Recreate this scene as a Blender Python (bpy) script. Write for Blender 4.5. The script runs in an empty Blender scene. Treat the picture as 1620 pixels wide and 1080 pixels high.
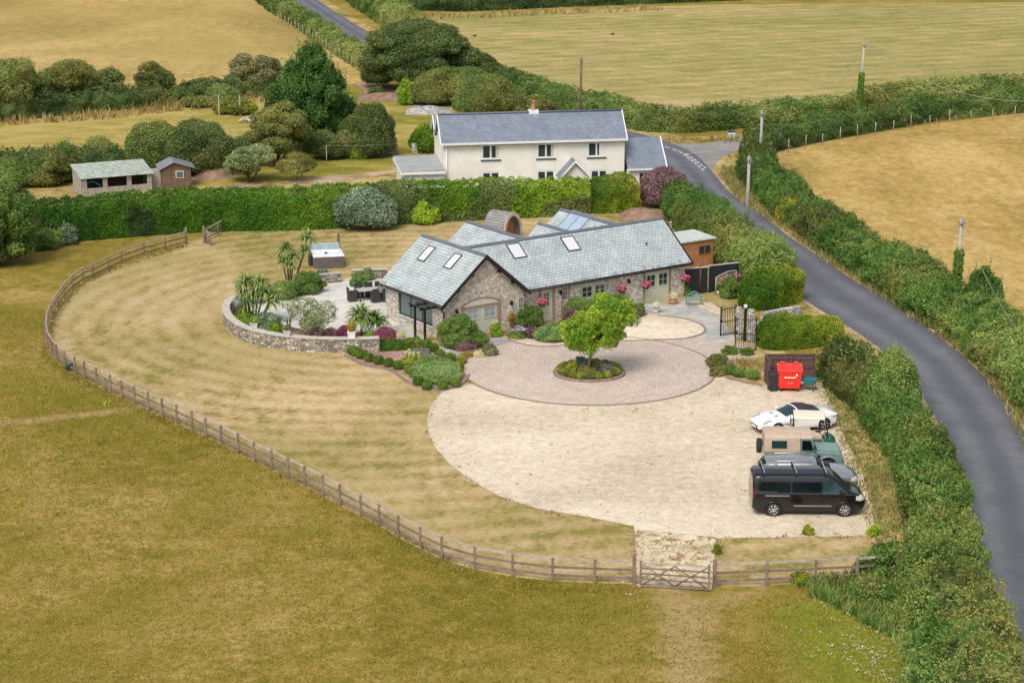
import bpy, bmesh, math, random
import numpy as np
from mathutils import Vector, Matrix
R = math.radians
SC = bpy.context.scene
COL = SC.collection
# ------------------------------------------------------------------ camera
HC, PITCH, FPX = 31.5, 15.3, 3150.0          # drone height (m), tilt below horizontal, focal length in photo pixels
cam_d = bpy.data.cameras.new("camera"); cam = bpy.data.objects.new("camera", cam_d); COL.objects.link(cam)
cam.location = (0, 0, HC); cam.rotation_euler = (R(90 - PITCH), 0, 0)
cam_d.sensor_width = 36.0; cam_d.lens = 36.0 * FPX / 1620.0
cam_d.clip_start = 1.0; cam_d.clip_end = 6000.0
SC.camera = cam
# ------------------------------------------------------------------ sky and sun (bright overcast)
SUN_EL, SUN_AZ = 52.0, 205.0                 # degrees; azimuth clockwise from +Y: behind the camera, a little to its left
w = bpy.data.worlds.new("World"); SC.world = w; w.use_nodes = True
nt = w.node_tree; nt.nodes.clear()
sky = nt.nodes.new("ShaderNodeTexSky"); sky.sky_type = 'NISHITA'; sky.sun_disc = False
sky.sun_elevation = R(SUN_EL); sky.sun_rotation = R(SUN_AZ); sky.air_density = 1.0; sky.dust_density = 4.0; sky.ozone_density = 1.0
hs = nt.nodes.new("ShaderNodeHueSaturation"); hs.inputs['Saturation'].default_value = 0.42
bg = nt.nodes.new("ShaderNodeBackground"); bg.inputs['Strength'].default_value = 0.15
out = nt.nodes.new("ShaderNodeOutputWorld")
nt.links.new(sky.outputs[0], hs.inputs['Color']); nt.links.new(hs.outputs[0], bg.inputs[0]); nt.links.new(bg.outputs[0], out.inputs[0])
sl = bpy.data.lights.new("sun", 'SUN'); sun = bpy.data.objects.new("sun", sl); COL.objects.link(sun)
sl.energy = 1.7; sl.angle = R(28); sl.color = (1.0, 0.95, 0.87)
_sd = Vector((math.sin(R(SUN_AZ)) * math.cos(R(SUN_EL)), math.cos(R(SUN_AZ)) * math.cos(R(SUN_EL)), math.sin(R(SUN_EL))))
sun.rotation_euler = _sd.to_track_quat('Z', 'Y').to_euler()
SC.view_settings.view_transform = 'Standard'; SC.view_settings.look = 'None'
SC.view_settings.exposure = 0.22; SC.view_settings.gamma = 1.0; SC.view_settings.use_curve_mapping = False
SC.render.engine = 'CYCLES'
SC.cycles.max_bounces = 6; SC.cycles.diffuse_bounces = 3; SC.cycles.glossy_bounces = 3
SC.cycles.transmission_bounces = 4; SC.cycles.transparent_max_bounces = 6
# ------------------------------------------------------------------ surveying: where on the ground a photo pixel lies
_cp, _sp = math.cos(R(PITCH)), math.sin(R(PITCH))
def G(px, py, h=0.0):
    u = (px - 810) / FPX; v = (py - 540) / FPX
    t = (HC - h) / (_sp + v * _cp)
    return Vector((u * t, (_cp - v * _sp) * t, h))
def hit(px, py, p0, n):
    d = Vector(((px - 810) / FPX, _cp - (py - 540) / FPX * _sp, -(_sp + (py - 540) / FPX * _cp)))
    o = Vector((0, 0, HC)); return o + d * ((Vector(p0) - o).dot(n) / d.dot(n))
def mpp(py):                                  # photo pixels per metre at a ground row
    return _cp * (py + 322.0) / HC
# ------------------------------------------------------------------ materials
MATS = {}
def _new(name):
    m = bpy.data.materials.new(name); m.use_nodes = True
    nt = m.node_tree; nt.nodes.clear()
    o = nt.nodes.new("ShaderNodeOutputMaterial"); b = nt.nodes.new("ShaderNodeBsdfPrincipled")
    nt.links.new(b.outputs[0], o.inputs[0]); MATS[name] = m
    return m, nt, b, o
def N(nt, t, **k):
    n = nt.nodes.new(t)
    for a, v in k.items(): setattr(n, a, v)
    return n
def ramp(nt, src, stops):
    r = N(nt, "ShaderNodeValToRGB"); e = r.color_ramp.elements
    while len(e) < len(stops): e.new(0.5)
    for i, (p, c) in enumerate(stops):
        e[i].position = p; e[i].color = (c[0], c[1], c[2], 1) if hasattr(c, '__len__') else (c, c, c, 1)
    nt.links.new(src, r.inputs[0]); return r.outputs[0]
def pos(nt, scale=(1, 1, 1), obj=False, rot=0):
    if obj: s = N(nt, "ShaderNodeTexCoord").outputs['Object']
    else: s = N(nt, "ShaderNodeNewGeometry").outputs['Position']
    mp = N(nt, "ShaderNodeMapping"); mp.inputs['Scale'].default_value = scale; mp.inputs['Rotation'].default_value = (0, 0, rot)
    nt.links.new(s, mp.inputs['Vector']); return mp.outputs[0]
def noise(nt, vec, sc, det=4, rough=.55, dist=0):
    n = N(nt, "ShaderNodeTexNoise"); n.inputs['Scale'].default_value = sc; n.inputs['Detail'].default_value = det
    n.inputs['Roughness'].default_value = rough; n.inputs['Distortion'].default_value = dist
    nt.links.new(vec, n.inputs['Vector']); return n.outputs[0]
def mix(nt, f, a, b, mode='MIX'):
    m = N(nt, "ShaderNodeMix", data_type='RGBA', blend_type=mode)
    for s, i in ((f, 0), (a, 6), (b, 7)):
        if isinstance(s, (int, float)): m.inputs[i].default_value = s
        elif isinstance(s, tuple): m.inputs[i].default_value = (*s[:3], 1)
        else: nt.links.new(s, m.inputs[i])
    return m.outputs[2]
def math_(nt, op, a, b=0.0, c=None):
    m = N(nt, "ShaderNodeMath", operation=op)
    for i, s in enumerate((a, b) if c is None else (a, b, c)):
        if isinstance(s, (int, float)): m.inputs[i].default_value = s
        else: nt.links.new(s, m.inputs[i])
    return m.outputs[0]
def bump(nt, b, h, st=.3, dist=.02):
    n = N(nt, "ShaderNodeBump"); n.inputs['Strength'].default_value = st; n.inputs['Distance'].default_value = dist
    nt.links.new(h, n.inputs['Height']); nt.links.new(n.outputs[0], b.inputs['Normal'])
def plain(name, c, rough=.7, metal=0., vary=.18, sc=3., bmp=0., coat=0., spec=.5):
    m, nt, b, o = _new(name)
    p = pos(nt, obj=True); n = noise(nt, p, sc, 5)
    k = ramp(nt, n, [(.3, 1 - vary), (.7, 1 + vary)])
    nt.links.new(mix(nt, 1.0, tuple(c), k, 'MULTIPLY'), b.inputs['Base Color'])
    b.inputs['Roughness'].default_value = rough; b.inputs['Metallic'].default_value = metal
    b.inputs['Specular IOR Level'].default_value = spec; b.inputs['Coat Weight'].default_value = coat; b.inputs['Coat Roughness'].default_value = .04
    if bmp: bump(nt, b, noise(nt, p, sc * 8, 4), bmp, .01)
    return m
def glass(name, c=(.02, .03, .035), rough=.04, spec=.8):
    m, nt, b, o = _new(name)
    p = pos(nt, obj=True); n = noise(nt, p, 1.6, 2)
    nt.links.new(mix(nt, n, tuple(c), tuple(x * 2.2 for x in c)), b.inputs['Base Color'])
    b.inputs['Roughness'].default_value = rough; b.inputs['Specular IOR Level'].default_value = spec
    return m
def leafmat(name, dark, mid, light, sc=.9, trans=.3, rough=.6, amt=1.):
    m, nt, b, o = _new(name)
    a = N(nt, "ShaderNodeAttribute", attribute_name='rnd').outputs['Fac']
    p = pos(nt); n1 = noise(nt, p, sc, 3); n2 = noise(nt, p, sc * .22, 2)
    f = math_(nt, 'ADD', math_(nt, 'MULTIPLY', a, .75), math_(nt, 'ADD', math_(nt, 'MULTIPLY', n1, 1.5 * amt), math_(nt, 'MULTIPLY', n2, 1.0 * amt)))
    f = math_(nt, 'SUBTRACT', f, 1.25 * amt - .125)             # centred on one half
    g = leafgain; c = ramp(nt, f, [(.12, [x * g for x in dark]), (.5, [x * g for x in mid]), (.88, [x * g for x in light])])
    nt.links.new(c, b.inputs['Base Color']); b.inputs['Roughness'].default_value = rough; b.inputs['Specular IOR Level'].default_value = .25
    t = N(nt, "ShaderNodeBsdfTranslucent"); nt.links.new(c, t.inputs[0])
    ms = N(nt, "ShaderNodeMixShader"); ms.inputs[0].default_value = trans
    nt.links.new(b.outputs[0], ms.inputs[1]); nt.links.new(t.outputs[0], ms.inputs[2]); nt.links.new(ms.outputs[0], o.inputs[0])
    return m
# leaves (linear base colours)
leafgain = 1.6
leafmat('laurel', (.025, .08, .007), (.068, .15, .011), (.18, .26, .022), .6, .3, .6, .55)
leafmat('wild', (.045, .095, .018), (.1, .175, .034), (.22, .265, .07), .55, .34)
leafmat('wild_far', (.055, .1, .024), (.115, .175, .042), (.24, .26, .08), .3, .34)
leafmat('dark', (.03, .055, .018), (.072, .11, .03), (.15, .175, .055), .4)
leafmat('cypress', (.013, .042, .007), (.034, .082, .013), (.085, .15, .03), .6, .1)
leafmat('thorn', (.05, .065, .018), (.13, .14, .032), (.27, .24, .075), .5)
leafmat('lime', (.055, .125, .01), (.155, .255, .018), (.33, .4, .04), 1.0, .3)
leafmat('yellow', (.08, .12, .01), (.19, .21, .016), (.36, .33, .03), 1.0)
leafmat('yew', (.035, .085, .006), (.105, .155, .01), (.25, .24, .02), .8, .15, .6, .6)
leafmat('box', (.03, .075, .009), (.07, .13, .015), (.16, .2, .025), 2.0)
leafmat('boxgold', (.06, .1, .01), (.15, .19, .018), (.32, .31, .045), 2.0)
leafmat('silver', (.05, .08, .042), (.105, .155, .09), (.22, .28, .19), 1.2, .1)
leafmat('olive_leaf', (.07, .095, .03), (.165, .2, .075), (.34, .37, .18), 1.2, .2)
leafmat('sage', (.07, .125, .035), (.14, .215, .065), (.26, .33, .12), 1.6)
leafmat('purple', (.05, .025, .03), (.14, .075, .085), (.27, .17, .16), 1.0)
leafmat('magenta', (.07, .015, .03), (.17, .04, .075), (.29, .11, .15), 1.6)
leafmat('bronze', (.06, .06, .028), (.15, .145, .068), (.27, .25, .13), 1.)
leafmat('orange', (.1, .065, .012), (.24, .155, .025), (.37, .27, .05), 2.0)
leafmat('lavender', (.08, .1, .065), (.15, .16, .125), (.26, .24, .25), 2.0)
leafmat('palm', (.05, .1, .02), (.13, .19, .045), (.3, .33, .13), 1.5)
leafmat('petal_pink', (.32, .03, .09), (.46, .07, .16), (.56, .26, .3), 6)
leafmat('petal_white', (.4, .4, .34), (.48, .48, .43), (.53, .53, .5), 6)
leafmat('petal_lilac', (.22, .2, .38), (.34, .32, .5), (.47, .45, .54), 6)
leafmat('petal_cream', (.35, .32, .13), (.45, .43, .24), (.53, .5, .38), 6)
leafmat('straw', (.13, .1, .03), (.24, .18, .065), (.35, .275, .125), .6)
leafmat('rush', (.12, .115, .015), (.19, .155, .026), (.27, .2, .055), .35)
plain('bark', (.12, .09, .065), .9, sc=6, vary=.35, bmp=.5)
plain('greybark', (.2, .17, .14), .9, sc=6, vary=.3, bmp=.5)
# ground covers
def grassmat(name, a, b_, c, big=.05, mid=.45, stripes=None, stretch=(1, 1, 1), fine=9., rough=.95, patch=None, rot=0, contrast=1.0, second=None, wear=False):
    m, nt, b, o = _new(name)
    p = pos(nt, stretch, rot=rot); p0 = pos(nt)
    n1 = noise(nt, p, big, 4, .6, .6); n2 = noise(nt, p, mid, 6, .68, .4); n3 = noise(nt, p0, fine, 3, .7)
    f = math_(nt, 'ADD', math_(nt, 'MULTIPLY', n1, .75), math_(nt, 'ADD', math_(nt, 'MULTIPLY', n2, .75), math_(nt, 'MULTIPLY', n3, .5)))
    if stripes:
        kind, cx, cy, wl, amt = stripes
        mp = N(nt, "ShaderNodeMapping"); mp.inputs['Location'].default_value = (-cx, -cy, 0)
        if kind == 'BANDS': mp.inputs['Rotation'].default_value = (0, 0, cx); mp.inputs['Location'].default_value = (0, 0, 0)
        nt.links.new(pos(nt), mp.inputs['Vector'])
        wv = N(nt, "ShaderNodeTexWave", wave_type=kind, wave_profile='SIN')
        if kind == 'RINGS': wv.rings_direction = 'Z'
        wv.inputs['Scale'].default_value = 1.0 / wl; wv.inputs['Distortion'].default_value = 2.2 if kind == 'RINGS' else 1.5; wv.inputs['Detail'].default_value = 3; wv.inputs['Detail Scale'].default_value = .35
        nt.links.new(mp.outputs[0], wv.inputs['Vector'])
        f = math_(nt, 'ADD', f, math_(nt, 'MULTIPLY', math_(nt, 'SUBTRACT', wv.outputs['Fac'], .5), amt))
    d = .17 / contrast
    mr = N(nt, "ShaderNodeMapRange"); nt.links.new(f, mr.inputs[0]); mr.inputs[1].default_value = 1.0 - d * 1.35; mr.inputs[2].default_value = 1.0 + d * 1.35
    col = ramp(nt, mr.outputs[0], [(.08, a), (.5, b_), (.92, c)])
    if patch:
        pn = noise(nt, p0, patch[1], 3, .5, .3)
        col = mix(nt, ramp(nt, pn, [(patch[2], 0.), (patch[2] + .08, 1.)]), col, patch[0])
    if second:                                   # broad greener areas, mottled with the rest
        pn = math_(nt, 'ADD', math_(nt, 'MULTIPLY', noise(nt, p0, second[1], 3, .6, .5), .75), math_(nt, 'MULTIPLY', n2, .25))
        col = mix(nt, math_(nt, 'MULTIPLY', ramp(nt, pn, [(second[2] - .1, 0.), (second[2] + .08, 1.)]), .6), col, second[0])
    if wear:                                     # worn earth of the tracks, and the wetter green corner
        for at, cc in (('worn', ((.3, .22, .09), (.42, .31, .16))), ('damp', ((.1, .15, .01), (.22, .23, .025)))):
            k = N(nt, "ShaderNodeAttribute", attribute_name=at).outputs['Fac']
            k = ramp(nt, math_(nt, 'ADD', k, math_(nt, 'MULTIPLY', math_(nt, 'SUBTRACT', n2, .5), 1.3)), [(.3, 0.), (.75, 1.)])
            col = mix(nt, math_(nt, 'MULTIPLY', k, .85), col, ramp(nt, noise(nt, p0, 1.6, 5, .7), [(.3, cc[0]), (.7, cc[1])]))
    nt.links.new(col, b.inputs['Base Color']); b.inputs['Roughness'].default_value = rough; b.inputs['Specular IOR Level'].default_value = .1
    bump(nt, b, n3, .5, .06)
    return m
grassmat('paddock', (.14, .122, .012), (.238, .173, .034), (.375, .27, .095), .07, .9, fine=3.2, contrast=1.15, second=((.16, .145, .012), .11, .58), wear=True)
grassmat('lawn', (.2, .175, .045), (.4, .292, .14), (.53, .405, .235), .07, .8, stripes=('RINGS', -8.0, 122.0, 5.6, .10), stretch=(1.2, .7, 1), fine=3., contrast=1.1, second=((.22, .2, .045), .045, .57))
grassmat('golden', (.26, .19, .06), (.395, .27, .092), (.52, .38, .165), .035, .5, stretch=(1.3, .7, 1), fine=1.6, contrast=1.1, second=((.27, .22, .06), .02, .55))
grassmat('golden_near', (.26, .185, .05), (.39, .262, .085), (.51, .365, .145), .06, .8, stretch=(1.3, .75, 1), fine=2.2, contrast=1.1)
grassmat('olive', (.205, .2, .055), (.315, .265, .095), (.47, .345, .16), .014, .3, stripes=('BANDS', 1.15, 0, 12.0, .08), stretch=(.7, 1., 1), fine=1.4, contrast=1.1)
grassmat('gardengrass', (.16, .155, .025), (.29, .24, .05), (.42, .32, .12), .05, .4, stretch=(.6, 1, 1), fine=3., contrast=1.2)
grassmat('verge', (.12, .12, .025), (.33, .24, .09), (.5, .38, .17), .15, 1.0, fine=6., contrast=1.2)
grassmat('green_patch', (.09, .14, .01), (.17, .2, .018), (.28, .25, .045), .15, 1.2, fine=6.)
grassmat('track', (.22, .17, .055), (.36, .26, .12), (.48, .37, .2), .2, 1.2, fine=6.)
grassmat('gravel', (.43, .35, .25), (.585, .49, .37), (.72, .625, .485), .1, 2.2, fine=9., patch=((.42, .31, .17), .9, .72), contrast=1.0)
grassmat('gravel_weedy', (.34, .28, .16), (.56, .46, .32), (.7, .6, .45), .5, 2., fine=9., patch=((.3, .21, .09), 1.9, .54))
grassmat('soil', (.12, .07, .045), (.24, .15, .1), (.35, .24, .17), .4, 3., fine=9.)
grassmat('barkchip', (.24, .14, .11), (.37, .23, .19), (.47, .33, .28), .4, 4., fine=10.)
m, nt, b, o = _new('asphalt')                     # lane tarmac: paler where the wheels run, patched and stained
_uv = N(nt, "ShaderNodeUVMap").outputs[0]; _sq = N(nt, "ShaderNodeSeparateXYZ"); nt.links.new(_uv, _sq.inputs[0]); _p = pos(nt)
_y = math_(nt, 'ADD', _sq.outputs[1], math_(nt, 'MULTIPLY', math_(nt, 'SUBTRACT', noise(nt, _p, .12, 2), .5), .18))
_t = math_(nt, 'COSINE', math_(nt, 'MULTIPLY', math_(nt, 'SUBTRACT', _y, .25), 12.566))
_f = math_(nt, 'ADD', math_(nt, 'MULTIPLY', _t, .10), math_(nt, 'ADD', math_(nt, 'MULTIPLY', noise(nt, _p, .35, 6, .7), .5), math_(nt, 'MULTIPLY', noise(nt, _p, 9., 4, .8), .3)))
_c = ramp(nt, _f, [(.2, (.075, .078, .092)), (.4, (.105, .108, .125)), (.62, (.165, .168, .185))])
_k = ramp(nt, noise(nt, _p, .22, 3, .5, 1.), [(.60, 0.), (.615, 1.)])
_c = mix(nt, math_(nt, 'MULTIPLY', _k, .25), _c, (.07, .07, .08))
_e = ramp(nt, math_(nt, 'ADD', math_(nt, 'MULTIPLY', math_(nt, 'ABSOLUTE', math_(nt, 'SUBTRACT', _sq.outputs[1], .5)), 2.), math_(nt, 'MULTIPLY', noise(nt, _p, 1.4, 4), .25)), [(1.02, 0.), (1.12, 1.)])
nt.links.new(mix(nt, math_(nt, 'MULTIPLY', _e, .8), _c, (.24, .2, .14)), b.inputs['Base Color']); b.inputs['Roughness'].default_value = .72; bump(nt, b, noise(nt, _p, 18., 3), .4, .01)
grassmat('asphalt_old', (.19, .18, .17), (.25, .24, .22), (.31, .3, .27), .1, .6, fine=10., rough=.85)
grassmat('dirt', (.22, .15, .08), (.38, .27, .17), (.5, .4, .28), .3, 1.5, fine=8.)
# masonry
def stonemat(name, sc=5., cols=None, mortar=(.5, .43, .35)):
    m, nt, b, o = _new(name)
    p = pos(nt, (1, 1, 1.5), obj=True)
    v = N(nt, "ShaderNodeTexVoronoi", feature='F1'); v.inputs['Scale'].default_value = sc; v.inputs['Randomness'].default_value = .9
    e = N(nt, "ShaderNodeTexVoronoi", feature='DISTANCE_TO_EDGE'); e.inputs['Scale'].default_value = sc; e.inputs['Randomness'].default_value = .9
    dn = N(nt, "ShaderNodeVectorMath", operation='ADD'); nn = N(nt, "ShaderNodeTexNoise"); nn.inputs['Scale'].default_value = 6
    sm = N(nt, "ShaderNodeVectorMath", operation='SCALE'); sm.inputs['Scale'].default_value = .08
    nt.links.new(p, nn.inputs['Vector']); nt.links.new(nn.outputs['Color'], sm.inputs[0]); nt.links.new(p, dn.inputs[0]); nt.links.new(sm.outputs[0], dn.inputs[1])
    nt.links.new(dn.outputs[0], v.inputs['Vector']); nt.links.new(dn.outputs[0], e.inputs['Vector'])
    sep = N(nt, "ShaderNodeSeparateColor"); nt.links.new(v.outputs['Color'], sep.inputs[0])
    cols = cols or [(.0, (.26, .26, .28)), (.25, (.42, .38, .34)), (.45, (.58, .47, .35)), (.62, (.64, .55, .43)), (.85, (.76, .71, .62)), (1., (.34, .35, .38))]
    c = ramp(nt, sep.outputs[0], cols)
    c = mix(nt, 1., c, ramp(nt, noise(nt, p, 14, 4), [(.3, .75), (.7, 1.2)]), 'MULTIPLY')
    k = ramp(nt, e.outputs['Distance'], [(.02, 1.), (.07, 0.)])
    nt.links.new(mix(nt, k, c, mortar), b.inputs['Base Color']); b.inputs['Roughness'].default_value = .9
    bump(nt, b, ramp(nt, e.outputs['Distance'], [(.0, 0.), (.12, 1.)]), .8, .03)
stonemat('rubble', 5.6)
stonemat('drystone', 4.2, [(.0, (.16, .14, .12)), (.4, (.3, .26, .21)), (.75, (.42, .37, .3)), (1., (.56, .52, .45))], (.1, .08, .06))
stonemat('greystone', 3.2, [(.0, (.26, .25, .24)), (.5, (.42, .41, .39)), (1., (.62, .6, .57))], (.16, .14, .12))
def slatemat(name, c1, c2, gap, bw=.34, rh=.25, dirt=None, wear=.5):
    m, nt, b, o = _new(name)
    uv = N(nt, "ShaderNodeUVMap").outputs[0]
    br = N(nt, "ShaderNodeTexBrick"); br.inputs['Scale'].default_value = 1.; br.inputs['Brick Width'].default_value = bw; br.inputs['Row Height'].default_value = rh
    br.inputs['Mortar Size'].default_value = .018; br.inputs['Mortar Smooth'].default_value = .3; br.inputs['Bias'].default_value = 0.; br.offset = .5
    br.inputs['Color1'].default_value = (*c1, 1); br.inputs['Color2'].default_value = (*c2, 1); br.inputs['Mortar'].default_value = (*gap, 1)
    nt.links.new(uv, br.inputs['Vector'])
    n = noise(nt, uv, .9, 5, .65); n2 = noise(nt, uv, 9., 3)
    c = mix(nt, 1., br.outputs[0], ramp(nt, n, [(.3, 1 - .3 * wear), (.7, 1 + .3 * wear)]), 'MULTIPLY')
    c = mix(nt, 1., c, ramp(nt, n2, [(.3, .85), (.7, 1.12)]), 'MULTIPLY')
    if dirt:
        sp = N(nt, "ShaderNodeSeparateXYZ"); nt.links.new(uv, sp.inputs[0])
        lo = math_(nt, 'SUBTRACT', 1.25, math_(nt, 'MULTIPLY', sp.outputs[1], .8))
        k = ramp(nt, math_(nt, 'MULTIPLY', noise(nt, uv, 1.7, 6, .75), lo), [(.56, 0.), (.66, 1.)])
        c = mix(nt, math_(nt, 'MULTIPLY', k, .75), c, dirt)
    nt.links.new(c, b.inputs['Base Color']); b.inputs['Roughness'].default_value = .55; b.inputs['Specular IOR Level'].default_value = .35
    # each course laps over the one below: a saw-tooth height up the slope
    sp = N(nt, "ShaderNodeSeparateXYZ"); nt.links.new(uv, sp.inputs[0])
    saw = math_(nt, 'SUBTRACT', 1.0, math_(nt, 'FRACT', math_(nt, 'DIVIDE', sp.outputs[1], rh)))
    bump(nt, b, math_(nt, 'ADD', saw, math_(nt, 'MULTIPLY', br.outputs['Fac'], -.6)), .7, .02)
slatemat('greenslate', (.37, .425, .43), (.46, .515, .505), (.2, .22, .23), .3, .21, dirt=(.17, .15, .15), wear=.6)
slatemat('blueslate', (.17, .2, .25), (.215, .245, .3), (.12, .145, .19), .3, .24, wear=.5)
slatemat('blockpave', (.5, .41, .33), (.63, .53, .44), (.4, .32, .26), .24, .16, wear=.4)
slatemat('flagstone', (.34, .36, .36), (.5, .45, .38), (.3, .28, .25), .8, .55, wear=.9)
slatemat('palestone', (.58, .55, .5), (.68, .64, .59), (.5, .47, .42), .9, .6, wear=.4)
slatemat('shingle', (.22, .21, .21), (.31, .29, .285), (.08, .07, .07), .5, .22)
# manufactured
plain('ridge', (.12, .13, .16), .6); plain('blacktimber', (.014, .013, .015), .5); plain('blackiron', (.012, .012, .014), .45, .3)
plain('sagepaint', (.52, .54, .42), .5, vary=.05); plain('brickred', (.3, .19, .15), .85, vary=.3, sc=8, bmp=.4)
plain('whitepaint', (.74, .73, .7), .5, vary=.06); plain('render', (.75, .71, .64), .9, vary=.1, sc=.7, bmp=.3)
plain('darksill', (.07, .07, .08), .7); plain('feltroof', (.3, .31, .32), .8, vary=.15, sc=1.0)
plain('oldwood', (.33, .29, .25), .9, vary=.35, sc=5, bmp=.4); plain('brownwood', (.14, .09, .06), .85, vary=.35, sc=4, bmp=.4)
plain('fencewood', (.22, .155, .12), .9, vary=.35, sc=3, bmp=.4); plain('fencetop', (.42, .35, .29), .9, vary=.25, sc=3)
plain('orangewood', (.42, .19, .08), .75, vary=.25, sc=3, bmp=.3); plain('purplewood', (.11, .06, .055), .8, vary=.25, sc=4, bmp=.3)
plain('mintroof', (.45, .5, .46), .7, vary=.15); plain('blackfence', (.012, .014, .02), .7, vary=.3)
plain('concrete', (.5, .48, .44), .9, vary=.15, sc=4); plain('coping', (.46, .42, .36), .9, vary=.18, sc=3, bmp=.3)
plain('kerbstone', (.24, .18, .15), .9, vary=.3, sc=5); plain('polewood', (.36, .34, .31), .85, vary=.2, sc=3); plain('polebrown', (.15, .1, .08), .85, vary=.2, sc=3)
plain('wire', (.05, .05, .05), .6); plain('terracotta', (.4, .19, .11), .8); plain('leadgrey', (.2, .21, .23), .5)
plain('redplastic', (.75, .025, .012), .35, vary=.06, coat=.2); plain('blackplastic', (.02, .022, .026), .45); plain('tealplastic', (.02, .16, .17), .45)
plain('tyre', (.018, .018, .02), .85); plain('alloy', (.55, .55, .56), .3, .9); plain('darkalloy', (.03, .03, .035), .35, .6)
plain('blackpaint', (.005, .005, .007), .16, vary=.02, coat=.35, spec=.5); plain('greypaint', (.26, .27, .29), .25, .4, vary=.03, coat=.8); plain('whitecar', (.8, .79, .77), .25, vary=.02, coat=.8)
plain('greenpaint', (.15, .235, .21), .32, vary=.06, coat=.5); plain('canvas', (.46, .35, .26), .85, vary=.12, bmp=.2); plain('softblack', (.03, .026, .032), .85)
plain('creamplastic', (.75, .63, .5), .5, vary=.06); plain('buggygreen', (.01, .12, .06), .3, coat=.4); plain('trim', (.02, .02, .022), .55)
plain('chrome', (.6, .6, .6), .18, 1.); plain('lampglass', (.6, .6, .58), .15); plain('redlens', (.16, .01, .012), .2); plain('plate', (.75, .74, .65), .5)
plain('blue', (.03, .25, .38), .5); plain('benchteal', (.1, .3, .32), .6); plain('tubgrey', (.12, .1, .1), .6); plain('tubwhite', (.75, .76, .78), .2)
plain('rattan', (.035, .033, .036), .7); plain('tabletop', (.4, .38, .34), .5); plain('tubcover', (.3, .38, .4), .5)
plain('paintline', (.52, .52, .5), .7, vary=.12, sc=6); plain('heap', (.24, .15, .1), .95, vary=.4, sc=2, bmp=.6); plain('litterred', (.45, .13, .06), .9)
glass('glassdark'); glass('glassgreen', (.05, .08, .075)); glass('glasslight', (.2, .22, .23), .06); glass('glassroof', (.2, .26, .31), .05, 1.)
glass('carglass', (.003, .005, .006), .03, .12); glass('sunglass', (.01, .026, .03), .04, .5)
m, nt, b, o = _new('skyglass'); b.inputs['Base Color'].default_value = (.62, .62, .63, 1); b.inputs['Roughness'].default_value = .12
m, nt, b, o = _new('corrugated')
_p = pos(nt, obj=True); _s = N(nt, "ShaderNodeSeparateXYZ"); nt.links.new(_p, _s.inputs[0])
_w = math_(nt, 'SINE', math_(nt, 'MULTIPLY', _s.outputs[0], 34.))
nt.links.new(mix(nt, ramp(nt, noise(nt, _p, 2.2, 5), [(.35, 0.), (.65, 1.)]), (.3, .36, .3), (.55, .58, .5)), b.inputs['Base Color'])
b.inputs['Roughness'].default_value = .55; bump(nt, b, _w, 1., .04)
# ------------------------------------------------------------------ scene objects
def tag(o, label=None, cat=None, group=None, kind=None):
    for k, v in (('label', label), ('category', cat), ('group', group), ('kind', kind)):
        if v: o[k] = v
    return o
def thing(name, label, cat, loc=(0, 0, 0), rot=0., group=None):
    o = bpy.data.objects.new(name, None); COL.objects.link(o); o.empty_display_size = .2
    o.location = loc; o.rotation_euler = (0, 0, rot); return tag(o, label, cat, group)
def copy_tree(o, parent=None, loc=None, rot=None, label=None):
    c = o.copy(); COL.objects.link(c)
    if parent: c.parent = parent
    if loc is not None: c.location = loc
    if rot is not None: c.rotation_euler = (0, 0, rot)
    if label: c['label'] = label
    for ch in list(o.children):
        if not (parent is None and ch == c): copy_tree(ch, c)
    return c
def link(name, me, mat, parent=None, loc=None, rot=0.):
    o = bpy.data.objects.new(name, me); COL.objects.link(o)
    for mm in (mat if isinstance(mat, (list, tuple)) else [mat]): me.materials.append(MATS[mm])
    if parent: o.parent = parent
    if loc is not None: o.location = loc
    if rot: o.rotation_euler = (0, 0, rot)
    return o
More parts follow.
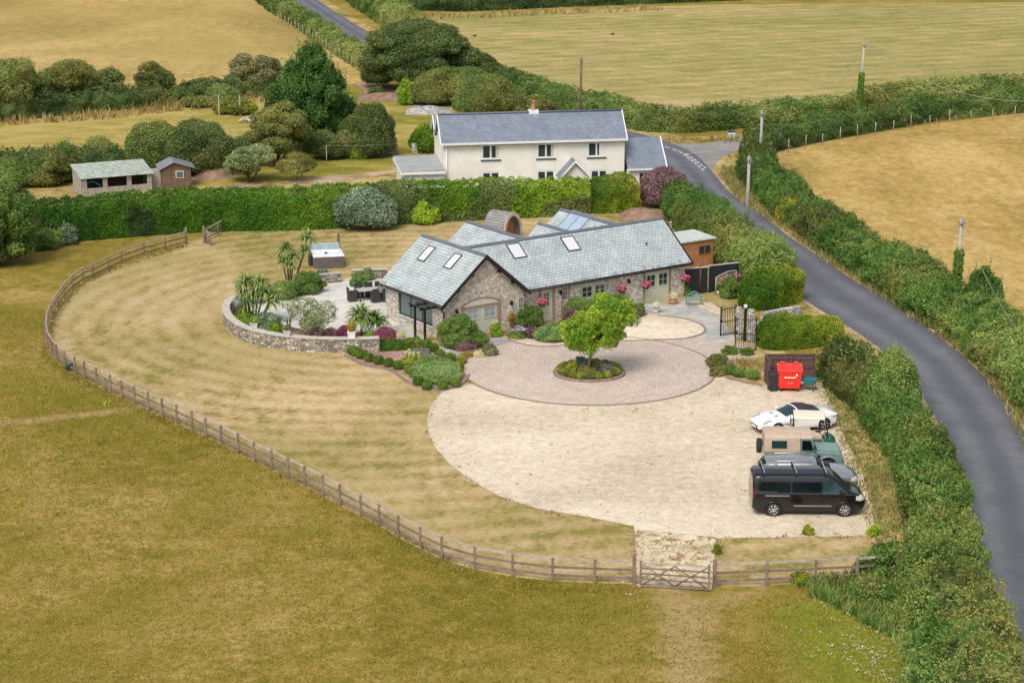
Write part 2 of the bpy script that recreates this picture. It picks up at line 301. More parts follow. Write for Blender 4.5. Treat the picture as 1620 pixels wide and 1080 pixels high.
class MB:
    def __init__(s): s.bm = bmesh.new(); s.uv = s.bm.loops.layers.uv.new("UVMap"); s.mi = 0
    def face(s, pts, uvs=None):
        f = s.bm.faces.new([s.bm.verts.new(p) for p in pts]); f.material_index = s.mi
        if uvs:
            for l, u in zip(f.loops, uvs): l[s.uv].uv = u
        return f
    def box(s, a, b, bev=0., mtx=None):
        a, b = [min(x, y) for x, y in zip(a, b)], [max(x, y) for x, y in zip(a, b)]
        c = [((a[i] + b[i]) / 2) for i in range(3)]; d = [b[i] - a[i] for i in range(3)]
        M = Matrix.Translation(c) @ Matrix.Diagonal((*d, 1))
        if mtx is not None: M = mtx @ M
        r = bmesh.ops.create_cube(s.bm, size=1., matrix=M)
        fs = {f for v in r['verts'] for f in v.link_faces}
        for f in fs: f.material_index = s.mi
        if bev:
            es = list({e for v in r['verts'] for e in v.link_edges})
            rr = bmesh.ops.bevel(s.bm, geom=es, offset=bev, segments=2, affect='EDGES', profile=.6, material=s.mi)
        return s
    def prism(s, poly, axis, a, b, bev=0.):
        """polygon in the plane across `axis`, pushed from a to b along it"""
        def p3(p, t):
            return {'x': (t, p[0], p[1]), 'y': (p[0], t, p[1]), 'z': (p[0], p[1], t)}[axis]
        va = [s.bm.verts.new(p3(p, a)) for p in poly]; vb = [s.bm.verts.new(p3(p, b)) for p in poly]; n = len(poly)
        fs = [s.bm.faces.new(va), s.bm.faces.new(vb[::-1])] + [s.bm.faces.new((va[i], vb[i], vb[(i + 1) % n], va[(i + 1) % n])) for i in range(n)]
        for f in fs: f.material_index = s.mi
        bmesh.ops.recalc_face_normals(s.bm, faces=fs)
        if bev: bmesh.ops.bevel(s.bm, geom=list({e for f in fs for e in f.edges}), offset=bev, segments=2, affect='EDGES', profile=.6, material=s.mi)
        return s
    def tube(s, pts, rad, n=8, cap=True):
        pts = [Vector(p) for p in pts]; rad = rad if hasattr(rad, '__len__') else [rad] * len(pts)
        rings = []
        for i, p in enumerate(pts):
            t = (pts[min(i + 1, len(pts) - 1)] - pts[max(i - 1, 0)]).normalized()
            a = t.cross(Vector((0, 0, 1)) if abs(t.z) < .95 else Vector((1, 0, 0))).normalized(); b = t.cross(a)
            rings.append([s.bm.verts.new(p + (a * math.cos(q) + b * math.sin(q)) * rad[i]) for q in [2 * math.pi * k / n for k in range(n)]])
        for r0, r1 in zip(rings, rings[1:]):
            for k in range(n):
                f = s.bm.faces.new((r0[k], r0[(k + 1) % n], r1[(k + 1) % n], r1[k])); f.material_index = s.mi; f.smooth = True
        if cap:
            for r, rev in ((rings[0], 1), (rings[-1], 0)):
                f = s.bm.faces.new(r[::-1] if rev else r); f.material_index = s.mi
        return s
    def lathe(s, prof, axis='z', c=(0, 0, 0), n=24, smooth=True, cap=True):
        rings = []
        for r, h in prof:
            ring = []
            for k in range(n):
                q = 2 * math.pi * k / n; x, y = r * math.cos(q), r * math.sin(q)
                p = {'z': (x, y, h), 'y': (x, h, y), 'x': (h, x, y)}[axis]
                ring.append(s.bm.verts.new((p[0] + c[0], p[1] + c[1], p[2] + c[2])))
            rings.append(ring)
        fs = []
        for r0, r1 in zip(rings, rings[1:]):
            for k in range(n):
                f = s.bm.faces.new((r0[k], r0[(k + 1) % n], r1[(k + 1) % n], r1[k])); f.smooth = smooth; fs.append(f)
        for r in (rings[0], rings[-1]) if cap else (): fs.append(s.bm.faces.new(r))
        for f in fs: f.material_index = s.mi
        bmesh.ops.recalc_face_normals(s.bm, faces=fs)
        return s
    def ball(s, c, r, sub=2, jit=0., rng=None):
        rr = bmesh.ops.create_icosphere(s.bm, subdivisions=sub, radius=1., matrix=Matrix.Translation(c) @ Matrix.Diagonal((*(r if hasattr(r, '__len__') else (r, r, r)), 1)))
        for v in rr['verts']:
            if jit: v.co += Vector([rng.uniform(-jit, jit) for _ in range(3)])
            for f in v.link_faces: f.smooth = True; f.material_index = s.mi
        return s
    def build(s, name, mat, parent=None, loc=None, rot=0., weld=False):
        if weld: bmesh.ops.remove_doubles(s.bm, verts=s.bm.verts, dist=.0005)
        me = bpy.data.meshes.new(name); s.bm.to_mesh(me); s.bm.free()
        return link(name, me, mat, parent, loc, rot)
def catmull(pts, step=1.0, closed=False):
    P = [np.array(p, float) for p in pts]; o = []; n = len(P)
    for i in range(n if closed else n - 1):
        p0, p1, p2, p3 = (P[(i - 1) % n], P[i], P[(i + 1) % n], P[(i + 2) % n]) if closed else (P[max(i - 1, 0)], P[i], P[i + 1], P[min(i + 2, n - 1)])
        k = max(1, int(np.linalg.norm((p2 - p1)[:2]) / step))
        for j in range(k):
            t = j / k; o.append(.5 * (2 * p1 + (p2 - p0) * t + (2 * p0 - 5 * p1 + 4 * p2 - p3) * t * t + (3 * p1 - p0 - 3 * p2 + p3) * t ** 3))
    if not closed: o.append(P[-1])
    return np.array(o)
def px2(pts): return [tuple(G(*p)[:2]) for p in pts]
def sheet(name, pts, z, mat, smooth=None, uvs=False):
    """a flat area of ground cover; its outline in metres"""
    pts = catmull(pts, smooth, True) if smooth else np.array(pts)
    bm = bmesh.new(); f = bm.faces.new([bm.verts.new((p[0], p[1], z)) for p in pts])
    if f.normal.z < 0: f.normal_flip()
    bm.faces.ensure_lookup_table(); bm.normal_update()
    if bm.faces[0].normal.z < 0: bmesh.ops.reverse_faces(bm, faces=bm.faces[:])
    uv = bm.loops.layers.uv.new("UVMap")
    bmesh.ops.triangulate(bm, faces=bm.faces[:], ngon_method='EAR_CLIP')
    for f in bm.faces:
        for l in f.loops: l[uv].uv = (l.vert.co.x * .82 + l.vert.co.y * .57, -l.vert.co.x * .57 + l.vert.co.y * .82)
    me = bpy.data.meshes.new(name); bm.to_mesh(me); bm.free()
    return tag(link(name, me, mat), kind='structure')
def ribbon(name, path, w, z, mat, parent=None, kind='structure', h=0.0):
    """a strip of constant width along a path; with h it is a raised band"""
    P = np.array(path)[:, :2]; T = np.gradient(P, axis=0); T /= np.linalg.norm(T, axis=1)[:, None]; Nn = np.stack([-T[:, 1], T[:, 0]], 1)
    W = np.array(w if hasattr(w, '__len__') else [w] * len(P))[:, None] / 2; Lf = P + Nn * W; Rt = P - Nn * W
    mb = MB(); d = np.concatenate([[0], np.cumsum(np.linalg.norm(np.diff(P, axis=0), axis=1))])
    for i in range(len(P) - 1):
        q = [(*Rt[i], z + h), (*Rt[i + 1], z + h), (*Lf[i + 1], z + h), (*Lf[i], z + h)]
        mb.face(q, [(d[i], 0), (d[i + 1], 0), (d[i + 1], 1), (d[i], 1)])
        if h:
            mb.face([(*Rt[i], z), (*Rt[i + 1], z), (*Rt[i + 1], z + h), (*Rt[i], z + h)]); mb.face([(*Lf[i + 1], z), (*Lf[i], z), (*Lf[i], z + h), (*Lf[i + 1], z + h)])
    if h:
        for i in (0, -1): mb.face([(*Rt[i], z), (*Rt[i], z + h), (*Lf[i], z + h), (*Lf[i], z)])
    o = mb.build(name, mat, parent)
    if kind: o['kind'] = kind
    return o
# ------------------------------------------------------------------ foliage
def fnoise(seed, freq, dim=3, k=9):
    r = np.random.default_rng(seed); K = r.normal(size=(k, dim)); K /= np.linalg.norm(K, axis=1)[:, None]
    K *= freq * r.uniform(.6, 1.7, k)[:, None] * 2 * math.pi; ph = r.uniform(0, 6.28, k)
    def f(P):
        o = 0
        for i in range(k): o = o + np.sin(P @ K[i] + ph[i])
        return o / math.sqrt(k / 2) / 1.4
    return f
def npmesh(name, V, F, rnd=None, smooth=False):
    """V (n,3), F (m,4) or (m,3)"""
    me = bpy.data.meshes.new(name); k = F.shape[1]
    me.vertices.add(len(V)); me.vertices.foreach_set('co', np.ascontiguousarray(V, np.float32).ravel())
    me.loops.add(F.size); me.loops.foreach_set('vertex_index', np.ascontiguousarray(F, np.int32).ravel())
    me.polygons.add(len(F)); me.polygons.foreach_set('loop_start', np.arange(0, F.size, k, dtype=np.int32))
    if smooth: me.polygons.foreach_set('use_smooth', np.ones(len(F), bool))
    if rnd is not None:
        a = me.attributes.new('rnd', 'FLOAT', 'FACE'); a.data.foreach_set('value', np.ascontiguousarray(rnd, np.float32))
    me.update(calc_edges=True); return me
def leaf_quads(C, Nrm, L, rng, jit=.8, asp=.55, updir=0.):
    n = len(C); nn = Nrm + rng.normal(size=(n, 3)) * jit; nn /= np.linalg.norm(nn, axis=1)[:, None] + 1e-9
    t = rng.normal(size=(n, 3)); t[:, 2] += updir
    t -= nn * (t * nn).sum(1)[:, None]; t /= np.linalg.norm(t, axis=1)[:, None] + 1e-9
    b = np.cross(nn, t); s = (L * rng.uniform(.65, 1.35, n))[:, None]
    V = np.stack([C + t * s * .5, C + b * s * .5 * asp + t * s * .08, C - t * s * .5, C - b * s * .5 * asp + t * s * .08], 1)
    return V.reshape(-1, 3)
class Leaves:
    def __init__(s, seed=0): s.V = []; s.F = []; s.R = []; s.n = 0; s.rng = np.random.default_rng(seed)
    def quads(s, V, rnd=None):
        m = len(V) // 4; s.V.append(V); s.F.append(np.arange(m * 4).reshape(m, 4) + s.n); s.n += m * 4
        s.R.append(s.rng.uniform(0, 1, m) if rnd is None else rnd)
    def grid(s, V, F, r=.25): s.V.append(V); s.F.append(F + s.n); s.n += len(V); s.R.append(np.full(len(F), r))
    def puffs(s, P, L, cover=1.5, jit=.8, asp=.55, up=0., core=.8, reject=.78, squash=.25, lo=.78, hi=1.16):
        """P: (n,6) centres and radii; leaves on the outside of the union of the ellipsoids, a solid heart inside"""
        P = np.array(P, float); rng = s.rng
        A = 4 * math.pi * ((P[:, 3] * P[:, 4]) ** 1.6 + (P[:, 3] * P[:, 5]) ** 1.6 + (P[:, 4] * P[:, 5]) ** 1.6) ** (1 / 1.6) / 3 ** (1 / 1.6)
        cnt = np.maximum(6, (A * cover / (.5 * asp * L * L)).astype(int)); idx = np.repeat(np.arange(len(P)), cnt)
        d = rng.normal(size=(len(idx), 3)); d /= np.linalg.norm(d, axis=1)[:, None]
        keep = d[:, 2] > -squash - rng.uniform(0, .6, len(idx)); d = d[keep]; idx = idx[keep]
        r = (lo + (hi - lo) * rng.uniform(0, 1, len(idx)) ** 1.3)[:, None]; C = P[idx, :3] + d * P[idx, 3:] * r
        ok = C[:, 2] > .02
        for j in range(len(P)):
            if len(P) > 1:
                q = (C - P[j, :3]) / P[j, 3:]; ins = (q * q).sum(1) < reject * reject; ins &= idx != j; ok &= ~ins
        C = C[ok]; d = d[ok]; nn = d / P[idx[ok], 3:]; nn /= np.linalg.norm(nn, axis=1)[:, None]
        s.quads(leaf_quads(C, nn, L, rng, jit, asp, up))
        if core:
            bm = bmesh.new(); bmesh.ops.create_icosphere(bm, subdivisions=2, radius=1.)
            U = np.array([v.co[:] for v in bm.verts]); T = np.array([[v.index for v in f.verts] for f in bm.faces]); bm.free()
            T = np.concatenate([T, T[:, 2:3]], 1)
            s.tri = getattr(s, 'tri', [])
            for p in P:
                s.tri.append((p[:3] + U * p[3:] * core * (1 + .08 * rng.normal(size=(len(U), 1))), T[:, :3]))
        return s
    def build(s, name, mat, loc=(0, 0, 0), parent=None, local=False):
        V = np.concatenate(s.V); F = np.concatenate(s.F); Rr = np.concatenate(s.R)
        tri = getattr(s, 'tri', [])
        base = np.zeros(3) if local else np.array(loc, float)
        if tri:
            tv = np.concatenate([t[0] for t in tri]); off = 0; tf = []
            for a, b in tri: tf.append(b + off); off += len(a)
            tf = np.concatenate(tf) + len(V); V = np.concatenate([V, tv])
            me = bpy.data.meshes.new(name); me.vertices.add(len(V)); me.vertices.foreach_set('co', (V - base).astype(np.float32).ravel())
            lv = np.concatenate([F.ravel(), tf.ravel()]).astype(np.int32); me.loops.add(len(lv)); me.loops.foreach_set('vertex_index', lv)
            ls = np.concatenate([np.arange(len(F)) * 4, len(F) * 4 + np.arange(len(tf)) * 3]).astype(np.int32)
            me.polygons.add(len(ls)); me.polygons.foreach_set('loop_start', ls)
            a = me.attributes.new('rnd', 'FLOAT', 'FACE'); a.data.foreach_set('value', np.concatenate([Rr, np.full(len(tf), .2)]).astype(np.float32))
            me.update(calc_edges=True)
        else: me = npmesh(name, V - base, F, Rr)
        if isinstance(mat, tuple):                # a second species grows through the first in patches
            C = V[F].mean(1); a_ = fnoise(len(F) % 97, mat[3] if len(mat) > 3 else .16); r_ = s.rng.uniform(0, 1, len(F)); k_ = (a_(C) + (r_ - .5) * 1.9 > mat[2] + .1).astype(np.int32)
            k_ = np.concatenate([k_, np.zeros(len(me.polygons) - len(F), np.int32)]); o = link(name, me, mat[:2], parent, loc); me.polygons.foreach_set('material_index', k_); return o
        return link(name, me, mat, parent, loc)
def shoots(lv, B, Nd, hmin, hmax, L, k=7, asp=.4, lean=.25):
    """upright sprays of leaves growing from the points B"""
    rng = lv.rng; n = len(B); d = Nd * lean + rng.normal(size=(n, 3)) * .18; d[:, 2] += 1; d /= np.linalg.norm(d, axis=1)[:, None]
    h = rng.uniform(hmin, hmax, n) ** 1.0
    t = (np.arange(k) + .5) / k
    C = (B[:, None] + d[:, None] * (h[:, None] * t)[..., None] + rng.normal(size=(n, k, 3)) * .05 * (1.2 - t)[None, :, None]).reshape(-1, 3)
    lv.quads(leaf_quads(C, np.repeat(d, k, 0) * .2, L, rng, .8, asp, .9), np.repeat(rng.uniform(.3, 1, n), k))
def hedge(name, label, path, w, h, mat, leaf=.14, seed=1, e=.5, lump=.22, lf=.5, cover=1.5, shoot=0., sh=(.3, .8), group=None, cat='hedge', step=.45, asp=.55, up=0., thin=0.):
    """a hedge along a ground path (metres); w, h numbers or one value per path point"""
    n0 = len(path); Wp = w if hasattr(w, '__len__') else [w] * n0; Hp = h if hasattr(h, '__len__') else [h] * n0
    Q = catmull([(*p[:2], a, b) for p, a, b in zip(path, Wp, Hp)], step)
    xy = Q[:, :2]; dl = np.linalg.norm(np.diff(xy, axis=0), axis=1); D = np.concatenate([[0], np.cumsum(dl)]); Lt = D[-1]
    rng = np.random.default_rng(seed); f1 = fnoise(seed, lf); f2 = fnoise(seed + 7, lf * 3.1); f3 = fnoise(seed + 3, lf * .3)
    def surf(s, phi, k=1.):
        x = np.interp(s, D, xy[:, 0]); y = np.interp(s, D, xy[:, 1]); W = np.interp(s, D, Q[:, 2]) / 2; H = np.interp(s, D, Q[:, 3])
        tx = np.interp(np.clip(s + .3, 0, Lt), D, xy[:, 0]) - np.interp(np.clip(s - .3, 0, Lt), D, xy[:, 0])
        ty = np.interp(np.clip(s + .3, 0, Lt), D, xy[:, 1]) - np.interp(np.clip(s - .3, 0, Lt), D, xy[:, 1]); tl = np.hypot(tx, ty) + 1e-9; tx, ty = tx / tl, ty / tl
        en = np.clip(np.minimum(s, Lt - s) / (W * .9), 0, 1); en = np.sqrt(1 - (1 - en) ** 2) * .97 + .03
        c, sn = np.cos(phi), np.sin(phi); rc = np.sign(c) * np.abs(c) ** e; rs = np.abs(sn) ** e
        r = W * rc * en; z = H * rs * (.55 + .45 * en)
        Pt = np.stack([x - ty * r, y + tx * r, z], 1)
        nn = np.stack([-ty * c * np.maximum(.35, 1), tx * c, sn], 1)
        d = lump * (.9 * (1 - 2 * np.abs(f1(Pt))) + .45 * f2(Pt) + .6 * f3(Pt))
        Pt = Pt + nn * (d * np.minimum(1, .3 + z / np.maximum(H, .1)))[:, None]
        if k != 1.: Pt = Pt + (np.stack([x, y, z * 0], 1) - Pt) * (1 - k) * np.array([1, 1, 1.])
        Pt[:, 2] = np.maximum(Pt[:, 2], .03); return Pt, nn
    lv = Leaves(seed); Wm, Hm = np.mean(Q[:, 2]), np.mean(Q[:, 3])
    area = Lt * (Wm + 2 * Hm); n = int(area * cover / (.5 * asp * leaf * leaf))
    s = rng.uniform(0, Lt, n); u = rng.uniform(0, 1, n)
    # spread the samples evenly round the section
    tt = np.linspace(0, 1, 200); ph = math.pi * np.where(tt < .5, .5 * (2 * tt) ** (1 / e), 1 - .5 * (2 * (1 - tt)) ** (1 / e)); cx = np.sign(np.cos(ph)) * np.abs(np.cos(ph)) ** e * Wm / 2; cz = np.abs(np.sin(ph)) ** e * Hm
    al = np.concatenate([[0], np.cumsum(np.hypot(np.diff(cx), np.diff(cz)))]); phi = np.interp(u * al[-1], al, ph)
    Pt, nn = surf(s, phi); Pt += nn * (rng.uniform(-.14, .1, n) * min(1., lump * 5))[:, None]
    if thin: keep = (f2(Pt * .7) + rng.uniform(-.6, .6, n)) > -1 + thin; Pt, nn = Pt[keep], nn[keep]
    lv.quads(leaf_quads(Pt, nn, leaf, rng, .85, asp, up))
    if shoot:
        m = int(Lt * Wm * shoot); s2 = rng.uniform(.2, Lt - .2, m); p2 = rng.uniform(.22, .78, m) * math.pi
        B, n2 = surf(s2, p2); B -= n2 * .1; shoots(lv, B, n2, sh[0], sh[1], leaf * .95)
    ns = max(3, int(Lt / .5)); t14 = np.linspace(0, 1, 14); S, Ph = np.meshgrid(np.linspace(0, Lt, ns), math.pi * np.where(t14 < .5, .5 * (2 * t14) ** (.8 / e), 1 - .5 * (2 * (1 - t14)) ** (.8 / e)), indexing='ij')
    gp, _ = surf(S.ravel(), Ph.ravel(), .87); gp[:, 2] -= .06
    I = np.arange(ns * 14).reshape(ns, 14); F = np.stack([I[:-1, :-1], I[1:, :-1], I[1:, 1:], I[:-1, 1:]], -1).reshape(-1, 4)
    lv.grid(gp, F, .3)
    c = xy[len(xy) // 2]
    return tag(lv.build(name, mat, (c[0], c[1], 0)), label, cat, group)
def shrub(name, label, loc, w, h, mat, leaf=.1, seed=1, n=14, cat='shrub', group=None, d=None, cover=1.6, jit=.8, asp=.55, up=0., shoot=0, puff=.42, round_=False, core=.72, sh=(.15, .45)):
    n = int(n * 1.8); puff = puff * .68
    loc = Vector((loc[0], loc[1], loc[2] if len(loc) > 2 else 0)); rng = np.random.default_rng(seed); d = d or w * .9; P = []
    if round_: P = [(loc.x, loc.y, loc.z + h * .5, w / 2, d / 2, h * .52)]
    else:
        P.append((loc.x, loc.y, loc.z + h * .42, w * .36, d * .36, h * .45))
        for i in range(n):
            a = 2.399 * i + rng.uniform(-.3, .3); q = math.sqrt((i + .5) / n); z = h * (1 - puff * .55 - .5 * q ** 2.2 * rng.uniform(.7, 1.1))
            rr = puff * rng.uniform(.6, 1.35)
            P.append((loc.x + math.cos(a) * q * w * .5 * (1 - puff * .7), loc.y + math.sin(a) * q * d * .5 * (1 - puff * .7), loc.z + max(z, h * puff * .5), w * .5 * rr, d * .5 * rr, h * .55 * rr))
        for i in range(max(4, n // 2)):
            a = 2 * math.pi * i / max(4, n // 2) + rng.uniform(-.3, .3)
            P.append((loc.x + math.cos(a) * w * .33, loc.y + math.sin(a) * d * .33, loc.z + h * .25, w * .2, d * .2, h * .27))
    P = np.array(P)
    if not round_ and w > 2.2:
        lb = rng.normal(size=(6, 3)); lb[:, 2] = np.abs(lb[:, 2]) + .2; lb /= np.linalg.norm(lb, axis=1)[:, None]; LB = np.array([loc.x, loc.y, loc.z + h * .35]) + lb * np.array([w / 2, d / 2, h * .6]) * rng.uniform(.5, .95, (6, 1))
        jj = np.linalg.norm((P[:, None, :3] - LB[None]) / np.array([w, d, h]), axis=2).argmin(1); P[:, :3] += (LB[jj] - P[:, :3]) * .3
    if not round_: c0 = np.array([loc.x, loc.y, loc.z + h * .3]); fw = fnoise(seed + 5, .3 / max(w, .5)); dl_ = P[:, :3] - c0; k_ = np.clip(fw(dl_ * 2.2), -1, 1)[:, None]; P[:, :3] += dl_ * k_ * .34; P[:, 3:] *= 1 + .15 * k_
    lv = Leaves(seed); lv.puffs(P, leaf, cover, jit, asp, up, core=core)
    shoot = shoot or (0 if round_ else w * h * 14)
    if shoot:
        m = int(shoot); Pp = np.array(P); ii = rng.integers(0, len(P), m); dd = rng.normal(size=(m, 3)); dd[:, 2] = np.abs(dd[:, 2]) + .4; dd /= np.linalg.norm(dd, axis=1)[:, None]
        shoots(lv, Pp[ii, :3] + dd * Pp[ii, 3:] * .85, dd, sh[0], sh[1], leaf)
    return tag(lv.build(name, mat, tuple(loc)), label, cat, group)
def tree(name, label, loc, h, w, mat, leaf=.16, seed=1, n=26, trunk=.18, clear=.25, bark='bark', group=None, lean=(0, 0), shape='round', cover=1.3, puff=.24, d=None, up=0., asp=.55, stems=1, core=.72, jit=.8, cat='tree', sprays=1.5, rough_=.35, lobe=.36):
    rng = np.random.default_rng(seed); loc = Vector((loc[0], loc[1], loc[2] if len(loc) > 2 else 0)); d = d or w
    root = thing(name, label, cat, loc, 0, group); P = []; n = int(n * 1.5); puff *= .78
    zc = h * (clear + 1) / 2; rz = h * (1 - clear) / 2
    for i in range(n):
        zz = 1 - 2 * (i + .5) / n; a = 2.399 * i + rng.uniform(-.4, .4); q = math.sqrt(max(0, 1 - zz * zz))
        if shape == 'cone': q = (1 - (zz + 1) / 2) ** .75 * 1.05 + .08
        if shape == 'dome' and zz < 0: q = math.sqrt(max(0, 1 - zz * zz * .35))
        if shape == 'vase': q *= (.72 + .38 * zz)
        rr = rng.uniform(.55, 1.08); pr = puff * rng.uniform(.6, 1.35)
        P.append((math.cos(a) * q * w / 2 * rr * (1 - puff * .8) + lean[0] * (zz + 1) / 2, math.sin(a) * q * d / 2 * rr * (1 - puff * .8) + lean[1] * (zz + 1) / 2,
                  zc + zz * rz * (1 - puff * .6) * (rr * .3 + .7), w * pr, d * pr, h * pr * (.62 if shape != 'cone' else .8)))
    for i in range(n // 4):
        a = rng.uniform(0, 6.28); q = rng.uniform(0, .45)
        P.append((math.cos(a) * q * w / 2 + lean[0] * .5, math.sin(a) * q * d / 2 + lean[1] * .5, zc + rng.uniform(-.4, .5) * rz, w * puff, d * puff, h * puff * .7))
    P = np.array(P); lb = rng.normal(size=(7, 3)); lb[:, 2] = lb[:, 2] * .8 + .25; lb /= np.linalg.norm(lb, axis=1)[:, None]      # main limbs carry separate masses of foliage
    LB = np.array([lean[0] * .5, lean[1] * .5, zc]) + lb * np.array([w / 2, d / 2, rz]) * rng.uniform(.55, .95, (7, 1)) + np.array([lean[0], lean[1], 0]) * (lb[:, 2:3] * .5)
    jj = np.linalg.norm((P[:, None, :3] - LB[None]) / np.array([w, d, h]), axis=2).argmin(1); P[:, :3] += (LB[jj] - P[:, :3]) * lobe
    fw = fnoise(seed + 5, .28 / max(w, 1)); dl_ = P[:, :3] - np.array([lean[0] * .5, lean[1] * .5, zc]); P[:, :3] += dl_ * np.clip(fw(dl_ * 2.2), -1, .8)[:, None] * rough_
    P[:, 2] = np.maximum(P[:, 2], h * .12); lv = Leaves(seed); lv.puffs(P, leaf, cover, jit, asp, up, core=core, squash=.6)
    sc = float(sprays) * (w * h) * (2.2 if shape != 'cone' else 1.); m = int(sc * (.16 / leaf)); ii = rng.integers(0, len(P), m); dd = rng.normal(size=(m, 3)); dd[:, 2] = dd[:, 2] * .7 + .35; dd /= np.linalg.norm(dd, axis=1)[:, None]
    if m: shoots(lv, P[ii, :3] + dd * P[ii, 3:] * .9, dd, leaf * 1.5, leaf * 5.5, leaf * .95, lean=1.6)
    V = lv.build('crown', mat, (0, 0, 0), root, True)
    mb = MB(); top = h * .7
    for k in range(stems):
        a = 6.28 * k / stems; ox = .18 * math.cos(a) * (stems > 1); oy = .18 * math.sin(a) * (stems > 1)
        ex = lean[0] * .4 + ox * w * .9; ey = lean[1] * .4 + oy * w * .9
        mb.tube([(ox, oy, -.15), (ox * 1.3, oy * 1.3, h * clear * .5), (ox * 1.7 + ex * .3, oy * 1.7 + ey * .3, h * clear * 1.1), (ex, ey, top)], [trunk * 1.25, trunk, trunk * .85, trunk * .25], 9)
    for i in rng.choice(len(P), min(len(P), 9), False):
        p = P[i]; s0 = h * clear * rng.uniform(.9, 1.3)
        mb.tube([(lean[0] * .15, lean[1] * .15, s0), (p[0] * .5, p[1] * .5, (s0 + p[2]) / 2 - .05 * h), (p[0], p[1], p[2])], [trunk * .5, trunk * .34, trunk * .12], 6)
    mb.build('trunk', bark, root)
    return root
def tufts(name, label, xy, z, L, mat, seed=1, wd=.05, per=5, lean=.5, kind='stuff', cat='grass', spread=.1, group=None):
    """narrow blades rising from points on the ground"""
    rng = np.random.default_rng(seed); B = np.repeat(np.array(xy)[:, :2], per, 0); n = len(B)
    B = B + rng.normal(size=(n, 2)) * spread; B3 = np.concatenate([B, np.full((n, 1), z)], 1)
    d = rng.normal(size=(n, 3)) * lean; d[:, 2] = 1; d /= np.linalg.norm(d, axis=1)[:, None]; a = rng.uniform(0, 6.28, n); s = np.stack([np.cos(a), np.sin(a), a * 0], 1)
    l = (L * rng.uniform(.5, 1.3, n))[:, None]; w_ = (wd * rng.uniform(.6, 1.3, n))[:, None]
    V = np.stack([B3 - s * w_ / 2, B3 + s * w_ / 2, B3 + d * l * .6 + s * w_ * .35, B3 + d * l], 1).reshape(-1, 3)
    c = V.mean(0); c[2] = 0
    me = npmesh(name, V - c, np.arange(len(V)).reshape(-1, 4), rng.uniform(0, 1, n))
    return tag(link(name, me, mat, None, tuple(c)), label, cat, group, kind)
def scatter_poly(pts, dens, seed, smooth=None):
    pts = catmull(pts, smooth, True)[:, :2] if smooth else np.array(pts)[:, :2]
    lo, hi = pts.min(0), pts.max(0); rng = np.random.default_rng(seed); n = int(np.prod(hi - lo) * dens); Q = rng.uniform(lo, hi, (n, 2))
    ins = np.zeros(n, bool); j = len(pts) - 1
    for i in range(len(pts)):
        xi, yi = pts[i]; xj, yj = pts[j]
        ins ^= ((yi > Q[:, 1]) != (yj > Q[:, 1])) & (Q[:, 0] < (xj - xi) * (Q[:, 1] - yi) / (yj - yi + 1e-12) + xi); j = i
    return Q[ins]
def along(path, w, dens, seed):
    P = catmull(path, .5)[:, :2]; rng = np.random.default_rng(seed); D = np.concatenate([[0], np.cumsum(np.linalg.norm(np.diff(P, axis=0), axis=1))])
    n = int(D[-1] * w * dens); s = rng.uniform(0, D[-1], n); x = np.interp(s, D, P[:, 0]); y = np.interp(s, D, P[:, 1])
    tx = np.interp(s + .2, D, P[:, 0]) - np.interp(s - .2, D, P[:, 0]); ty = np.interp(s + .2, D, P[:, 1]) - np.interp(s - .2, D, P[:, 1]); l = np.hypot(tx, ty) + 1e-9
    o = rng.uniform(-w / 2, w / 2, n); return np.stack([x - ty / l * o, y + tx / l * o], 1)
def dense_field(xy, f):                        # keep points where a soft noise is high, for natural gaps
    P = np.concatenate([xy, np.zeros((len(xy), 1))], 1); return xy[f(P) > -.1]
# ================================================================== GROUND
tag(sheet('ground', [(-900, -200), (900, -200), (900, 2500), (-900, 2500)], 0., 'paddock'), kind='structure')
FENCE = px2([(295, 387), (262, 396), (228, 405), (192, 418), (171, 428), (147, 440), (131, 446), (114, 458), (101, 472), (90, 487), (81, 503), (74, 519), (72, 537), (75, 552), (81, 562), (90, 572), (103, 583), (119, 593), (134, 600), (153, 610), (175, 622), (193, 630), (213, 640), (235, 650), (257, 660), (280, 670), (304, 681), (326, 692), (350, 704), (377, 717), (402, 731), (430, 744), (456, 757), (482, 770), (511, 785), (538, 800), (571, 817), (600, 832), (630, 850), (665, 869), (699, 885), (751, 901), (811, 912), (874, 919), (941, 922), (1003, 924)])
lawn_pts = FENCE + px2([(1120, 928), (1215, 926), (1420, 918), (1420, 870), (1390, 780), (1330, 640), (1290, 600), (1200, 520), (1120, 400), (1060, 330), (1010, 325), (700, 345), (540, 355), (345, 362)])
sheet('lawn', lawn_pts, .012, 'lawn')
sheet('field', px2([(-900, 190), (-60, 185), (150, 172), (300, 158), (420, 148), (560, 140), (600, 120), (530, 72), (470, 25), (420, -10)]) + [(-30, 330), (-30, 900), (-900, 900), (-900, 330)], .02, 'golden')
sheet('field', px2([(690, 80), (800, 125), (900, 165), (1000, 190), (1060, 196), (1200, 188), (1450, 165), (1640, 150), (2600, 90)]) + [(900, 300), (900, 318), (200, 330)] + px2([(1620, 4), (1100, 8), (700, 24), (620, 40)]), .021, 'olive')
sheet('field', px2([(620, -4), (1100, -2), (1900, -10)]) + [(900, 400), (900, 900), (-10, 900)], .0165, 'golden')
sheet('field', px2([(1150, 235), (1230, 240), (1320, 222), (1450, 200), (1650, 175), (2600, 120), (2600, 1100), (1660, 780), (1640, 640), (1560, 560), (1420, 470), (1300, 390), (1220, 320), (1170, 280)]), .0185, 'golden_near')
sheet('garden', px2([(-60, 330), (-60, 190), (150, 178), (300, 164), (420, 152), (600, 128), (700, 140), (780, 180), (1000, 215), (1060, 240), (1050, 300), (700, 330), (300, 345)]), .0245, 'gardengrass')
